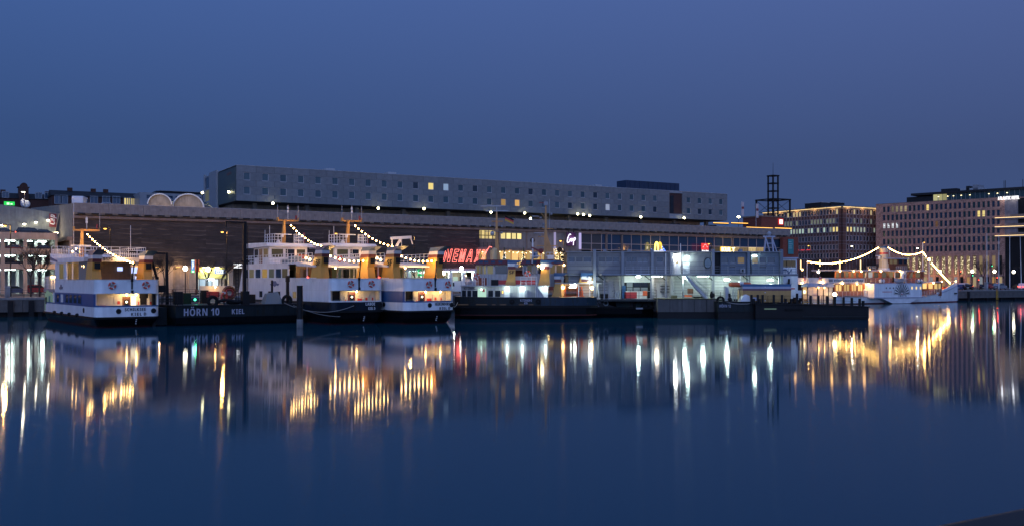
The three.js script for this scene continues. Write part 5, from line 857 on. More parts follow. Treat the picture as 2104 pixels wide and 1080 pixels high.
// a frame of reference for things drawn from a column and row of the photograph on a plane of known distance; dz = towards the eye
class Frame {
  constructor(mk, px) { this.mk = mk; this.p0 = mk(0); this.a0 = this.p0.a(px); this.pos = this.p0.at(this.a0); this.turn = this.p0.ang; }
  x(px, dz = 0) { return this.mk(dz).a(px) - this.a0; }
  y(py, px = 1052, dz = 0) { const p = this.mk(dz); return p.y(py, p.a(px)); }
  b(parent, name, mat, px0, px1, py0, py1, z0, z1) { const pc = (px0 + px1) / 2; return g().b(this.x(px0, z1), this.x(px1, z1), this.y(py1, pc, z1), this.y(py0, pc, z1), z0, z1).mesh(name, mat, parent); }
  p(px, py, dz = 0) { return [this.x(px, dz), this.y(py, px, dz), dz]; }
}
const flatFrame = (Z, px) => new Frame((dz) => fp(Z - dz), px), quayFrame = (v, px) => new Frame((dz) => qp(v - dz), px);
function stubFunnel(parent, f, pxa, pxb, pyT, pyB, z, sf, kink = 4) { // side view funnel: blue, white, maroon head on a yellow casing
  const n = new THREE.Group(); n.name = 'funnel'; parent.add(n);
  const Y = (p) => f.y(p, pxa, z), xa = f.x(pxa, z), xb = f.x(pxb, z), w = xb - xa, y1 = Y(pyT + 19), R = (y, o = 0, t = 0) => rect(y, xa + t - o, xb + o, z + o, z - 1.5 - o);
  loft(g(), [R(Y(pyB), 0.05, -0.18), R(Y(pyB - 14), 0.0, 0.05), R(y1, 0, 0.25)]).mesh('casing', M.funnel, n);
  loft(g(), [R(y1, 0.03, 0.22), R(Y(pyT + 13), 0.05, 0.22)]).mesh('stripe', M.maroon, n); loft(g(), [R(Y(pyT + 13), 0.07, 0.2), R(Y(pyT + 7), 0.08, 0.22)]).mesh('stripe', M.whiteFlat, n);
  const q = R(Y(pyT + 7), 0.1, 0.2), u = R(Y(pyT), 0.1, 0.2); u[1][0] += 0.9; u[2][0] += 0.9; u[1][1] -= 0.05; u[2][1] -= 0.05; loft(g(), [q, u]).mesh('cap', M.capBlue, n);
  g().box(xb + 0.15, Y(pyT + 11), z + 0.2, 0.5, 0.45, 0.3, 0, 0, -0.3).mesh('spotlight', M.lightgrey, n);
  if (sf) part('letter', letters('SF', w * 0.62, 0.42, 0.02), M.black, n, [xa + w * 0.28, y1 - 0.62, z + 0.01]);
  return n;
}
function tugMast(parent, f, px, pyB, pyT, z, plates, wide) {
  const m = new THREE.Group(); m.name = 'mast'; parent.add(m);
  const x = f.x(px, z), y0 = f.y(pyB, px, z), y1 = f.y(pyT, px, z);
  loft(g(), [rect(y0, x - 0.25, x + 0.25 + wide, z + 0.25, z - 0.25), rect(y0 + (y1 - y0) * 0.45, x - 0.2, x + 0.2, z + 0.2, z - 0.2), rect(y1, x - 0.1, x + 0.1, z + 0.1, z - 0.1)]).mesh('mast_post', M.mast, m);
  for (const [py, a, b] of plates) g().b(f.x(a, z), f.x(b, z), f.y(py, px, z) - 0.06, f.y(py, px, z) + 0.06, z - 0.3, z + 0.3).mesh('mast_platform', M.mast, m);
  return [m, x, y0, y1];
}
{ // ---- front tug, seen from the side
  const f = flatFrame(130, 1078), t = thing('harbour_tug', 'black hulled tug in front with red wheelhouse roof and lit deck', 'tug', f.pos, 0), Y = (p) => f.y(p), X = (p, z = 0) => f.x(p, z);
  const st = [[933, 1.9, 608], [945, 2.7, 608.5], [1000, 3.0, 609.5], [1060, 3.0, 610], [1110, 3.0, 610], [1160, 2.9, 610], [1205, 2.2, 610], [1222, 1.3, 609.5]];
  const ring = (q) => { const [px, b, py] = q, x = X(px), zc = -3, e = px > 1200 ? (px - 1200) * 0.02 : 0; return [[x + e, Y(py), zc + b], [x + e * 0.6, Y(629), zc + b], [x, 0.55, zc + b * 0.95], [x - e, -0.7, zc + b * 0.7], [x - e, -0.7, zc - b * 0.7], [x, 0.55, zc - b * 0.95], [x + e, Y(py), zc - b]]; };
  const R = st.map(ring), sub = (i, j) => R.map((r) => { const n = r.length; return r; });
  loft(g(), R).mesh('hull', M.hull, t);
  const sheet = (a, b, y0, y1, m, nm) => loft(g(), st.filter((q) => q[0] >= a && q[0] <= b).map(([px, bb, py]) => { const z = -3 + bb + 0.03, x = X(px) + (px > 1200 ? (px - 1200) * 0.02 : 0); return [[x, Y(y0 ?? py), z], [x, Y(y1), z], [x, Y(y1), z - 0.1], [x, Y(y0 ?? py), z - 0.1]]; })).mesh(nm, m, t);
  sheet(930, 1112, null, 627, M.hullGreen, 'bulwark'); sheet(1109, 1223, null, 627, M.hullBlue, 'bow_bulwark');
  sheet(930, 1223, 645.5, 648, M.boot, 'waterline_stripe');
  loft(g(), st.map(([px, b]) => { const z = -3 + b, x = X(px) + (px > 1200 ? 0.6 : px < 940 ? -0.3 : 0); return [[x, Y(627), z + 0.28], [x, Y(632), z + 0.28], [x, Y(632), z - 0.1], [x, Y(627), z - 0.1]]; })).mesh('fender_belt', M.rubber, t);
  for (const px of [967, 1010, 1111]) g().b(X(px) - 0.05, X(px) + 0.05, Y(627), Y(610), -0.02, 0.09).mesh('bulwark_rib', M.dark, t);
  for (const [a, b] of [[940, 962], [978, 1001], [1010, 1018], [1027, 1040], [1066, 1078], [1086, 1096]]) f.b(t, 'freeing_port', glow(1, 0.7, 0.4, 0.03), a, b, 623.8, 626, 0.0, 0.05);
  for (const px of [1052, 1106, 1175]) { const q = g().tor(X(px), Y(619), px > 1170 ? -0.45 : 0.06, 0.28, 0.07).mesh('fairlead', M.rubber, t); g().sph(X(px), Y(619), px > 1170 ? -0.5 : 0.0, 0.24, 1, 1, 0.3).mesh('fairlead_hole', M.black, q); }
  text(t, 'name_letters', 'KITZEBERG', M.lavender, X(1069), Y(618.5), 0.05, 1.55, 0.3, { depth: 0.03, spread: 6 }); text(t, 'name_letters', 'KIEL', M.lavender, X(1077), Y(624), 0.05, 0.5, 0.27, { depth: 0.03, spread: 6 });
  g().b(X(1010), X(1210), 2.0, 2.2, -5, -0.8).b(X(940), X(1010), 2.0, 2.2, -5, -0.8).mesh('deck', M.deck, t);
  // deckhouse
  const zf = -0.9;
  wallGrid(g(), X(947, zf), X(1100, zf), 2.1, f.y(586, 1052, zf), zf - 0.15, zf, [[f.y(609, 1052, zf), f.y(596, 1052, zf)]], [[949, 957.5], [960, 968], [970.5, 981], [1003, 1013], [1017, 1028]].map((q) => q.map((p) => X(p, zf)))).mesh('deckhouse', M.tugWhite, t);
  for (const [a, b, m] of [[949, 957.5, M.glass], [960, 968, M.glass], [970.5, 981, M.glass], [1003, 1013, M.glass], [1017, 1028, M.glass]]) f.b(t, 'window', m, a, b, 596, 609, zf - 0.12, zf - 0.06);
  f.b(t, 'open_door', glow(0.6, 0.95, 0.75, 0.75), 981.5, 999, 592, 610, zf - 0.1, zf + 0.02); f.b(t, 'door_notice', M.darkred, 991, 996, 593, 599, zf + 0.02, zf + 0.05);
  for (const [a, b] of [[1036, 1048], [1066, 1081], [1100, 1126]]) f.b(t, 'deck_bay', M.whiteFlat, a, b, 588, 611, zf - 0.5, zf + 0.03);
  f.b(t, 'bay_locker', M.grey, 1047, 1053, 601, 607, zf, zf + 0.25); f.b(t, 'bay_box', M.lightgrey, 1078, 1083, 595, 610, zf, zf + 0.3); f.b(t, 'yellow_lantern', glow(1, 0.6, 0.1, 2), 1031.5, 1034, 597, 602, zf, zf + 0.1);
  g().side([[zf - 4, f.y(586)], [zf + 0.4, f.y(586)], [zf + 0.4, f.y(587.5)], [zf - 4, f.y(587.5)]], X(945), X(1130)).mesh('boat_deck', M.lightgrey, t);
  text(t, 'name_letters', 'KITZEBERG', M.black, X(953), f.y(594.5), zf + 0.02, 1.5, 0.36, { depth: 0.02, spread: 6 });
  g().side([[zf + 0.3, f.y(610)], [zf + 0.3, f.y(587)], [zf - 0.4, f.y(587)], [zf - 0.4, f.y(610)]], X(1104), X(1105)).mesh('wing_plate', M.tugWhite, t);
  g().ext([[X(1101), f.y(610)], [X(1119), f.y(610)], [X(1104), f.y(588)], [X(1101), f.y(588)]], 0.08, new THREE.Matrix4().setPosition(0, 0, zf + 0.6)).mesh('ladder_cheek', M.tugWhite, t);
  // upper deckhouse with red band, boat, ladder
  f.b(t, 'upper_house', M.tugWhite, 1000, 1100, 567, 586, -3.6, -1.6); f.b(t, 'red_band', M.red, 1018, 1100, 575, 583.5, -1.6, -1.56); f.b(t, 'dark_vent', M.dark, 1009, 1024, 574, 586, -1.6, -1.4);
  g().sph(X(962), Y(579), -1.6, 0.5, 1.1, 0.9, 1).mesh('raft_case', M.lightgrey, t); g().box(X(962), Y(585), -1.6, 0.9, 0.3, 0.7).box(X(972), Y(582), -1.8, 0.5, 0.8, 0.6).mesh('raft_cradle', M.lightgrey, t);
  { const r = g(); for (const px of [990.5, 995.5]) r.bar([X(px, -1.3), Y(586), -1.3], [X(px, -1.3), Y(570), -1.3], 0.07); for (let p = 572; p < 586; p += 3) r.bar([X(990.5, -1.3), Y(p), -1.3], [X(995.5, -1.3), Y(p), -1.3], 0.05); r.mesh('ladder', M.whiteFlat, t); }
  { const r = g(); railing(r, [[X(948), Y(586), zf + 0.3], [X(982), Y(586), zf + 0.3]], 1.1, 2, 0.025, 0.8); railing(r, [[X(1070), Y(586), zf + 0.3], [X(1103), Y(586), zf + 0.3]], 1.15, 3, 0.03, 0.8); r.mesh('deck_rail', M.whiteFlat, t); }
  f.b(t, 'mast_stay', M.steel, 947, 948.5, 560, 610, zf, zf + 0.1);
  // wheelhouse
  const wz = -1.7; loft(g(), [rect(f.y(570, 1052, wz), X(984, wz), X(1046, wz), wz, wz - 3.2), rect(f.y(562.5, 1052, wz), X(980, wz), X(1046, wz), wz, wz - 3.2)]).mesh('wheelhouse_base', M.tugWhite, t);
  g().b(X(979, wz), X(1046, wz), f.y(545.5), f.y(543.5), wz - 3.2, wz).mesh('window_head', M.tugWhite, t);
  for (const [a, b] of [[977, 979.5], [985, 987], [991.5, 994], [998, 1001.5], [1013, 1017.5], [1043, 1046]]) f.b(t, 'window_post', M.tugWhite, a, b, 545, 563, wz - 0.12, wz);
  for (const [a, b, m] of [[979.5, 985, glow(0.9, 0.75, 0.35, 0.14)], [987, 991.5, glow(0.9, 0.75, 0.35, 0.1)], [994, 998, glow(0.9, 0.8, 0.4, 0.2)], [1001.5, 1013, glow(0.9, 0.85, 0.5, 0.16)], [1017.5, 1043, std(0.03, 0.03, 0.02, 0.1)]]) f.b(t, 'window', m, a, b, 545, 563, wz - 0.08, wz - 0.04);
  g().b(X(980, wz), X(1046, wz), f.y(563), f.y(544), wz - 3.2, wz - 3.1).mesh('wheelhouse_rear', M.tugWhite, t);
  loft(g(), [rect(f.y(543.5, 1052, wz), X(973, wz), X(1049, wz), wz + 0.6, wz - 3.6), rect(f.y(533, 1052, wz), X(983, wz), X(1047, wz), wz - 0.3, wz - 2.9)]).mesh('wheelhouse_roof', M.maroon, t);
  for (const px of [988, 999, 1013, 1028]) g().box(X(px, wz), f.y(538.5, 1052, wz), wz + 0.2, 0.55, 0.5, 0.03, 0, -0.7).mesh('roof_window', M.glassBlue, t);
  { const [m, x, y0, y1] = tugMast(t, f, 1020.5, 534, 436, -3, [[455, 1010, 1033], [474, 1014, 1026]], 0.25); g().b(x - 1.5, x + 1.6, y1 + 0.1, y1 + 0.22, -3.1, -2.9).b(x - 2.2, x + 0.6, f.y(421), f.y(419), -3.1, -2.9).rod([x, y1, -3], [x, f.y(418), -3], 0.06).mesh('radar_bar', M.lightgrey, m); for (const [px, py] of [[1007, 462], [1031, 463], [1010, 477], [1031, 476]]) g().sph(f.x(px, -3), f.y(py), -3, 0.16).mesh('lantern', M.grey, m); g().sph(x - 0.6, f.y(478), -2.8, 0.3).mesh('radome', M.lightgrey, m); g().b(x - 1.6, x + 0.4, f.y(474), f.y(473), -2.7, -2.6).mesh('radar_bar', M.capBlue, m); g().cyl(f.x(1014), f.y(534), f.y(512), -3, 0.5).sph(f.x(1016), f.y(513), -3, 0.4).mesh('foam_monitor', std(0.55, 0.4, 0.2, 0.5), m); }
  stubFunnel(t, f, 1041, 1059, 534, 586, -0.9, true); stubFunnel(t, f, 1109, 1129, 534, 586, -0.9, false);
  // lamps
  for (const [px, py, dz, m, col, cd, r] of [[1042, 591, -0.35, L.cool, COOL, 2.6, 0.17], [1073, 590.5, -0.35, L.cool, COOL, 2.6, 0.17], [1121, 590.5, -0.35, L.cool, COOL, 2.6, 0.17], [1114, 549, -0.5, glow(1, 0.85, 0.5, 26), [1, 0.85, 0.5], 12, 0.25], [1106, 545.5, -0.7, L.warm, WARM, 4, 0.13], [989, 594, -0.6, L.coolSoft, COOL, 2, 0.1], [957, 566, -1, L.bulb, WARM, 1, 0.05]]) shipLamp(t, f.p(px, py, dz), '', m, col, cd, r);
  buoy(t, f.p(979, 567, -1.2), 'red lifebuoy beside the wheelhouse of the front tug'); buoy(t, f.p(1084, 562, -1.5), 'dark red lifebuoy on the rail between the tug funnels');
  const fl = thing('german_flag', 'black, red and gold flag on the front tug mast', 'flag', worldOf(t, f.p(1037.5, 445, -2.6)), 0); ['black', 'red', 'yellow'].forEach((c, i) => { const q = g().box(0.6, -0.25 - i * 0.22, 0, 1.3, 0.22, 0.04, 0.25, 0, -0.4); q.mesh('stripe', M[c], fl); }); g().rod([0, -0.9, 0], [0, 0.2, 0], 0.025).mesh('halyard', M.dark, fl);
}
{ // ---- second tug behind, its hull showing at the right
  const f = flatFrame(136, 1200), t = thing('harbour_tug', 'second tug behind with orange winch on its brightly lit afterdeck', 'tug', f.pos, 0), Y = (p) => f.y(p), X = (p, z = 0) => f.x(p, z);
  const st = [[1085, 2.4], [1110, 3], [1220, 3], [1268, 3], [1320, 2.9], [1345, 2.2], [1353, 1.4]];
  loft(g(), st.map(([px, b]) => { const x = X(px), zc = -3, in_ = px > 1260 ? 0.8 : 0; return [[x, Y(614), zc + b - in_], [x, Y(631), zc + b], [x - (px > 1330 ? 0.3 : 0), 0.5, zc + b * 0.95], [x, -0.7, zc + b * 0.7], [x, -0.7, zc - b * 0.7], [x, 0.5, zc - b * 0.95], [x, Y(631), zc - b], [x, Y(614), zc - b + in_]]; })).mesh('hull', M.hull, t);
  for (let i = 0; i < 6; i++) { const a = 1268 + i * 13.3, b = a + 12.6; loft(g(), [[[X(a), Y(631.5), 0.03], [X(b), Y(631.5), 0.03 - (b > 1330 ? 0.5 : 0)], [X(b), Y(631.5), -0.3], [X(a), Y(631.5), -0.3]], [[X(a - 4), Y(614), -0.75], [X(b - 4), Y(614), -0.75 - (b > 1330 ? 0.4 : 0)], [X(b - 4), Y(614), -1], [X(a - 4), Y(614), -1]]]).mesh('bulwark_plate', std(0.05 + 0.012 * (i % 3), 0.075 + 0.012 * (i % 2), 0.085, 0.28, { map: T.hullmap }), t); }
  g().b(X(1085), X(1352), Y(634), Y(630), -0.5, 0.22).mesh('fender_belt', M.rubber, t); g().b(X(1225), X(1345), Y(613.5), Y(612), -0.9, -0.6).mesh('bulwark_rail', M.whiteFlat, t);
  { const q = g().tor(X(1245), Y(622), 0.02, 0.3, 0.08).mesh('fairlead', M.lightgrey, t); g().sph(X(1245), Y(622), 0, 0.25, 1, 1, 0.3).mesh('fairlead_hole', M.black, q); }
  { const q = g(); q.tor(X(1311), Y(626), 0.15, 0.55, 0.16); q.mesh('tyre_fender', M.rubber, t); g().b(X(1306), X(1320), Y(634), Y(631), 0.2, 0.6).mesh('step_plate', M.lightgrey, t); }
  text(t, 'name_letters', 'BÜLK', M.lavender, X(1213), Y(622), 0.04, 1.5, 0.42, { depth: 0.03, spread: 8 }); text(t, 'name_letters', 'KIEL', M.lavender, X(1217.5), Y(629), 0.04, 0.95, 0.36, { depth: 0.03, spread: 8 });
  g().b(X(1090), X(1340), 2.1, 2.3, -5, -1).mesh('deck', M.deck, t);
  // afterdeck house with roof, lit inside
  f.b(t, 'afterdeck_bulkhead', M.cream, 1145, 1232, 583, 612, -3.2, -3); f.b(t, 'afterdeck_roof', M.lightgrey, 1140, 1236, 580.5, 582.5, -3.2, -0.6); f.b(t, 'white_door', M.whiteFlat, 1196, 1210, 586, 610, -3, -2.9);
  for (const px of [1151, 1189, 1212, 1230]) f.b(t, 'roof_post', M.whiteFlat, px - 0.8, px + 0.8, 582, 612, -0.9, -0.75);
  g().ext([[X(1226), Y(611)], [X(1231), Y(583)], [X(1221), Y(583)], [X(1219), Y(611)]], 0.15, new THREE.Matrix4().setPosition(0, 0, -0.8)).mesh('lit_cheek', M.cream, t);
  { const w = g(); w.add(new THREE.CylinderGeometry(0.8, 0.8, 1.9, 14).rotateZ(Math.PI / 2).translate(X(1175), Y(602), -1.8)); w.mesh('winch_drum', M.brownDoor, t); for (const px of [1163, 1187, 1197]) g().add(new THREE.CylinderGeometry(0.95, 0.95, 0.14, 16).rotateZ(Math.PI / 2).translate(X(px), Y(602), -1.8)).mesh('winch_flange', M.orange, t); g().box(X(1180), Y(610), -1.6, 3, 0.4, 1.5).box(X(1196), Y(604), -1.5, 0.5, 1.0, 0.6).bar([X(1165), Y(596), -1.4], [X(1195), Y(600), -1.3], 0.2).mesh('winch_frame', M.orange, t); }
  // wheelhouse behind the front tug
  const wz = -2; f.b(t, 'wheelhouse_base', M.tugWhite, 1076, 1158, 562, 588, wz - 3, wz); f.b(t, 'window_head', M.tugWhite, 1074, 1160, 542, 545, wz - 3, wz);
  for (const px of [1075, 1082, 1094, 1103, 1115, 1129, 1142, 1156]) f.b(t, 'window_post', M.tugWhite, px - 1.5, px + 1.5, 544, 563, wz - 0.15, wz);
  for (const [a, b, m] of [[1076, 1081, M.glass], [1083, 1093, glow(0.8, 0.75, 0.5, 0.06)], [1095, 1102, glow(0.7, 0.75, 1, 0.10)], [1104, 1114, M.glass], [1130, 1141, glow(1, 0.7, 0.25, 0.10)], [1143, 1155, glow(1, 0.7, 0.25, 0.06)]]) f.b(t, 'window', m, a, b, 545, 562, wz - 0.1, wz - 0.05);
  g().b(X(1076, wz), X(1158, wz), f.y(563), f.y(544), wz - 3, wz - 2.9).mesh('wheelhouse_rear', M.whiteFlat, t);
  loft(g(), [rect(f.y(543, 1052, wz), X(1068, wz), X(1163, wz), wz + 0.5, wz - 3.5), rect(f.y(533, 1052, wz), X(1074, wz), X(1150, wz), wz - 0.4, wz - 2.8)]).mesh('wheelhouse_roof', M.maroon, t);
  for (const px of [1085, 1098, 1142, 1151]) g().box(X(px, wz), f.y(538.5, 1052, wz), wz + 0.15, 0.6, 0.55, 0.03, 0, -0.7).mesh('roof_window', M.glassBlue, t);
  g().tube([f.p(1093.5, 541, wz + 0.4), f.p(1094, 531, wz + 0.4), f.p(1098, 527, wz + 0.4), f.p(1108, 526, wz + 0.4)], 0.14, 6).mesh('vent_pipe', M.lightgrey, t);
  { const r = g(); railing(r, [f.p(1090, 533, wz), f.p(1113, 533, wz)], 1.0, 2, 0.03, 0.7); railing(r, [f.p(1122, 533, wz), f.p(1138, 533, wz)], 1.0, 2, 0.03, 0.7); r.mesh('roof_rail', M.whiteFlat, t); }
  f.b(t, 'roof_locker', M.whiteFlat, 1125, 1137, 524, 532, wz - 1, wz - 0.3); f.b(t, 'roof_cover', M.capBlue, 1095, 1105, 517, 531, wz - 1.5, wz - 0.8);
  { const [m, x, y0, y1] = tugMast(t, f, 1121.5, 533, 421, -3.2, [[470, 1113, 1137], [486, 1105, 1120], [505, 1103, 1146]], 1.1); g().b(f.x(1109), f.x(1124), f.y(414), f.y(412), -3.3, -3.1).mesh('radar_bar', M.darkred, m); g().cyl(x, y1, f.y(410), -3.2, 0.3, 0.2).box(x, f.y(415), -3.2, 0.6, 0.5, 0.5).mesh('radar_head', M.grey, m); g().b(f.x(1098), f.x(1119), f.y(477.5), f.y(476), -2.8, -2.6).b(f.x(1095), f.x(1108), f.y(442.5), f.y(441), -2.8, -2.6).mesh('radar_bar', M.lightgrey, m); for (const [px, py] of [[1111, 445], [1117, 458], [1133, 437], [1117, 465], [1110, 482]]) g().sph(f.x(px, -3), f.y(py), -3, 0.18).mesh('lantern', M.grey, m); g().rod([f.x(1131), f.y(470), -3.2], [f.x(1131), f.y(405), -3.2], 0.035).mesh('aerial', M.lightgrey, m); g().bar([x, y1 - 2, -3.2], [f.x(1113), f.y(435), -3], 0.1).mesh('spreader', M.mast, m); }
  f.b(t, 'white_pilot_board', M.whiteFlat, 1093, 1096, 490, 530, -2.6, -2.5); g().box(X(1101), Y(511), -2, 1.3, 0.2, 0.25, 0, 0, -0.45).sph(X(1112), Y(515), -2, 0.4).mesh('water_monitor', M.darkred, t);
  stubFunnel(t, f, 1137, 1153, 560, 612, -0.7, false); stubFunnel(t, f, 1192, 1209, 560, 583, -0.7, false); stubFunnel(t, f, 1217, 1226, 561, 583, -1.4, false);
  for (const [px, py, dz, m, col, cd, r] of [[1157, 590, -1.2, L.warm, WARM, 14, 0.22], [1181, 586.5, -2.4, glow(0.9, 1, 0.85, 26), [0.95, 1, 0.85], 26, 0.35], [1173, 588, -2.4, glow(0.9, 1, 0.85, 26), [0.95, 1, 0.85], 10, 0.3], [1217, 591, -0.9, L.warm, WARM, 14, 0.25], [1159, 544.5, -1.2, L.warm, WARM, 3, 0.14]]) shipLamp(t, f.p(px, py, dz), '', m, col, cd, r);
  g().bar(f.p(1173, 527, -4), f.p(1200, 556, -4), 0.4).mesh('crane_jib', M.mast, t); g().sph(X(1195), Y(555), -4.2, 0.5).tube([f.p(1200, 556, -4), f.p(1204, 551, -4), f.p(1209, 549, -4)], 0.28, 6).mesh('crane_base', M.black, t);
}
// ---------- floating two storey office on its pontoon ----------
{
  const f = flatFrame(134, 1400), t = thing('floating_office', 'grey two storey floating office of panels with outside stair and bright lamps', 'floating building', f.pos, 0), X = (p, z = 0) => f.x(p, z), Y = (p, z = 0) => f.y(p, 1400, z);
  // pontoon under it
  f.b(t, 'pontoon', M.quay, 1352, 1478, 614, 640, -14, 1.6); f.b(t, 'pontoon_foot', M.black, 1352, 1478, 640, 690, -14, 1.5); f.b(t, 'pontoon_turf', M.moss, 1352, 1478, 612.5, 614, -14, 1.7); f.b(t, 'pontoon', M.black, 1160, 1352, 618, 690, -14, -4.4);
  f.b(t, 'pontoon_deck', M.deck, 1165, 1640, 614, 618, -14, 0);
  for (let i = 0; i < 5; i++) f.b(t, 'pontoon_joint', M.dark, 1377 + i * 25 - 0.4, 1377 + i * 25 + 0.4, 615, 640, 1.5, 1.63);
  // upper wall of horizontal panels between posts; window openings left free
  const zw = -3, bays = [[1165, 1219], [1225, 1277], [1283, 1338], [1344, 1378], [1401, 1463], [1481, 1536], [1544, 1604]], wins = { 1165: [[1168, 1181], [1184, 1197], [1199.5, 1215]], 1225: [[1231, 1243.5], [1245.5, 1257.5], [1259.5, 1272]], 1283: [[1288, 1297.5], [1299.5, 1308], [1311, 1320], [1322, 1331]], 1344: [[1350, 1362]], 1401: [], 1481: [[1482.5, 1496.5], [1499.5, 1513], [1516.5, 1530]], 1544: [[1546, 1558], [1562, 1575], [1578, 1592]] };
  bays.forEach(([a, b], i) => {
    const blue = a > 1470, m = [std(0.21, 0.205, 0.21, 0.45, { map: T.grime }), std(0.18, 0.18, 0.19, 0.45, { map: T.grime })], mm = blue ? [std(0.125, 0.155, 0.195, 0.45, { map: T.grime }), std(0.115, 0.145, 0.185, 0.45, { map: T.grime })] : m;
    const w = wins[a], wy0 = 528.5, wy1 = blue ? 540.5 : 538;
    [[518, 524.5], [524.5, wy0], [wy0, wy1], [wy1, 546.5], [546.5, 554], [554, 562]].forEach(([p, q], k) => {
      if (k === 2 && w.length) { let x = a; for (const [c, d] of [...w, [b, b]]) { if (c > x + 0.3) f.b(t, 'wall_panel', mm[k % 2], x, c, p, q, zw - 0.3, zw); x = d; } } else f.b(t, 'wall_panel', mm[k % 2], a, b, p + 0.25, q - 0.2, zw - 0.3, zw + (k % 2 ? 0.03 : 0));
    });
    w.forEach(([c, d], k) => { f.b(t, 'window', [M.glass, std(0.06, 0.06, 0.06, 0.2), std(0.16, 0.17, 0.18, 0.35), glow(1, 0.72, 0.35, 0.16)][blue ? (k === 2 && a < 1500) || (k === 0 && a > 1540) ? 3 : 0 : a === 1283 && k > 1 ? 2 : (k + i) % 3 === 1 ? 1 : 0], c + 0.2, d - 0.2, wy0, wy1, zw - 0.2, zw - 0.12); f.b(t, 'window_sill', M.lightgrey, c - 0.4, d + 0.4, wy1, wy1 + 0.9, zw, zw + 0.08); });
    f.b(t, 'post', blue ? std(0.14, 0.17, 0.21, 0.45, { map: T.grime }) : M.grey, b, b + 6, 512 + (i % 2) * 4, 614, zw - 0.4, zw + 0.45);
  });
  f.b(t, 'window', M.glass, 1500, 1513, 541.5, 549, zw + 0.0, zw + 0.06); f.b(t, 'window', M.glass, 1562, 1575, 541.5, 550, zw, zw + 0.06); f.b(t, 'air_unit', M.lightgrey, 1522.5, 1531.5, 551, 560, zw + 0.03, zw + 0.5); f.b(t, 'air_unit_fan', M.dark, 1524.5, 1529.5, 553, 558.5, zw + 0.5, zw + 0.53);
  f.b(t, 'core', M.dark, 1166, 1604, 519, 562, -13, zw - 0.35); f.b(t, 'lower_core', M.dark, 1168, 1604, 566, 614, -13, -4.45); f.b(t, 'upper_floor', M.grey, 1166, 1604, 562.2, 565.8, -13, zw - 0.25); f.b(t, 'roof', M.grey, 1163, 1608, 516.5, 518.2, -13.4, zw + 0.5); for (const a of [1240, 1290, 1520]) f.b(t, 'roof_vent', M.grey, a, a + 6, 512, 517, -7, -6);
  // round window, doors
  { const q = g().cyl(0, -0.15, 0.15, 0, 0.62, 0.62, 28).mesh('round_window_ring', M.dark, t); q.rotation.x = Math.PI / 2; q.scale.set(0.85, 1, 1.25); q.position.set(X(1454, zw), Y(540.5, zw), zw + 0.1); const k = g().cyl(0, 0.15, 0.18, 0, 0.54, 0.54, 28).mesh('round_pane', std(0.08, 0.11, 0.12, 0.1), q); }
  f.b(t, 'door_recess', M.whiteFlat, 1379, 1398, 521, 562, zw - 0.3, zw - 0.1); f.b(t, 'door', M.grey, 1380, 1387, 532, 562, zw - 0.1, zw); f.b(t, 'door', M.lightgrey, 1388, 1397, 532, 562, zw - 0.1, zw + 0.03); f.b(t, 'door_notice', glow(1, 0.6, 0.05, 0.25), 1389, 1394, 537, 541, zw + 0.03, zw + 0.06);
  for (const px of [1368.5, 1378, 1399]) f.b(t, 'white_pole', M.whiteFlat, px - 0.7, px + 0.7, 500 + (px === 1399 ? 0 : 20), 562, zw + 0.2, zw + 0.35);
  f.b(t, 'white_board', M.whiteFlat, 1404, 1417, 540, 562, zw, zw + 0.05);
  // gallery
  f.b(t, 'gallery_floor', M.grey, 1236, 1640, 562, 565, zw - 0.2, 0.1); f.b(t, 'gallery_edge', M.dark, 1236, 1640, 565, 566.2, -0.1, 0.15);
  { const gy = Y(562); const r = (a, b) => { const q = g(); railing(q, [[X(a, 0), gy, 0], [X(b, 0), gy, 0]], 1.0, 3, 0.022, 1.05); q.mesh('gallery_rail', a < 1360 ? M.lightgrey : M.grey, t); }; r(1285, 1398); r(1398, 1480); r(1480, 1545); r(1545, 1636); }
  for (const px of [1242, 1338, 1369, 1404, 1466, 1540, 1602]) { f.b(t, 'gallery_post', M.grey, px - 1.2, px + 1.2, 566, 614, -0.6, -0.35); g().bar([X(px), Y(575), -0.5], [X(px - 12), Y(566), -0.5], 0.1).mesh('gallery_brace', M.dark, t); }
  // lower storey
  const z2 = -4.2;
  for (let k = 0; k < 8; k++) for (const [a, b] of [[1168, 1283], [1338, 1400], [1400, 1468], [1468, 1604]]) f.b(t, 'lower_panel', k % 2 ? M.cream2 ?? std(0.44, 0.44, 0.43, 0.5, { map: T.grime }) : std(0.40, 0.41, 0.41, 0.5, { map: T.grime }), a, b, 566 + k * 6 + 0.3, 566 + k * 6 + 5.8, z2 - 0.2, z2 + (k % 2) * 0.05);
  f.b(t, 'lower_panel', M.whiteFlat, 1283, 1338, 566, 579.5, z2 - 0.2, z2); f.b(t, 'lower_panel', M.whiteFlat, 1283, 1338, 597.5, 614, z2 - 0.2, z2);
  for (const [a, b, m] of [[1288, 1300, std(0.2, 0.22, 0.22, 0.2)], [1302, 1315, M.glass], [1317, 1331, M.glass]]) { f.b(t, 'window', m, a, b, 580, 589, z2 - 0.15, z2 - 0.05); f.b(t, 'window', std(0.18, 0.2, 0.2, 0.25), a, b, 590, 597, z2 - 0.15, z2 - 0.05); }
  for (const [a, b, y] of [[1249, 1261, 577], [1263, 1275, 578], [1349, 1360, 581], [1372, 1386, 579], [1530, 1541, 576]]) { const d = f.b(t, 'door', M.lightgrey, a, b, y, 612, z2 + 0.05, z2 + 0.14); f.b(d, 'handle', M.dark, b - 2, b - 1, 596, 598, z2 + 0.14, z2 + 0.2); }
  for (const [a, b] of [[1358, 1366], [1370, 1378]]) for (const y of [586, 592, 598]) f.b(t, 'wall_bracket', M.dark, a, b, y, y + 1.6, z2 + 0.1, z2 + 0.5);
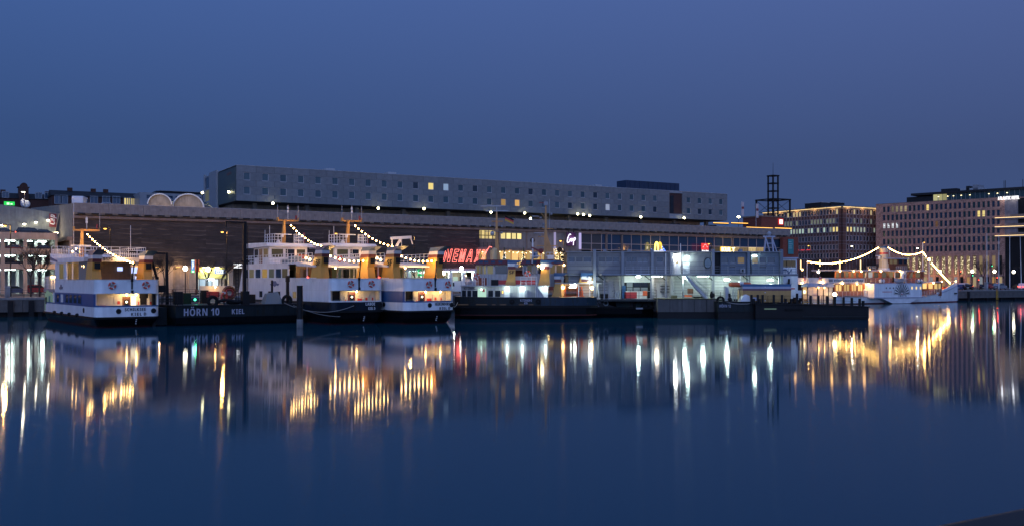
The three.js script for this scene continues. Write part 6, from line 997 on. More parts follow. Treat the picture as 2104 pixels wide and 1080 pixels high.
  f.b(t, 'awning', M.whiteFlat, 1286, 1336, 562, 564, -0.2, 1.2);
  for (const [a, b, c, d, m, n] of [[1283, 1309, 599, 612, M.red, 'red_chest'], [1322, 1330, 597, 607, M.orange, 'orange_case'], [1279, 1286, 586, 612, M.capBlue, 'blue_tarp'], [1381, 1392, 606, 612, M.moss, 'crate'], [1414, 1425, 592, 602, M.brownDoor, 'wood_board'], [1408, 1422, 605, 609, M.orange, 'orange_float'], [1426, 1447, 608, 613, M.black, 'hose_pile'], [1331, 1337, 598, 612, M.black, 'black_gear'], [1234, 1250, 603, 612, M.dark, 'deck_gear']]) f.b(t, n, m, a, b, c, d, -2.6, -1.9);
  { const q = g(); for (const px of [1265, 1268, 1272]) q.tube([f.p(px, 612, -2), f.p(px - 1, 600, -2.1), f.p(px + 1, 597, -2), f.p(px + 2, 604, -2)], 0.09, 5); q.mesh('hanging_hose', M.lightgrey, t); }
  { const q = g(); railing(q, [[X(1278), Y(613), -0.4], [X(1350), Y(613), -0.4]], 1.25, 3, 0.022, 1.3); railing(q, [[X(1404), Y(613), -0.3], [X(1540), Y(613), -0.3]], 0.95, 2, 0.025, 1.3); q.mesh('quay_rail', M.dark, t); }
  g().sph(X(1466), Y(606), -0.6, 0.45, 0.8, 1.35, 0.7).mesh('covered_bollard', M.black, t);
  // outside stair
  { const a = f.p(1408, 566, 0.3), b = f.p(1452, 613, 0.3), n = 13, s = new THREE.Group(); s.name = 'stair'; t.add(s);
    for (const dz of [-0.1, 0.9]) { g().bar([a[0], a[1], dz], [b[0], b[1], dz], 0.08, 0.34).mesh('stringer', M.lightgrey, s); const r = g(); r.bar([a[0] - 0.6, a[1] + 1.25, dz], [b[0] + 0.4, b[1] + 1.0, dz], 0.05).bar([a[0] - 0.3, a[1] + 0.75, dz], [b[0], b[1] + 0.55, dz], 0.04); for (let i = 0; i <= 5; i++) { const k = i / 5, x = a[0] + (b[0] - a[0]) * k, y = a[1] + (b[1] - a[1]) * k; r.bar([x, y, dz], [x, y + 1.05, dz], 0.05); } r.mesh('handrail', M.grey, s); }
    for (let i = 0; i < n; i++) { const k = (i + 0.5) / n; g().box(a[0] + (b[0] - a[0]) * k, a[1] + (b[1] - a[1]) * k, 0.4, 0.3, 0.05, 0.95).mesh('step', M.dark, s); } }
  // white A-frame mast on the roof
  { const m = g(), z = -6, P = (px, py) => f.p(px, py, z); m.bar(P(1570, 521), P(1574, 491), 0.2).bar(P(1583, 521), P(1575, 491), 0.14).bar(P(1590, 521), P(1587, 491), 0.2).bar(P(1598, 521), P(1588, 491), 0.14).bar(P(1569, 486), P(1593, 486), 0.28, 0.2).bar(P(1574, 491), P(1573, 486), 0.22).bar(P(1587, 491), P(1588, 486), 0.22).bar(P(1572, 500), P(1589, 500), 0.1); m.mesh('roof_mast', M.lavender, t); g().sph(...P(1581, 480), 0.32).mesh('mast_dome', M.lightgrey, t); }
  // lamps
  for (const [px, py, dz, w, cd, col, m] of [[1312, 567.5, -1.2, 0.6, 55, COOL, L.cool], [1388, 527, zw + 0.35, 0.35, 30, [0.95, 1, 0.97], glow(0.95, 1, 0.98, 26)], [1413, 528, zw + 0.4, 0.5, 34, COOL, L.cool], [1407, 569, 0.2, 0.45, 34, COOL, L.cool], [1494, 574, -1.8, 0.8, 75, COOL, L.cool], [1583, 575, -1.8, 0.8, 75, COOL, L.cool], [1551, 525.5, zw + 0.25, 0.6, 10, COOL, L.cool]]) {
    const p = f.p(px, py, dz); g().sph(...p, 0.17, w / 0.17 * 0.55, 0.8, 1).mesh('work_lamp', m, t); g().b(p[0] - w * 0.5, p[0] + w * 0.5, p[1] + 0.16, p[1] + 0.24, p[2] - 0.2, p[2] + 0.1).mesh('lamp_hood', M.lightgrey, t); lamp(...worldOf(t, [p[0], p[1] - 0.05, p[2] + 0.05]), col, cd, 0.25);
  }
  for (const px of [1445, 1350]) { const p = f.p(px, 568, -1.5); g().b(p[0] - 0.8, p[0] + 0.8, p[1], p[1] + 0.1, p[2] - 0.1, p[2] + 0.1).mesh('tube_lamp', L.coolSoft, t); lamp(...worldOf(t, [p[0], p[1] - 0.2, p[2]]), px === 1350 ? [1, 0.8, 0.6] : COOL, px === 1350 ? 9 : 22, 0.3); }
  lamp(...worldOf(t, [X(1215), Y(578), -1.5]), [0.85, 1, 0.95], 20, 0.3); g().sph(X(1215), Y(578), -1.5, 0.16, 2, 0.7, 1).mesh('work_lamp', L.coolSoft, t);
}
// orange inflatable on its cradle and the striped store on the second barge
{
  const f = flatFrame(130, 1510), t = thing('work_barge', 'dark barge with faded white name moored in front of the floating office', 'barge', f.pos, 0), X = (p, z = 0) => f.x(p, z);
  f.b(t, 'hull', M.hullGreen, 1476, 1554, 620, 640, -7, 0); f.b(t, 'hull_foot', M.black, 1476.5, 1553, 640, 690, -7, -0.1); f.b(t, 'deck_edge', M.dark, 1475, 1555, 618.5, 620, -7, 0.12); for (let i = 1; i < 6; i++) f.b(t, 'plate_rib', M.hullGreen, 1476 + i * 13, 1477 + i * 13, 620, 640, 0, 0.06);
  text(t, 'name_letters', 'HÖRN 12', M.lavender, X(1478.5), f.y(630.5), 0.03, 1.55, 0.37, { depth: 0.03, spread: 6 });
  g().tor(X(1482), f.y(616), -0.3, 0.42, 0.16).mesh('tyre_fender', M.rubber, t); g().bar(f.p(1500, 620, -0.4), f.p(1499, 602, -0.4), 0.28).sph(X(1501), f.y(614), -0.3, 0.3).mesh('davit_foot', M.black, t); g().tube([f.p(1490, 619, 0), f.p(1510, 623, 0.2), f.p(1535, 623.5, 0.2), f.p(1556, 620, 0)], 0.05, 5).mesh('rope', M.rope, t);
  { const q = g(); for (const px of [1494, 1500, 1507]) q.tube([f.p(px, 618, -2.5), f.p(px, 592, -2.5), f.p(px + 3, 588.5, -2.5), f.p(px + 9, 588.5, -2.5), f.p(px + 12, 592, -2.5), f.p(px + 12, 618, -2.5)], 0.045, 5); q.mesh('pipe_rack', M.lightgrey, t); f.b(t, 'pump_column', M.lightgrey, 1491, 1498, 588, 617, -3, -2.2); }
  loft(g(), [[[X(1522), f.y(619), 0], [X(1543), f.y(619), 0], [X(1543), f.y(619), -1.8], [X(1522), f.y(619), -1.8]], [[X(1528), f.y(609), -0.2], [X(1541), f.y(607), -0.2], [X(1540), f.y(608), -1.6], [X(1528), f.y(609), -1.6]], [[X(1530), f.y(605), -0.6], [X(1536), f.y(604), -0.6], [X(1535), f.y(604), -1.2], [X(1530), f.y(605), -1.2]]]).mesh('white_sheet_cover', M.whiteFlat, t);
  const b = thing('inflatable_boat', 'orange inflatable boat hanging behind the pipe rack', 'boat', worldOf(t, f.p(1521, 584, -2.6)), 0); for (const z of [-0.5, 0.5]) g().add(new THREE.CapsuleGeometry(0.3, 2.3, 5, 10).rotateZ(Math.PI / 2).translate(0, 0, z)).mesh('float_tube', M.orange, b); g().b(-1.2, 1.2, -0.2, 0.05, -0.4, 0.4).mesh('boat_floor', M.grey, b); g().b(-0.2, 0.3, -0.1, 0.42, -0.3, 0.85).mesh('sling', M.whiteFlat, b); g().bar([0.05, 0.3, 0], [0.05, 1.2, 0], 0.08).mesh('hoist', M.whiteFlat, b);
  const c = thing('striped_store', 'long yellow store with blue, white and plum stripes on the barge deck', 'container', worldOf(t, f.p(1577, 619, -0.6)), 0), z = -0.6, cx = f.p(1577, 619, z), B2 = (a, e, p, q, m, n, d = 0) => g().b(f.x(a, z) - cx[0], f.x(e, z) - cx[0], f.y(q, 1577, z) - cx[1], f.y(p, 1577, z) - cx[1], -3 - d, d).mesh(n, m, c);
  [[1527, 1544], [1544.3, 1558], [1558.3, 1573], [1573.3, 1588], [1588.3, 1602], [1602.3, 1626]].forEach(([a, e], i) => B2(a, e, 595, 620, M.containerYellow, 'side_panel', i % 2 ? 0.01 : 0));
  B2(1526.8, 1626.2, 584, 588, M.containerBlue, 'blue_stripe', 0.02); B2(1526.8, 1626.2, 588, 592.5, M.lavender, 'white_stripe', 0.02); B2(1526.8, 1626.2, 592.5, 596, M.plum, 'plum_stripe', 0.03); B2(1526, 1627, 583, 584, M.capBlue, 'roof_rim', 0.06);
  for (const py of [589, 600, 617]) g().b(f.x(1574) - cx[0], f.x(1576) - cx[0], f.y(py + 1) - cx[1], f.y(py - 1) - cx[1], 0.03, 0.08).mesh('reflector', M.whiteFlat, c);
}
// wide dark landing pontoon at the right
const landing = (() => {
  const f = flatFrame(129, 1670), t = thing('landing_pontoon', 'wide dark landing pontoon with posts at the right of the floating office', 'pontoon', f.pos, 0), X = (p, z = 0) => f.x(p, z);
  const top = (px) => 624 + Math.max(0, px - 1650) * 0.032;
  g().ext([[X(1553), f.y(624.5)], [X(1650), f.y(625.5)], [X(1786), f.y(630.5)], [X(1786), f.y(654)], [X(1553), f.y(653)]], 7, new THREE.Matrix4().setPosition(0, 0, -7)).mesh('hull', M.dark, t);
  f.b(t, 'hull_foot', M.black, 1554, 1785, 653, 700, -7, -0.15); g().ext([[X(1551), f.y(622.5)], [X(1650), f.y(623.5)], [X(1788), f.y(628.5)], [X(1788), f.y(630.5)], [X(1650), f.y(625.5)], [X(1551), f.y(624.5)]], 7.3, new THREE.Matrix4().setPosition(0, 0, -7.1)).mesh('deck_edge', M.dark, t);
  f.b(t, 'opening_light', glow(0.6, 1, 0.75, 0.12), 1571, 1596, 632.5, 635, -0.05, 0.02); f.b(t, 'fender_bar', M.rubber, 1615, 1650, 633, 637, 0, 0.2); g().b(X(1650), X(1786), 0.28, 0.42, 0, 0.12).mesh('waterline_rail', M.hullGreen, t);
  for (const [px, h2] of [[1546, 2], [1559, 2], [1569, 2], [1592, 2], [1609, 2], [1640, 2.3], [1668, 1.9], [1684, 1.9], [1702, 1.9], [1718, 1.9], [1736, 1.8], [1753, 1.7], [1769, 1.6]]) { const y = f.y(top(px), px); g().b(X(px) - 0.13, X(px) + 0.13, y, y + h2 * 0.62, -0.5, -0.24).mesh('rail_post', M.dark, t); }
  for (const px of [1550, 1562, 1616, 1628, 1776]) { const y = f.y(top(px), px); g().cyl(X(px), y, y + 0.72, -0.3, 0.2).mesh('bollard', M.black, t); }
  { const q = g(), y = f.y(606); railing(q, [[X(1545), f.y(623), -0.4], [X(1650), f.y(623.5), -0.4]], 1.05, 2, 0.02, 2); railing(q, [[X(1650), f.y(623.5), -0.4], [X(1772), f.y(628), -0.4]], 1.2, 2, 0.02, 3); q.mesh('deck_rail', M.dark, t); }
  f.b(t, 'notice_board', M.lavender, 1548, 1556, 610, 617, -0.5, -0.4); f.b(t, 'small_notice', M.whiteFlat, 1760, 1763.5, 614.5, 620.5, -0.3, -0.25);
  g().tube([f.p(1650, 624, -1), f.p(1652, 621, -1), f.p(1657, 620.5, -1), f.p(1664, 620.5, -1)], 0.05, 5).mesh('yellow_pipe', M.yellow, t);
  { const q = g(), r = rng(4); for (let i = 0; i < 7; i++) q.box(X(1634 + r() * 22), f.y(612 + r() * 10), -1.6 - r(), 0.3 + r() * 0.6, 0.3 + r() * 0.7, 0.4, r()); q.mesh('deck_gear', M.dark, t); }
  // glass shelter
  const s = thing('glass_shelter', 'lit glass waiting shelter with grey ridged roof on the landing pontoon', 'shelter', worldOf(t, [X(1685), f.y(624), -3]), 0), z = 1.1, dzw = -3 + z, sx = (p) => f.x(p, dzw) - X(1685), sy = (p) => f.y(p, 1685, dzw) - f.y(624);
  for (const px of [1659.5, 1680.5, 1692.5, 1703, 1712.5]) for (const zz of [z, -1.1]) g().b(sx(px) - 0.05, sx(px) + 0.05, sy(625), sy(588), zz - 0.05, zz + 0.05).mesh('post', M.dark, s);
  const gm = new THREE.MeshPhysicalMaterial({ transmission: 0.75, roughness: 0.25, thickness: 0 }); gm.color.setRGB(0.9, 0.85, 0.75);
  [[1659.5, 1680.5], [1680.5, 1692.5], [1692.5, 1703], [1703, 1712.5]].forEach(([a, b]) => { g().b(sx(a) + 0.06, sx(b) - 0.06, sy(622), sy(589), -1.12, -1.09).mesh('rear_pane', M.cream, s); g().b(sx(a) + 0.06, sx(b) - 0.06, sy(622), sy(589), z - 0.015, z + 0.015).mesh('pane', gm, s); });
  for (const [a, b] of [[1658, 1682.5], [1682.5, 1697], [1697, 1714]]) g().ext([[sx(a), sy(589)], [sx(b), sy(589)], [sx(b) - 0.05, sy(585)], [(sx(a) + sx(b)) / 2 + 0.25, sy(581.8)], [(sx(a) + sx(b)) / 2 - 0.25, sy(581.8)], [sx(a) + 0.05, sy(585)]], 2.7, new THREE.Matrix4().setPosition(0, 0, -1.35)).mesh('roof_ridge', M.lavender, s);
  g().b(sx(1662), sx(1710), 0.45, 0.55, -1, -0.5).mesh('bench', M.wood, s); g().b(sx(1684), sx(1692), sy(608), sy(601), -1.08, -1.03).mesh('timetable', M.wood, s); g().sph(sx(1663), sy(599), -0.9, 0.1, 1, 2, 1).mesh('wall_lamp', L.fairy, s);
  for (const px of [1688, 1700]) { g().sph(sx(px), sy(590.5), 0, 0.09).mesh('ceiling_lamp', L.bulb, s); lamp(...worldOf(s, [sx(px), sy(590.8), 0]), WARM, 5, 0.1); }
  // bright lamp on a short post
  const l = thing('pontoon_lamp', 'very bright round warm lamp on a short post of the landing pontoon', 'lamp', worldOf(t, [X(1719), f.y(624.5), -0.6]), 0); g().cyl(0, 0, 1.15, 0, 0.07).mesh('post', M.dark, l); g().sph(0, 1.3, 0, 0.26, 1, 1, 1, 14).mesh('lens', glow(1, 0.72, 0.36, 30), l); g().cyl(0, 1.1, 1.18, 0, 0.2).mesh('collar', M.dark, l); lamp(...worldOf(l, [0, 1.3, 0]), WARM, 26, 0.25);
  return t;
})();
// small white workboat beside it
{
  const f = flatFrame(141, 1625), t = thing('workboat', 'white workboat with tall wheelhouse between the striped store and the steamer', 'boat', f.pos, 0);
  f.b(t, 'hull', M.white, 1600, 1648, 596, 640, -5, 0); f.b(t, 'hull_stripe', M.red, 1624, 1634, 591, 593.5, -0.1, 0.03); f.b(t, 'lower_house', M.white, 1606, 1640, 562, 597, -4, -0.1); f.b(t, 'side_window', M.brownDoor, 1618, 1634, 570, 580, -0.2, -0.07);
  wallGrid(g(), f.x(1604, 0.1), f.x(1638, 0.1), f.y(580), f.y(531), -3.4, 0.1, [[f.y(549), f.y(535)]], [[f.x(1609), f.x(1635.5)]]).mesh('wheelhouse', M.white, t);
  for (const [a, b] of [[1609, 1616.5], [1617.5, 1626], [1627, 1635.5]]) f.b(t, 'window', glow(0.9, 0.75, 0.4, 0.05), a, b, 535, 549, -0.05, 0.0); f.b(t, 'roof', M.lavender, 1602, 1641, 528.5, 531.5, -3.8, 0.5); f.b(t, 'window_bar', M.dark, 1616.5, 1617.5, 535, 549, -0.05, 0.12);
  g().tor(f.x(1613), f.y(560), 0.2, 0.45, 0.06).bar(f.p(1621, 562, 0.2), f.p(1627, 553, 0.2), 0.12).mesh('hose_coil', M.capBlue, t); { const q = g(); railing(q, [f.p(1602, 565, 0.4), f.p(1640, 565, 0.4)], 0.9, 2, 0.02, 0.9); q.mesh('rail', M.grey, t); } f.b(t, 'fender', M.black, 1620, 1624, 572, 586, 0.0, 0.25); f.b(t, 'mint_board', glow(0.5, 1, 0.85, 0.35), 1654, 1658, 585, 600, -0.2, 0); f.b(t, 'red_board', M.red, 1648, 1653, 585, 593, -0.2, 0);
}
// ---------- white paddle steamer with strings of lights ----------
{
  const f = quayFrame(145, 1800), t = thing('paddle_steamer', 'white paddle steamer with cream funnel strung with golden lights', 'paddle steamer', f.pos, TH), X = (p, z = 0) => f.x(p, z), Y = (py, px = 1800, z = 0) => f.y(py, px, z), bx = (n, m, a, b, c, d, z0, z1) => f.b(t, n, m, a, b, c, d, z0, z1);
  const zc = -3.6, st = [[1640, 2.6, 603], [1660, 3.3, 606], [1700, 3.6, 607.5], [1760, 3.6, 608.5], [1800, 3.6, 609], [1850, 3.6, 609], [1900, 3.5, 607.5], [1925, 2.9, 603.5], [1945, 2.0, 597], [1958, 1.2, 591], [1968, 0.25, 585]];
  loft(g(), st.map(([px, b, py]) => { const x = X(px, zc + b), y = Y(py, px), k = px > 1950 ? (px - 1950) / 18 : 0; return [[x, y, zc + b], [x, 0.6, zc + b * (0.93 - 0.4 * k)], [x, 0.22, zc + b * (0.9 - 0.4 * k)], [x, 0.22, zc - b * (0.9 - 0.4 * k)], [x, 0.6, zc - b * 0.93], [x, y, zc - b]]; })).mesh('hull', M.white, t);
  loft(g(), st.map(([px, b]) => { const x = X(px, zc + b), k = px > 1950 ? (px - 1950) / 18 : 0; return [[x, 0.225, zc + b * (0.905 - 0.4 * k)], [x, -0.8, zc + b * 0.6], [x, -0.8, zc - b * 0.6], [x, 0.225, zc - b * 0.9]]; })).mesh('boot_top', M.darkred, t);
  loft(g(), st.map(([px, b, py]) => { const x = X(px, zc + b), y = Y(py, px), z = zc + b; return [[x, y + 0.02, z + 0.09], [x, y - 0.16, z + 0.09], [x, y - 0.16, z - 0.06], [x, y + 0.02, z - 0.06]]; })).mesh('rubbing_strake', M.lavender, t);
  loft(g(), st.map(([px, b, py]) => { const x = X(px, zc + b), y = Y(py, px) - 0.25, z = zc + b - 0.15; return [[x, y, z], [x, y - 0.1, z], [x, y - 0.1, 2 * zc - z], [x, y, 2 * zc - z]]; })).mesh('deck', M.brownDoor, t);
  // bow bulwark
  loft(g(), st.slice(7).map(([px, b, py]) => { const x = X(px, zc + b), y = Y(py, px), z = zc + b; return [[x, y + 0.25 + (px - 1925) * 0.018, z], [x, y - 0.05, z], [x, y - 0.05, z - 0.08], [x, y + 0.25 + (px - 1925) * 0.018, z - 0.08]]; })).mesh('bow_bulwark', M.white, t);
  bx('bow_deck_house', M.orange, 1944, 1953, 589, 597, -5, -3); g().b(X(1967, zc), X(1968.6, zc), 0.3, Y(588, 1967, zc), zc - 0.1, zc + 0.1).mesh('stem', M.lavender, t); for (const px of [1930, 1938, 1948, 1958]) g().sph(X(px, -1.5), Y(609 - (px - 1930) * 0.2, px, -1.5), zc + (px > 1950 ? 1.15 : 2.5 - (px - 1930) * 0.05) * 0.98, 0.14, 1, 1, 0.5).mesh('porthole', M.black, t);
  g().cyl(0, 0, 0.3, 0, 0.5, 0.6, 8).mesh('anchor', M.black, t).position.set(X(1963, zc + 0.6), Y(603, 1964, zc), zc + 0.6);
  // aft saloon: wood with warm lit windows under the promenade deck
  const za = -0.9;
  const aft = [[1718, 1730], [1735, 1746], [1751, 1760], [1764, 1773], [1778, 1787]];
  wallGrid(g(), X(1712, za), X(1793, za), Y(607, 1750, za), Y(581, 1750, za), za - 0.12, za, [[Y(597, 1750, za), Y(584, 1750, za)]], aft.map((q) => q.map((p) => X(p, za)))).mesh('saloon_wall', M.wood, t);
  aft.forEach(([a, b], i) => { bx('saloon_window', glow(1, 0.66, 0.24, [0.9, 0.5, 0.75, 1.1, 1.3][i]), a + 0.3, b - 0.3, 584.2, 597, za - 0.1, za - 0.05); bx('window_bar', M.wood, (a + b) / 2 - 0.4, (a + b) / 2 + 0.4, 584, 597, za - 0.05, za + 0.01); });
  bx('saloon_core', M.dark, 1640, 1712, 583, 607, -6, za - 0.2); bx('white_aft_house', M.whiteFlat, 1660, 1716, 570, 584, -6, -0.5); bx('wood_door', M.wood, 1794, 1802, 585, 607, -0.3, -0.15); g().cyl(X(1778, -0.2), Y(607, 1778), Y(596, 1778), -0.2, 0.3).sph(X(1778, -0.2), Y(596, 1778), -0.2, 0.36).mesh('cowl_vent', M.whiteFlat, t);
  { const q = g(); railing(q, [[X(1660), Y(607, 1660), -0.1], [X(1794), Y(608.5, 1794), -0.1]], 1.05, 4, 0.02, 1.2); railing(q, [[X(1896), Y(608, 1896), -0.1], [X(1936, -0.9), Y(600, 1936, -0.9), -0.9]], 1.05, 4, 0.02, 1.1); q.mesh('deck_rail', M.whiteFlat, t); }
  // paddle box with the fan vent
  const zp = 1.6, P0 = X(1797, zp), P1 = X(1895, zp), pt = Y(582.5, 1850, zp), pb = Y(609.5, 1850, zp);
  g().b(P0, P1, pb, pt, -7, zp).mesh('paddle_box', M.white, t); g().b(P0 - 0.2, P1 + 0.1, pb - 0.18, pb, -7, zp + 0.15).mesh('sponson', M.lavender, t);
  g().ext([[X(1813, zp), pb - 0.18], [X(1890, zp), pb - 0.18], [X(1872, zp), 0.08], [X(1836, zp), 0.08]], 2, new THREE.Matrix4().setPosition(0, 0, zp - 2.1)).mesh('sponson_bracket', M.white, t);
  { const cx = X(1854, zp), cy = Y(604, 1854, zp), R = X(1868.5, zp) - cx, r0 = R * 0.2; for (let i = 0; i < 11; i++) { const a = ((i + 0.5) / 11) * Math.PI, h2 = 0.062; g().ext([[cx + r0 * Math.cos(a - h2 * 1.3), cy + r0 * Math.sin(a - h2 * 1.3)], [cx + R * Math.cos(a - h2), cy + R * Math.sin(a - h2)], [cx + R * Math.cos(a + h2), cy + R * Math.sin(a + h2)], [cx + r0 * Math.cos(a + h2 * 1.3), cy + r0 * Math.sin(a + h2 * 1.3)]], 0.04, new THREE.Matrix4().setPosition(0, 0, zp)).mesh('fan_vent', M.black, t); }
    const arc = []; for (let i = 0; i <= 14; i++) arc.push([cx + R * 1.1 * Math.cos(i / 14 * Math.PI), cy + R * 1.1 * Math.sin(i / 14 * Math.PI), zp + 0.03]); g().tube(arc, 0.035, 5).bar([cx - R * 1.1, cy, zp + 0.02], [cx + R * 1.1, cy, zp + 0.02], 0.05).mesh('fan_rim', M.black, t); g().sph(cx, cy + 0.05, zp, 0.2, 1, 1, 0.5).mesh('fan_hub', M.red, t);
    text(t, 'name_letters', 'FREYA', M.black, X(1847, zp), Y(608.4, 1850, zp), zp + 0.02, X(1863, zp) - X(1847, zp), 0.36, { depth: 0.03, spread: 40, font: 'serif_bold' }); }
  for (const px of [1822, 1829.5, 1836.5]) g().cyl(0, 0, 0.04, 0, 0.17, 0.17, 14).mesh('porthole', M.black, t).position.set(X(px, zp), Y(591, px, zp), zp), t.children.at(-1).rotation.x = Math.PI / 2;
  for (const px of [1875, 1884, 1892.5]) bx('lit_porthole', glow(1, 0.7, 0.28, 1.2), px - 1.2, px + 1.2, 588, 593.5, zp - 0.02, zp + 0.03);
  bx('name_plate', M.lifered, 1814, 1834, 598.2, 599.4, zp, zp + 0.02);
  // forward saloon
  const fw = [[1897, 1905], [1909, 1917.5], [1921, 1927], [1929.5, 1934]]; bx('fore_saloon', M.wood, 1895.5, 1936, 580, 607, -6, za);
  fw.forEach(([a, b], i) => bx('saloon_window', glow(1, 0.66, 0.24, 1.1 - 0.15 * i), a, b, 582, 592.5, za, za + 0.03)); bx('fore_roof', M.lavender, 1894, 1939, 577.5, 580, -6.4, -0.2);
  // promenade deck, upper saloon and its roof
  bx('promenade_deck', M.lavender, 1640, 1899, 580.8, 582.6, -7.1, 0.15);
  const zu = -1.5, up = [[1719, 1725.5], [1729, 1735.5], [1738, 1744.5], [1749, 1755], [1759.5, 1765.5], [1774, 1782], [1785, 1794], [1797, 1806], [1813, 1822], [1828, 1836], [1840, 1850], [1868, 1877], [1882, 1892]];
  wallGrid(g(), X(1716, zu), X(1899, zu), Y(581, 1800, zu), Y(557, 1800, zu), zu - 0.12, zu, [[Y(569.5, 1800, zu), Y(558.5, 1800, zu)]], up.map((q) => q.map((p) => X(p, zu)))).mesh('upper_saloon', M.wood, t);
  up.forEach(([a, b], i) => bx('saloon_window', i === 6 ? glow(0.8, 0.9, 1, 0.35) : [glow(0.9, 0.75, 0.45, 0.12), std(0.04, 0.05, 0.055, 0.1), glow(0.7, 0.8, 0.7, 0.08)][i % 3], a, b, 558.5, 569.5, zu - 0.1, zu - 0.05));
  bx('upper_core', M.dark, 1718, 1896, 558, 580, -6, zu - 0.25); bx('upper_roof', M.lavender, 1713, 1902, 554.2, 556.8, -6.6, -0.5);
  { const q = g(); railing(q, [[X(1640), Y(581, 1640), 0.05], [X(1899), Y(581, 1899), 0.05]], 1.05, 4, 0.018, 1.5); railing(q, [[X(1790), Y(554, 1790), -1], [X(1808), Y(554, 1808), -1]], 0.8, 2, 0.02, 0.6); railing(q, [[X(1850), Y(554, 1850), -1], [X(1872), Y(554, 1872), -1]], 0.8, 3, 0.02, 0.8); q.mesh('upper_rail', M.whiteFlat, t); }
  bx('side_screen', M.whiteFlat, 1662, 1703, 571, 581, -0.1, 0.0);
  // banner
  bx('banner', M.whiteFlat, 1703, 1777, 571.5, 580, 0.12, 0.2); { const w = X(1775, 0.2) - X(1714, 0.2); text(t, 'banner_letters', 'Weihnachtsfeiern unter Dampf', M.black, X(1714, 0.2), Y(578, 1740, 0.2), 0.2, w, 0.5, { depth: 0.02, font: 'serif_bold', spread: 4 }); bx('banner_print', M.grey, 1704, 1712, 573, 578.5, 0.2, 0.22); }
  // wheelhouse
  bx('wheelhouse', M.wood, 1828, 1866, 541, 554, -4.6, -2.4); bx('wheelhouse', M.wood, 1826, 1846, 531.5, 541, -4.6, -2.4); for (const [a, b] of [[1829, 1835], [1837, 1844], [1848, 1855], [1858, 1864]]) bx('wheelhouse_window', a < 1840 ? glow(1, 0.75, 0.4, 0.12) : M.glass, a, b, 533, 542, -2.42, -2.36); bx('wheelhouse', M.wood, 1846, 1866, 531.5, 541, -4.6, -2.42); bx('wheelhouse_roof', M.lavender, 1823, 1869, 530, 532, -4.9, -2.0);
  g().b(X(1827), X(1841), Y(525), Y(523.5), -3.6, -3.4).cyl(X(1834), Y(531), Y(525), -3.5, 0.25).mesh('radar', M.whiteFlat, t);
  // funnel
  { const q = new THREE.Group(); q.name = 'funnel'; t.add(q); const x = X(1817, -3.5), y0 = Y(555, 1817), y1 = Y(504.5, 1817), yy = (k) => y0 + (y1 - y0) * k, r0 = 1.12, r1 = 0.9; const C = (a, b, n, m, o = 0) => g().add(new THREE.CylinderGeometry(r0 + (r1 - r0) * b + o, r0 + (r1 - r0) * a + o, yy(b) - yy(a), 22).translate(x, (yy(a) + yy(b)) / 2, -3.5)).mesh(n, m, q);
    C(0, 0.93, 'casing', std(0.66, 0.56, 0.36, 0.4, { map: T.grime })); C(-0.02, 0.1, 'base_skirt', M.whiteFlat, 0.16); C(0.67, 0.745, 'red_ring', M.red, 0.015); C(0.90, 0.93, 'rim', M.lightgrey, 0.06); C(0.93, 1, 'blue_top', M.capBlue, 0.01); g().rod([x - 1.3, y0, -2.8], [x - 0.9, yy(0.9), -3.3], 0.03).rod([x + 1.2, yy(0.2), -2.6], [x + 1.0, yy(1.06), -3], 0.07).mesh('stay', M.whiteFlat, q); }
  // rafts, lifeboat, vents, stair
  const raft = g().add(new THREE.CapsuleGeometry(0.42, 0.8, 5, 14).rotateZ(Math.PI / 2)).geo();
  const rafts = []; [[1810, 'left of the lifeboat'], [1888, 'right of the lifeboat']].forEach(([px, w], i) => { const q = thing('life_raft', 'white life raft canister on the steamer rail, ' + w, 'life raft', worldOf(t, [X(px), Y(576.5, px), 0.35]), TH, 'raft canisters on the steamer'); part('canister', raft, M.whiteFlat, q); g().b(-0.6, 0.6, -0.55, -0.38, -0.35, 0.35).mesh('cradle', M.grey, q); g().b(-0.3, -0.22, -0.44, 0.44, -0.44, 0.44).mesh('strap', M.dark, q); });
  { const q = thing('lifeboat', 'grey lifeboat hanging in davits beside the paddle box', 'lifeboat', worldOf(t, [X(1846), Y(577, 1846), 0.4]), TH); loft(g(), Array.from({ length: 9 }, (_, i) => { const k = (i - 4) / 4, b = 0.75 * Math.sqrt(Math.max(0.02, 1 - k * k)), s = 0.18 * k * k; return [[k * 1.9, 0.45 + s, b], [k * 1.8, -0.1 + s, b * 0.7], [k * 1.6, -0.4 + s, 0], [k * 1.8, -0.1 + s, -b * 0.7], [k * 1.9, 0.45 + s, -b]]; })).mesh('hull', M.lightgrey, q); g().sph(0, 0.42, 0, 0.7, 2.5, 0.35, 0.95).mesh('cover', M.grey, q); }
  { const q = g(); for (const px of [1839.5, 1862]) q.tube([f.p(px, 582, 0.1), f.p(px, 562, 0.1), f.p(px + 0.5, 558, 0.2), f.p(px + 1.5, 556, 0.5)], 0.08, 6); q.mesh('davit', M.whiteFlat, t); g().tor(X(1835), Y(574, 1835), 0.1, 0.5, 0.1, Math.PI / 2 * 0.6).mesh('tyre_fender', M.rubber, t); }
  g().cyl(X(1857), Y(575, 1857), Y(561, 1857), -0.3, 0.42).sph(X(1859), Y(560, 1859), -0.3, 0.5, 1.1, 1, 1).mesh('cowl_vent', M.whiteFlat, t); g().bar(f.p(1863, 573, -0.4), f.p(1871, 556, -0.4), 0.16).bar(f.p(1866, 573, -0.4), f.p(1874, 556, -0.4), 0.12).mesh('stair', M.orange, t);
  for (const px of [1779]) g().bar(f.p(px, 570, -0.9), f.p(px + 2, 558, -0.9), 0.2).mesh('samson_post', M.cream, t);
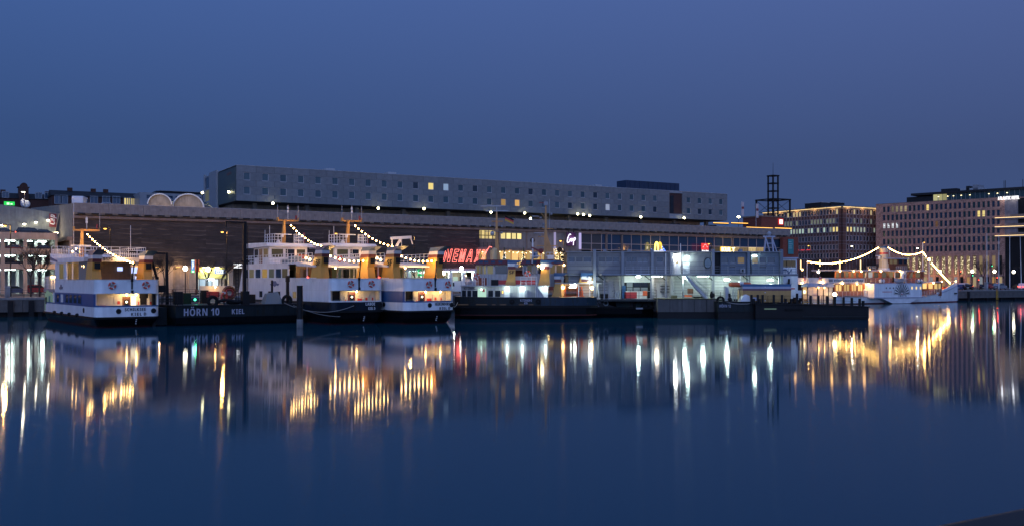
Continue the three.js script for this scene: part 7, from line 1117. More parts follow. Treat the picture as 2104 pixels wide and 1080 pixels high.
  // masts and light strings
  g().rod(f.p(1659, 581, -3.5), f.p(1659, 534, -3.5), 0.07).mesh('aft_mast', M.whiteFlat, t); g().rod(f.p(1897, 582, -3.5), f.p(1897, 498, -3.5), 0.1).mesh('fore_mast', M.whiteFlat, t); g().rod(f.p(1910, 600, -3.5), f.p(1910, 533, -3.5), 0.1).mesh('fore_post', M.whiteFlat, t);
  const W = (px, py) => worldOf(t, f.p(px, py, -3.5)), gold = L.gold, gr = 'golden light strings of the paddle steamer';
  stringLights('golden light string hanging from the aft mast up to the steamer funnel', W(1659, 536), W(1807, 507), 56, 1.65, null, gold, 1.0, 7, 7);
  stringLights('golden light string sagging from the steamer funnel to its fore mast', W(1825, 507), W(1897, 516), 32, 1.2, null, gold, 1.0, 6, 7);
  stringLights('short golden light string just forward of the steamer fore mast', W(1897, 516), W(1904.5, 526.5), 6, 0.05, null, gold, 1.0, 3, 5);
  stringLights('steep golden light string running down to the steamer bow', W(1915.5, 540), W(1954, 581), 26, 0.1, null, gold, 1.15, 5, 8);
  { const p = f.p(1910, 533, -3.5); g().sph(...p, 0.3).mesh('mast_lamp', gold, t); lamp(...worldOf(t, p), WARM, 9, 0.3); const k = f.p(1933, 557, -3.5); g().sph(...k, 0.26).mesh('mast_lamp', gold, t); }
  for (const [px, py, z, cd, r] of [[1727, 556.8, -0.4, 7, 0.2], [1755, 556.8, -0.4, 6, 0.18], [1770.5, 557.3, -0.4, 8, 0.22], [1788, 554, -0.8, 3, 0.12], [1811, 557, -0.4, 8, 0.22], [1850, 557, -0.4, 8, 0.22], [1888, 557, -0.4, 8, 0.22], [1692, 580.8, 0.3, 8, 0.22], [1732, 582.5, 0.3, 8, 0.2], [1762, 583, 0.3, 8, 0.2], [1785, 583.3, 0.3, 7, 0.2], [1780, 583.6, 0.3, 3, 0.12], [1649.5, 580.5, 0.3, 8, 0.22], [1649, 553.5, -1, 6, 0.22], [1919, 581, -0.1, 8, 0.22], [1936, 578, -0.3, 6, 0.2], [1965, 577, -3, 4, 0.16]]) shipLamp(t, f.p(px, py, z), '', L.warm, WARM, cd * 2.6, r * 0.8);
  { const k = g(); k.bar(f.p(1945, 577.5, -3.4), f.p(1966, 577.5, -3.4), 0.07); k.mesh('jack_rail', M.whiteFlat, t); }
  lamp(...worldOf(t, f.p(1950, 585, -3.3)), WARM, 14, 0.3); lamp(...worldOf(t, f.p(1830, 545, 0)), WARM, 10, 0.3);
  buoy(t, f.p(1654.5, 571, 0.2), 'red lifebuoy at the stern of the steamer', 0); buoy(t, f.p(1687, 572, 0.2), 'dark red lifebuoy on the white after house of the steamer', 0);
}
// ---------- street lamps, signs, trees, cars, flagpoles ----------
const onQ = (px, v) => { const p = qp(v), a = p.a(px); return { a, y: (py) => p.y(py, a), pos: (y) => qAt(a, v, y), p }; };
function globeLamp(px, py, v, label, cd = 34) {
  const q = onQ(px, v), y = q.y(py), t = thing('globe_lamp', label, 'street lamp', q.pos(GY), TH); g().cyl(0, 0, y - GY - 0.3, 0, 0.09, 0.06, 8).mesh('pole', M.dark, t); g().cyl(0, y - GY - 0.42, y - GY - 0.22, 0, 0.12, 0.16, 10).mesh('collar', M.dark, t); g().sph(0, y - GY, 0, 0.36, 1, 1.1, 1, 14).mesh('globe', L.globe, t); lamp(...q.pos(y), GLB, cd, 0.33);
}
function tallLamp(px, py, v, label, sod = true, cd = 330, arm = -0.8) {
  const q = onQ(px, v), y = q.y(py), t = thing('street_light', label, 'street lamp', q.pos(GY), TH); g().cyl(arm * -1, 0, y - GY + 0.15, 0, 0.12, 0.06, 8).mesh('pole', M.dark, t); g().bar([-arm, y - GY + 0.12, 0], [0.1 * Math.sign(-arm), y - GY + 0.2, 0], 0.09).mesh('arm', M.dark, t); g().b(-0.32, 0.32, y - GY + 0.06, y - GY + 0.2, -0.16, 0.16).mesh('head', M.dark, t); g().sph(0, y - GY, 0, 0.2, 1.3, 0.7, 1).mesh('lens', sod ? L.sodium : L.globe, t); lamp(...q.pos(y - 0.06), sod ? SOD : GLB, cd, 0.25);
}
globeLamp(380, 551, 165, 'white globe lamp on a pole, left of the blue parking sign'); globeLamp(426.5, 553, 165, 'white globe lamp in front of the lit shop by the bare tree');
globeLamp(948, 551, 166, 'bright globe lamp below the red cinema letters', 46); globeLamp(1683, 557, 160, 'white globe lamp behind the stern of the steamer'); globeLamp(911, 561, 168, 'small globe lamp beside the white van', 10);
globeLamp(1999, 557, 164, 'globe lamp behind the dark parked cars'); globeLamp(2044.5, 557, 164, 'globe lamp behind the silver parked car'); globeLamp(2084, 558, 164, 'globe lamp at the right between two flagpoles');
tallLamp(456, 477, 172, 'tall orange street light against the dark stone wall'); tallLamp(843, 487, 172, 'tall orange street light between two yellow funnels'); tallLamp(8.5, 464, 168, 'tall orange street light at the left frame edge'); tallLamp(1152, 495, 172, 'tall orange street light left of the purple script sign', true, 110); tallLamp(1457, 501, 178, 'orange street light beside the red pizza sign', true, 90); tallLamp(1662, 505, 200, 'orange street light before the brown office block', true, 150); tallLamp(1900, 498, 185, 'orange street light above the steamer fore mast', true, 120, 0.8);
tallLamp(1751, 506, 205, 'tall white street light before the corner of the office block', false, 110); tallLamp(1886, 510, 200, 'tall white street light before the pink brick hotel', false, 100); tallLamp(215, 470, 172, 'street light hidden behind the first ferry mast', true, 120); tallLamp(690, 480, 172, 'street light standing behind the second ferry mast', true, 130);
tallLamp(-150, 462, 166, 'unseen street light added beyond the left frame edge to warm the ferry sides', true, 700); tallLamp(-420, 455, 160, 'second unseen street light added beyond the left frame edge to warm the ferry sides', true, 700);  // unseen lamps added out of frame to warm the port sides of the ferries
[[1838, 545, 262, 'orange street light added to warm the pink brick hotel, behind the steamer funnel'], [1925, 541, 255, 'orange street light added to warm the pink brick hotel, behind the fore mast'], [1990, 538, 250, 'orange street light added to warm the hotel front, above the cars before the arcade'], [2062, 536, 245, 'orange street light added to warm the hotel front, between the right flagpoles'], [1706, 545, 240, 'orange street light added to warm the brick office, at its foot']].forEach(([px, py, v, lab]) => tallLamp(px, py, v, lab, true, 420));  // lamps added before the hotel and office to warm their facades
// light columns on the promenade
[1646, 1685.5, 1726.5, 1769].forEach((px, i) => { const q = onQ(px, 157 + i * 0.2), y1 = q.y(534), y0 = q.y(553 + (i === 1 ? -6 : 0)), t = thing('light_column', 'glowing upright light column on a post, ' + ['first from the left', 'second from the left', 'third from the left', 'nearest the steamer funnel'][i], 'street lamp', q.pos(GY), TH, 'light columns along the promenade'); g().cyl(0, 0, y0 - GY, 0, 0.1, 0.08, 8).mesh('post', M.dark, t); g().cyl(0, y0 - GY, y1 - GY, 0, 0.11, 0.11, 10).mesh('tube', glow(1, 0.72, 0.32, 2.6), t); g().cyl(0, y1 - GY, y1 - GY + 0.1, 0, 0.18).mesh('cap', M.dark, t); lamp(...q.pos((y0 + y1) / 2), WARM, 0.5, 0.5); });
// ---- signs
{ const v = 193.6, q = (px) => onQ(px, v);
  const S = (name, label, px, v2 = v) => qThing(name, label, 'sign', qp(v2).a(px), v2, 0), Y = (py, px, v2 = v) => qp(v2).y(py, qp(v2).a(px)), DX = (a, b, v2 = v) => qp(v2).a(b) - qp(v2).a(a);
  let s = S('parking_sign', 'upright blue and white parking sign with a green lit foot', 395.5, 186); { const y = (p) => Y(p, 395, 186), w = DX(392.5, 398.5, 186) / 2; g().b(-w, w, y(555), y(534), -0.1, 0.1).mesh('panel', glow(0.16, 0.4, 0.95, 0.9), s); g().b(-w, w, y(537), y(533.8), 0.1, 0.12).mesh('white_cap', glow(0.8, 1, 0.9, 1.1), s); part('letter', letters('P', w * 1.1, 1.0, 0.03), glow(1, 1, 1, 1.4), s, [-w * 0.5, y(552), 0.11]); g().ext([[-w * 0.7, 0], [0, 0.34], [w * 0.7, 0], [w * 0.7, -0.16], [0, 0.16], [-w * 0.7, -0.16]], 0.03, new THREE.Matrix4().setPosition(0, y(541), 0.1)).mesh('roof_mark', glow(1, 1, 1, 1.3), s); g().b(-w * 1.1, w * 1.1, y(559.5), y(555), -0.1, 0.12).mesh('green_foot', L.signGreen, s); g().b(-w * 0.6, w * 0.6, y(558.5), y(556.3), 0.12, 0.14).mesh('foot_light', glow(0.9, 1, 0.9, 2), s); g().b(w + 0.1, w + 0.35, y(558), y(533.5), -0.15, 0.05).b(w + 0.65, w + 0.95, y(558), y(533.5), -0.15, 0.05).mesh('side_board', M.orange, s); g().b(w + 0.35, w + 0.65, GY, y(534), -0.2, -0.1).mesh('mast', M.dark, s); lamp(...worldOf(s, [0, y(545), 0.6]), [0.4, 0.65, 1], 3, 0.3); }
  s = S('shop_sign', 'rounded white and blue lit sign above the shop window', 451.5, 194); { const y = (p) => Y(p, 451, 194), w = DX(441, 462, 194) / 2; g().b(-w, w, y(562), y(553.5), -0.05, 0.25).mesh('box', L.signBlue, s); g().b(-w * 0.84, w * 0.84, y(561), y(554.5), 0.25, 0.28).mesh('face', glow(0.9, 0.95, 1, 1.5), s); for (const [k, m] of [[-0.6, M.capBlue], [-0.3, M.teal], [0.15, M.capBlue], [0.5, M.teal]]) g().b(w * k, w * (k + 0.18), y(559.8), y(556), 0.28, 0.29).mesh('mark', m, s); lamp(...worldOf(s, [0, y(558), 0.9]), [0.7, 0.8, 1], 4, 0.3); }
  s = S('edge_sign', 'white lit letter sign beyond the slanting beam by the navy ferry bow', 486, 192); { const y = (p) => Y(p, 486, 192); part('letter', letters('Z', 1.7, 0.75, 0.1), L.signWhite, s, [-0.7, y(550), 0]); g().b(-0.9, 1.2, y(550.6), y(542), -0.2, -0.05).mesh('backing', M.dark, s); g().bar([-2.6, y(565), 0.3], [-0.5, y(544), 0.3], 0.3).mesh('slant_beam', M.brownDoor, s); lamp(...worldOf(s, [0, y(548), 0.9]), [1, 1, 1], 3, 0.3); }
  s = S('green_sign', 'green square sign with a white lit shape behind the ferries', 864, 193.8); { const y = (p) => Y(p, 864), w = DX(858, 870) / 2; g().b(-w, w, y(566.5), y(552), -0.1, 0.1).mesh('panel', glow(0.02, 0.7, 0.22, 1.1), s); g().sph(0.15, y(559.5), 0.12, w * 0.85, 1.1, 0.5, 0.2).mesh('white_shape', glow(1, 1, 1, 3), s); g().b(w * 0.4, w * 1.6, y(560.6), y(558), 0.1, 0.14).mesh('white_bar', glow(1, 1, 1, 3), s); lamp(...worldOf(s, [0, y(559), 1]), [0.4, 1, 0.5], 8, 0.3); }
  // red neon letters in outline
  s = S('cinema_sign', 'red outline neon letters on the stone wall right of the ferries', 910, 194.2); { const y0 = Y(537.5, 910), h = Y(511.5, 910) - y0, x0 = DX(910, 884), chars = ['N', 'E', 'M', 'A', 'X', 'X'], xs = [910, 929, 942, 957, 974, 986.5, 1001];
    chars.forEach((ch, i) => { const sh = fonts.sans_bold.generateShapes(ch, 100), a = DX(910, xs[i]), b = DX(910, xs[i + 1]) - 0.35, bb = new THREE.Box2(); sh.forEach((q) => q.getPoints(4).forEach((p) => bb.expandByPoint(p))); const sx = (b - a) / (bb.max.x - bb.min.x) * 0.84, sy = h / bb.max.y; const G1 = g(); sh.forEach((q) => [q.getPoints(4), ...q.holes.map((k) => k.getPoints(4))].forEach((ps) => { for (let j = 0; j + 1 <= ps.length; j++) { const p = ps[j], n = ps[(j + 1) % ps.length]; if (p.distanceTo(n) < 0.5) continue; const m = (r) => [a + (r.x - bb.min.x) * sx + r.y * sy * 0.26, y0 + r.y * sy, 0]; G1.rod(m(p), m(n), 0.036, 5); } })); G1.mesh('neon_letter', L.neonRed, s); });
    g().rod([DX(910, 993.5) + 0.5, y0 + h * 0.72, 0], [DX(910, 1006), y0 + h * 1.28, 0], 0.055).rod([DX(910, 1006), y0 + h * 1.28, 0], [DX(910, 1011), y0 + h * 1.22, 0], 0.055).mesh('neon_flourish', L.neonRed, s);
    for (const px of [920, 940, 960, 980]) lamp(...worldOf(s, [DX(910, px), y0 + h / 2, 0.5]), [1, 0.12, 0.1], 6, 0.5); g().b(DX(910, 1001), DX(910, 1013), y0 - 0.2, y0 + h, -0.5, -0.2).mesh('end_post', M.cornice, s); }
  s = S('script_sign', 'purple square sign with white neon script on the mall', 1174, 193.6); { const y = (p) => Y(p, 1174), w = DX(1164.5, 1183.5) / 2; g().b(-w, w, y(505), y(478), -0.2, 0).mesh('panel', std(0.055, 0.012, 0.05, 0.4), s); const sc = (w * 2) / 19, P = (px, py) => [(px - 1174) * sc, y(py), 0.12]; g().tube([P(1172.5, 483), P(1171.5, 481), P(1169, 483), P(1166, 490), P(1165, 497), P(1166.5, 499), P(1169, 497), P(1172, 491)], 0.085, 6).tube([P(1176, 490), P(1173.5, 491), P(1172.5, 495), P(1174, 496), P(1176, 491), P(1176, 495.5)], 0.08, 6).tube([P(1178, 490), P(1178, 497), P(1177.7, 504)], 0.08, 6).tube([P(1178, 491), P(1180.5, 488), P(1182, 490.5), P(1180, 494), P(1178.3, 494)], 0.08, 6).mesh('neon_script', L.neonWhite, s); for (const px of [1168, 1179]) g().b((px - 1174) * sc - 0.08, (px - 1174) * sc + 0.08, y(478), y(474), -0.15, 0).mesh('hanger', M.dark, s); lamp(...worldOf(s, [0, y(492), 0.6]), [0.75, 0.65, 1], 10, 0.4); }
  s = S('arches_sign', 'yellow double arch sign over a white light bar', 1353, 193.4); { const y = (p) => Y(p, 1353), sc = DX(1346, 1360) / 14, P = (px, py) => [(px - 1353) * sc, y(py), 0]; for (const c of [1349.6, 1356.4]) g().tube([P(c - 3.3, 514), P(c - 2.6, 504), P(c - 1, 498.5), P(c + 1, 498.5), P(c + 2.6, 504), P(c + 3.3, 514)], 0.2, 6).mesh('arch', c < 1353 ? L.arch : glow(1, 0.6, 0.05, 1.6), s); g().b(P(1342, 0)[0], P(1364, 0)[0], y(519), y(515.5), -0.1, 0.1).mesh('light_bar', L.signWhite, s); g().b(P(1341, 0)[0], P(1366, 0)[0], y(515.5), y(514.3), -0.2, 0.05).mesh('frame', M.capBlue, s); for (const [px, py] of [[1338.5, 513], [1338.5, 515], [1358, 513.5], [1362, 513], [1366, 514.5], [1361, 507], [1364, 511]]) g().sph(...P(px, py), 0.16).mesh('blue_light', L.blueLed, s); lamp(...worldOf(s, [0, y(508), 0.8]), [1, 0.85, 0.5], 8, 0.4); }
  s = S('pizza_sign', 'red square sign with a roof mark above white lettering', 1449, 193.4); { const y = (p) => Y(p, 1449), w = DX(1442, 1456.5) / 2, sc = w / 7.25; g().b(-w, w, y(513.5), y(500), -0.1, 0.1).mesh('panel', L.signRed, s); g().ext([[-5.5 * sc, y(508)], [-4 * sc, y(508.3)], [-1.5 * sc, y(504)], [-1 * sc, y(503)], [1 * sc, y(503)], [1.5 * sc, y(504)], [4 * sc, y(508.3)], [5.5 * sc, y(508)], [2.4 * sc, y(505.5)], [1.4 * sc, y(502)], [-1.4 * sc, y(502)], [-2.4 * sc, y(505.5)]], 0.06, new THREE.Matrix4().setPosition(0, 0, 0.1)).mesh('roof_mark', glow(1, 0.5, 0.45, 1.6), s); text(s, 'sign_letter', 'Pizza Hut', L.signWhite, -w * 0.95, y(517.5), 0.1, w * 1.9, 0.48, { depth: 0.05 }); lamp(...worldOf(s, [0, y(510), 0.8]), [1, 0.2, 0.18], 5, 0.4); }
  s = S('yellow_sign', 'bright yellow lettering sign on the glazed mall front', 1483, 193.4); { const y = (p) => Y(p, 1483); text(s, 'sign_letter', 'KULT', glow(1, 0.8, 0.35, 4), 0, y(517), 0, DX(1483, 1510), y(508) - y(517), { depth: 0.15 }); g().b(-0.3, DX(1483, 1503.5), y(518), y(507), -0.2, -0.05).mesh('panel', glow(1, 0.6, 0.05, 1.2), s); lamp(...worldOf(s, [1.8, y(512), 0.8]), [1, 0.7, 0.15], 10, 0.4); }
  s = S('teal_banner', 'tall teal banner on the brick end of the mall', 1625.5, 193); { const y = (p) => Y(p, 1625, 193), w = DX(1620, 1631, 193) / 2; g().b(-w, w, y(522), y(491.5), -0.05, 0.05).mesh('cloth', std(0.03, 0.20, 0.22, 0.7), s); for (const [k, l] of [[497, 0.6], [501.5, 0.85], [506, 0.7], [510, 0.75]]) g().b(-w * 0.85, -w * 0.85 + w * 1.7 * l, y(k + 0.7), y(k - 0.7), 0.05, 0.06).mesh('print_line', std(0.25, 0.42, 0.45, 0.7), s); g().b(-DX(1619, 1625) - 1.6, -DX(1619, 1625), y(530), y(488), -1.2, -0.2).mesh('brick_strip', M.redBrick, s); g().b(-w - 0.2, w + 2.2, y(560), y(487), -2.5, -0.3).mesh('brick_wall', M.redBrick, s); }
  const o = qThing('open_shop_sign', 'green lit square sign at the far left roof edge', 'sign', qp(230).a(18), 230, 0); { const p = qp(230), a = p.a(18), y = (k) => p.y(k, a), w = 1.0; g().b(-w, w, y(422), y(414.5), -0.1, 0.1).mesh('panel', glow(0.02, 0.8, 0.1, 1.0), o); g().b(-w * 0.5, 0, y(421), y(416.5), 0.1, 0.14).b(w * 0.2, w * 0.6, y(420.5), y(418), 0.1, 0.14).mesh('white_mark', glow(0.8, 1, 0.8, 1.2), o); g().b(-0.1, 0.1, 10, y(422), -0.2, -0.1).mesh('post', M.dark, o); }
  { const p = qp(215), a = p.a(47), y = (k) => p.y(k, a), d = qThing('satellite_dish', 'pair of pale satellite dishes on the white garage roof', 'satellite dish', a, 215, 0); g().sph(0.5, y(419), 0, 0.75, 1, 1, 0.3).mesh('dish', M.whiteFlat, d); g().sph(-0.1, y(417), -0.3, 0.85, 0.5, 1, 0.35).mesh('dish', M.lavender, d); g().rod([0, 15, -0.2], [0, y(417), -0.2], 0.07).b(0.9, 1.05, y(424), y(415), -0.1, 0.05).mesh('mast', M.dark, d); const l = qThing('roof_light', 'white street light standing above the satellite dishes', 'lamp', p.a(47.5), 214, 0); g().rod([0.1, 15, 0], [0.1, y(396), 0], 0.07).mesh('pole', M.cornice, l); g().b(-0.5, 0.2, y(396), y(395), -0.1, 0.1).mesh('lens', glow(1, 0.95, 0.75, 6), l); lamp(...worldOf(l, [-0.2, y(397), 0]), GLB, 14, 0.2); }
}
// ---- bare winter trees
function bareTree(seed, H, spread) {
  const r = rng(seed), t = new THREE.Group(), tr = g(), cr = g();
  const grow2 = (p, d, L2, rad2, lv) => { const q = V(p).addScaledVector(d, L2), Gx = lv < 2 ? tr : cr; Gx.rod(p, q.toArray(), rad2, lv < 2 ? 6 : 4, rad2 * 0.68); if (lv >= 5) return; const n = lv === 0 ? 4 : 3; for (let i = 0; i < n; i++) { const k = lv === 0 ? 0.8 + 0.2 * i / n : 0.55 + 0.45 * r(), a = r() * 6.28, ti = (lv < 2 ? 0.45 : 0.5) + r() * 0.35 * spread, nd = d.clone().add(new THREE.Vector3(Math.cos(a) * ti, 0.12, Math.sin(a) * ti)).normalize(); grow2(V(p).addScaledVector(d, L2 * k).toArray(), nd, L2 * (lv === 0 ? 0.55 : 0.72) * (0.8 + 0.4 * r()), rad2 * 0.52, lv + 1); } if (lv > 0 && lv < 4) grow2(q.toArray(), d.clone().add(new THREE.Vector3((r() - 0.5) * 0.3, 0.05, (r() - 0.5) * 0.3)).normalize(), L2 * 0.7, rad2 * 0.65, lv + 1); };
  grow2([0, 0, 0], new THREE.Vector3(0, 1, 0), H * 0.36, H * 0.015, 0); tr.mesh('trunk', M.bark, t); cr.mesh('crown', M.bark, t); return t;
}
{ const protos = [bareTree(3, 10, 1), bareTree(8, 10, 0.9), bareTree(21, 10, 1.2)];
  [[62, 478, 164, 'bare tree before the garage, left of the pair'], [80, 476, 165, 'bare tree before the garage, right of the pair'], [311, 495, 163, 'bare tree before the beige wall beside the first ferry'], [337, 498, 164, 'bare tree left of the first globe lamp'], [424, 505, 167, 'bare tree beside the globe lamp and the shop'], [455, 500, 164, 'bare tree under the tall orange street light'], [856, 520, 170, 'slim bare tree behind the ferry with the green sign'], [909, 520, 169, 'slim bare tree under the first red neon letter'], [1668, 505, 190, 'bushy bare tree below the orange light at the office block'], [1694, 515, 188, 'bushy bare tree behind the steamer stern'], [1722, 512, 192, 'bare tree behind the sagging golden lights'], [1772, 515, 185, 'bare tree behind the steamer funnel to its left'], [1796, 520, 182, 'low bare tree just left of the steamer funnel'], [2022, 520, 176, 'dark bare tree left of the tall white flagpole'], [2064, 520, 178, 'dark bare tree between two flagpoles'], [2098, 528, 178, 'bare tree at the right frame edge'], [1860, 530, 186, 'bare tree behind the steamer wheelhouse']].forEach(([px, py, v, lab], i) => {
    const q = onQ(px, v), h = q.y(py) - GY, t = protos[i % 3].clone(); t.name = numbered('bare_tree'); t.position.set(...q.pos(GY)); t.rotation.y = i * 1.7; t.scale.setScalar(h / 10.6); scene.add(t); tag(t, lab, 'tree', 'bare trees along the quay street');
  });
  const q = onQ(178, 318 / 1), t = protos[2].clone(); t.name = numbered('bare_tree'); { const p = qp(345), a = p.a(178); t.position.set(...qAt(a, 345, 2.5)); t.scale.setScalar((p.y(381, a) - 2.5) / 10.6); } scene.add(t); tag(t, 'bare treetop rising behind the dark brick houses', 'tree');
}
// ---- cars: side profiles with wheels, windows and lights
function car(label, pos, turn, body, style, lights, group) {
  const t = thing(style === 'van' ? 'delivery_van' : 'parked_car', label, style === 'van' ? 'van' : 'car', pos, turn, group), W = style === 'van' ? 1.95 : 1.75;
  const P = { sedan: { b: [[-2.2, 0.3], [-2.25, 0.75], [-2.1, 0.95], [-1.2, 1.0], [0.9, 0.98], [2.0, 0.85], [2.2, 0.6], [2.15, 0.3]], c: [[-1.6, 0.97], [-0.95, 1.4], [0.35, 1.43], [1.15, 0.97]] }, suv: { b: [[-2.2, 0.35], [-2.25, 0.95], [-2.1, 1.08], [1.0, 1.08], [2.0, 0.98], [2.2, 0.7], [2.15, 0.35]], c: [[-2.08, 1.06], [-1.75, 1.62], [0.2, 1.66], [1.05, 1.06]] }, van: { b: [[-2.7, 0.35], [-2.75, 2.15], [-2.6, 2.3], [0.9, 2.3], [1.35, 2.15], [2.1, 1.35], [2.75, 1.1], [2.85, 0.7], [2.8, 0.35]], c: [[0.55, 1.3], [0.6, 2.05], [1.25, 2.05], [1.95, 1.32]] } }[style];
  g().ext(P.b, W, new THREE.Matrix4().setPosition(0, 0, -W / 2), 0.04).mesh('body', body, t);
  if (style === 'van') { g().ext(P.c, W + 0.12, new THREE.Matrix4().setPosition(0, 0, -W / 2 - 0.06)).mesh('window', M.glass, t); } else { g().ext(P.c, W - 0.14, new THREE.Matrix4().setPosition(0, 0, -W / 2 + 0.07), 0.03).mesh('cabin', body, t); const sc = (k, o) => P.c.map(([x, y]) => [x * k + 0.0, 0.97 + (y - 0.97) * 0.82 + o]); g().ext(sc(0.9, 0.02), W - 0.02, new THREE.Matrix4().setPosition(0, 0, -W / 2 + 0.01)).mesh('window', M.glass, t); }
  for (const x of style === 'van' ? [-1.75, 1.85] : [-1.35, 1.4]) for (const s of [-1, 1]) { const w = g().add(new THREE.CylinderGeometry(0.33, 0.33, 0.22, 16).rotateX(Math.PI / 2).translate(x, 0.33, s * (W / 2 - 0.08))).mesh('wheel', M.rubber, t); g().add(new THREE.CylinderGeometry(0.19, 0.19, 0.24, 10).rotateX(Math.PI / 2).translate(x, 0.33, s * (W / 2 - 0.08))).mesh('rim', M.steel, w); }
  const xr = P.b[1][0] - 0.03; for (const s of [-1, 1]) { g().b(xr, xr + 0.12, 0.72, 0.9, s * (W / 2 - 0.38), s * (W / 2 + 0.045)).mesh('taillight', lights === 'tail' ? L.tail : M.darkred, t); g().b(P.b.at(-2)[0] - 0.16, P.b.at(-2)[0] + 0.03, 0.62, 0.76, s * (W / 2 - 0.42), s * (W / 2 + 0.03)).mesh('headlight', lights === 'head' ? L.head : M.lightgrey, t); }
  g().b(xr - 0.02, xr + 0.02, 0.5, 0.62, -0.26, 0.26).mesh('number_plate', M.whiteFlat, t);
  if (lights === 'tail') lamp(...worldOf(t, [xr - 0.3, 0.8, 0]), [1, 0.08, 0.04], 2, 0.1);
  return t;
}
{ const q = (px, v, y = GY + 0.01) => qAt(qp(v).a(px), v, y);
  car('dark parked sedan nearest the steamer bow on the quay', q(1992, 159), TH + 0.5, M.carBlack, 'sedan'); car('dark parked car beside the grey kiosk column on the quay', q(2021, 159.5), TH + 0.6, M.carDark, 'sedan'); car('silver parked estate car in the middle of the quay car park', q(2056, 159), TH + 0.15, M.carSilver, 'suv'); car('pale parked car at the right frame edge', q(2106, 160.5), TH + 0.2, M.carWhite, 'suv', 'tail');
  car('white off-roader waiting behind the dark parked cars', q(1984, 169), TH + 0.1, M.carWhite, 'suv', 'tail'); car('dark car with red tail lamps on the road behind the estate car', q(2037, 172), TH + 1.0, M.carDark, 'suv', 'tail'); car('red car half hidden behind the kiosk column', q(2034, 163), TH + 0.3, M.carRed, 'sedan'); car('car with glowing tail lamps on the road at far right', q(2094, 174), TH + 0.9, M.carDark, 'sedan', 'tail');
  car('blue car by the steamer bow on the quay', q(1974, 160), TH + 0.4, M.carBlue, 'sedan');
  car('white delivery van parked on the street right of the ferries', q(934, 170), TH + Math.PI, M.carWhite, 'van');
  // on the car deck behind the parapet
  const dk = 17.52, d = (px, v = 205) => qAt(qp(v).a(px), v, dk + 0.9);
  car('white van parked high on the roof deck at the left', qAt(qp(203).a(165), 203, 18.72), TH + 1.25, M.carWhite, 'van'); car('pale blue car parked on the roof deck left of the vaults', qAt(qp(203).a(220), 203, 18.72), TH, M.carSilver, 'sedan');
  [[1000, 'dark car on the roof deck left of the first tug mast', M.carBlack, 'sedan'], [1052, 'dark estate car on the roof deck above the flag', M.carDark, 'suv'], [1140, 'dark car on the roof deck right of the second tug mast', M.carDark, 'sedan'], [1184, 'red car on the roof deck by the lit lobby', M.carRed, 'sedan'], [1285, 'dark car on the roof deck, first of the eastern row', M.carDark, 'suv'], [1304, 'grey car on the roof deck, second of the eastern row', M.carSilver, 'sedan'], [1334, 'dark car on the roof deck, third of the eastern row', M.carBlack, 'sedan'], [1362, 'blue car on the roof deck, fourth of the eastern row', M.carBlue, 'sedan'], [1391, 'black car on the roof deck, fifth of the eastern row', M.carBlack, 'suv'], [1416, 'dark car on the roof deck, sixth of the eastern row', M.carDark, 'sedan'], [1440, 'silver car on the roof deck, seventh of the eastern row', M.carSilver, 'sedan'], [1466, 'dark car on the roof deck, last of the eastern row', M.carBlack, 'suv']].forEach(([px, lab, m, s]) => car(lab, qAt(qp(200).a(px), 200, 18.35), TH, m, s));
  // garage decks
  const gv = 196.5, gy = (py) => gp.y(py, gp.a(60)); [[90, gy(486), 'dark car nose out on the upper garage deck', M.carBlack, 'sedan'], [66, gy(486), 'black car on the upper garage deck behind the column', M.carDark, 'suv'], [90, gy(519), 'grey car on the middle garage deck', M.carDark, 'sedan'], [30, gy(519), 'red car on the middle garage deck', M.carRed, 'sedan'], [22, gy(549), 'dark car on the lower garage deck at the left', M.carDark, 'suv'], [78, GY + 0.02, 'red car on the garage ground floor', M.carRed, 'suv'], [30, GY + 0.02, 'blue car on the garage ground floor', M.carBlue, 'sedan']].forEach(([px, y, lab, m, s]) => car(lab, qAt(qp(gv).a(px), gv, y), TH, m, s));
  car('dark car with red tail lamp on the garage roof', qAt(qp(199).a(58), 199, gy(484)), TH, M.carBlack, 'suv', 'tail'); car('dark car on the garage roof at the left frame edge', qAt(qp(199).a(8), 199, gy(484)), TH, M.carDark, 'sedan');
}
// roof deck floor the cars stand on, lifted behind the parapet
struct('roof_parking', g().b(mp.a(150), U3, -0.3, 0, -55, 0), M.asphalt, 0, MV + 0.5, 18.3);
struct('upper_parking', g().b(mp.a(152), mp.a(290), -0.3, 0, -30, 0), M.asphalt, 0, MV + 1, 18.71);
struct('garage_roof', g().b(gp.a(-60), gp.a(112), -0.2, 0, -13, -0.36), M.asphalt, 0, 193, gp.y(484.5, gp.a(60)));
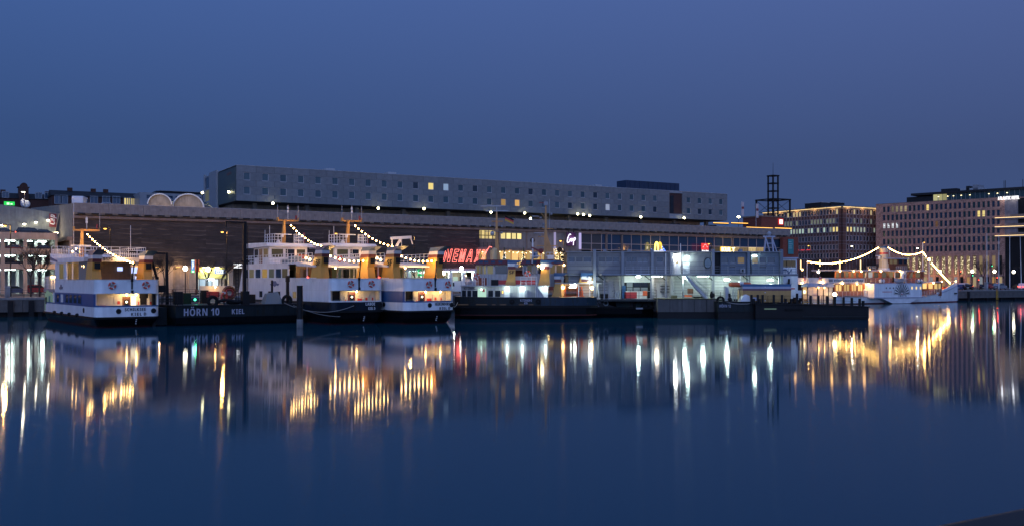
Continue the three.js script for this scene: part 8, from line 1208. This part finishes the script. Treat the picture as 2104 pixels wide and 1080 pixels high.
// ---- flagpoles, traffic lights, kiosk column, fences
[[2029, 480, 157.5, 0, 'tall white flagpole behind the dark parked cars'], [2053.5, 482, 157.5, 0, 'tall grey flagpole before the silver car'], [2076, 482, 158, 0, 'thin grey flagpole right of the silver car'], [2100, 485, 158.5, -0.6, 'leaning white flagpole at the right edge']].forEach(([px, py, v, lean, lab]) => { const q = onQ(px, v), h = q.y(py) - GY, t = thing('flagpole', lab, 'flagpole', q.pos(GY), TH); g().rod([0, 0, 0], [lean, h, 0], 0.11, 8, 0.05).mesh('pole', M.whiteFlat, t); g().cyl(0, 0, 0.3, 0, 0.2).mesh('foot', M.grey, t); g().sph(lean, h, 0, 0.1).mesh('finial', M.lightgrey, t); });
[[2037.5, 546, 178, L.green, 'traffic light showing green high above the road'], [1997.5, 565.5, 170, L.green, 'traffic light showing green behind the dark cars'], [2048, 570, 175, L.redLamp, 'traffic light showing red behind the silver car'], [2010, 574.5, 175, L.redLamp, 'low traffic light showing red by the kiosk column'], [1973, 557, 180, L.redLamp, 'cluster of red traffic signals above the steamer bow']].forEach(([px, py, v, m, lab]) => { const q = onQ(px, v), y = q.y(py) - GY, t = thing('traffic_light', lab, 'traffic light', q.pos(GY), TH), up = m === L.green ? 0.3 : -0.3; g().rod([0, 0, 0], [0, y + 0.7, 0], 0.07).mesh('pole', M.dark, t); g().b(-0.17, 0.17, y - 0.25 + Math.min(0, up), y + 0.35 + Math.max(0, up), 0.05, 0.3).mesh('housing', M.black, t); g().sph(0, y, 0.32, 0.14, 1, 1, 0.5).mesh('lit_lens', m, t); for (const k of [1, 2]) g().sph(0, y + up * k, 0.31, 0.1, 1, 1, 0.3).mesh('dark_lens', M.dark, t); lamp(...worldOf(t, [0, y, 0.55]), m === L.green ? [0.05, 1, 0.45] : [1, 0.06, 0.03], 3, 0.1); });
{ const q = onQ(2027.5, 156.6), t = thing('kiosk_column', 'grey power supply column on the quay between the parked cars', 'column', q.pos(GY), TH); g().b(-0.4, 0.4, 0, 1.9, -0.3, 0.3).mesh('cabinet', M.grey, t); g().b(-0.45, 0.45, 1.9, 2.0, -0.35, 0.35).mesh('lid', M.lightgrey, t); g().b(-0.3, 0.3, 0.5, 1.5, 0.3, 0.32).mesh('door', M.lightgrey, t); }
{ const r = qThing('quay_railing', 'long thin steel railing along the left quay street', 'railing', qp(159).a(-20), 159, GY), q = g(), L0 = qp(159).a(500) - qp(159).a(-20); railing(q, [[0, 0, 0], [L0, 0, 0]], 1.05, 3, 0.025, 2.2); tag(q.mesh('rails', M.dark, r), null, null, null, 'stuff'); 
  const c = qThing('concrete_pillar', 'short grey concrete pillar on the left quay', 'pillar', qp(158).a(14), 158, GY); g().b(-0.35, 0.35, 0, 1.5, -0.35, 0.35).mesh('shaft', M.concrete, c); g().b(-0.4, 0.4, 1.5, 1.6, -0.4, 0.4).mesh('cap', M.lightgrey, c); }
{ const geoB = g().cyl(0, 0, 0.85, 0, 0.2, 0.17, 10).geo(), cap = g().sph(0, 0.87, 0, 0.19, 1, 0.6, 1).geo(); let proto; [340, 354, 402, 428, 449].forEach((px, i) => { const q = onQ(px, 175), lab = ['round topped bollard on the street, first from the left', 'round topped bollard on the street, second from the left', 'round topped bollard before the left end of the shop', 'round topped bollard before the middle of the shop', 'round topped bollard before the right end of the shop'][i]; if (!proto) { proto = thing('street_bollard', lab, 'bollard', q.pos(GY), TH, 'bollards along the street'); part('post', geoB, M.brownDoor, proto); part('cap', cap, M.brownDoor, proto); } else copyOf(proto, q.pos(GY), TH, lab); }); }
[[1093.5, 494, 176, 'round dark disc sign on a thin pole left of the second mast'], [1149.5, 513, 174, 'round dark disc sign on a thin pole by the tall light']].forEach(([px, py, v, lab]) => { const q = onQ(px, v), y = q.y(py) - GY, t = thing('disc_sign', lab, 'sign', q.pos(GY), TH); g().rod([0, 0, 0], [0, y, 0], 0.08).mesh('pole', M.dark, t); g().add(new THREE.CylinderGeometry(0.52, 0.52, 0.08, 24).rotateX(Math.PI / 2).translate(0, y, 0.1)).mesh('disc', M.black, t); g().add(new THREE.TorusGeometry(0.52, 0.05, 6, 24).translate(0, y, 0.12)).mesh('rim', M.dark, t); });
// lit Christmas curtain and restaurant lights at the east end of the terrace
{ const t = qThing('light_curtain', 'curtain of golden fairy lights on the terrace beside the tug mast', 'fairy lights', qp(191).a(1137), 191, 0), r = rng(40), q = g(), w = qp(191).a(1160) - qp(191).a(1137), y0 = qp(191).y(548, 132), y1 = qp(191).y(512, 132); for (let k = 0; k < 10; k++) { const x = (k + 0.5) * w / 10; q.rod([x, y0, 0], [x, y1, 0], 0.012, 3); } q.mesh('wires', M.dark, t); const b = g(); for (let k = 0; k < 150; k++) b.add(new THREE.OctahedronGeometry(0.05).translate((Math.floor(r() * 10) + 0.5) * w / 10, y0 + r() * (y1 - y0), 0.03)); tag(b.mesh('fairy_bulbs', L.fairy, t), null, null, null, 'stuff'); lamp(...worldOf(t, [w / 2, (y0 + y1) / 2, 0.5]), WARM, 14, 0.5); }
[[1036, 512, 'white lit Christmas tree on the terrace left of the mast', glow(0.9, 0.95, 1, 5)], [1076, 512, 'golden lit Christmas tree on the terrace between the masts', L.fairy]].forEach(([px, py, lab, m]) => { const v = 193, q = onQ(px, v), y1 = q.y(py), t = thing('christmas_tree', lab, 'Christmas tree', q.pos(8.2), TH), r = rng(px), h = y1 - 8.2; for (let i = 0; i < 5; i++) { const k = i / 5; g().cyl(0, h * k, h * (k + 0.3), 0, 0.75 * (1 - k), 0.1, 9).mesh('tier', std(0.02, 0.045, 0.025, 0.9), t); } g().cyl(0, -0.1, 0.3, 0, 0.1).mesh('trunk', M.bark, t); const b = g(); for (let k = 0; k < 60; k++) { const y = r(), a = r() * 6.28, R = 0.8 * (1 - y); b.add(new THREE.OctahedronGeometry(0.045).translate(R * Math.cos(a), y * h, R * Math.sin(a))); } tag(b.mesh('fairy_bulbs', m, t), null, null, null, 'stuff'); });
// repeats carry the name of their row
for (const o of scene.children) {
  const n = o.name.replace(/_\d{3}$/, ''), l = o.userData.label ?? '';
  const gname = { deck_lamp: 'floodlights under the hotel slab', wall_floodlight: 'floodlights on the white garage wall', globe_lamp: 'globe lamps along the quay street', street_light: 'tall street lights', lifebuoy: 'lifebuoys on the boats', flagpole: 'flagpoles on the right quay', traffic_light: 'traffic lights at the right', passenger_ferry: 'white ferries moored with their sterns to the harbour', harbour_tug: 'tugs moored at the floating office', string_light: 'strings of bulbs on the ships', brick_tenement: 'old brick houses at the left', mooring_rope: 'mooring ropes of the ferries', roof_flag: 'flags on the mall roof', ramp_light: 'orange light lines of the roof ramp', disc_sign: 'round disc signs', christmas_tree: 'lit trees on the terrace', parked_car: /garage/.test(l) ? 'cars in the parking garage' : /roof deck/.test(l) ? 'cars on the roof deck' : 'cars on the right quay and road', delivery_van: 'white vans' }[n];
  if (gname && !o.userData.group) o.userData.group = gname;
}
renderer.render(scene, camera);
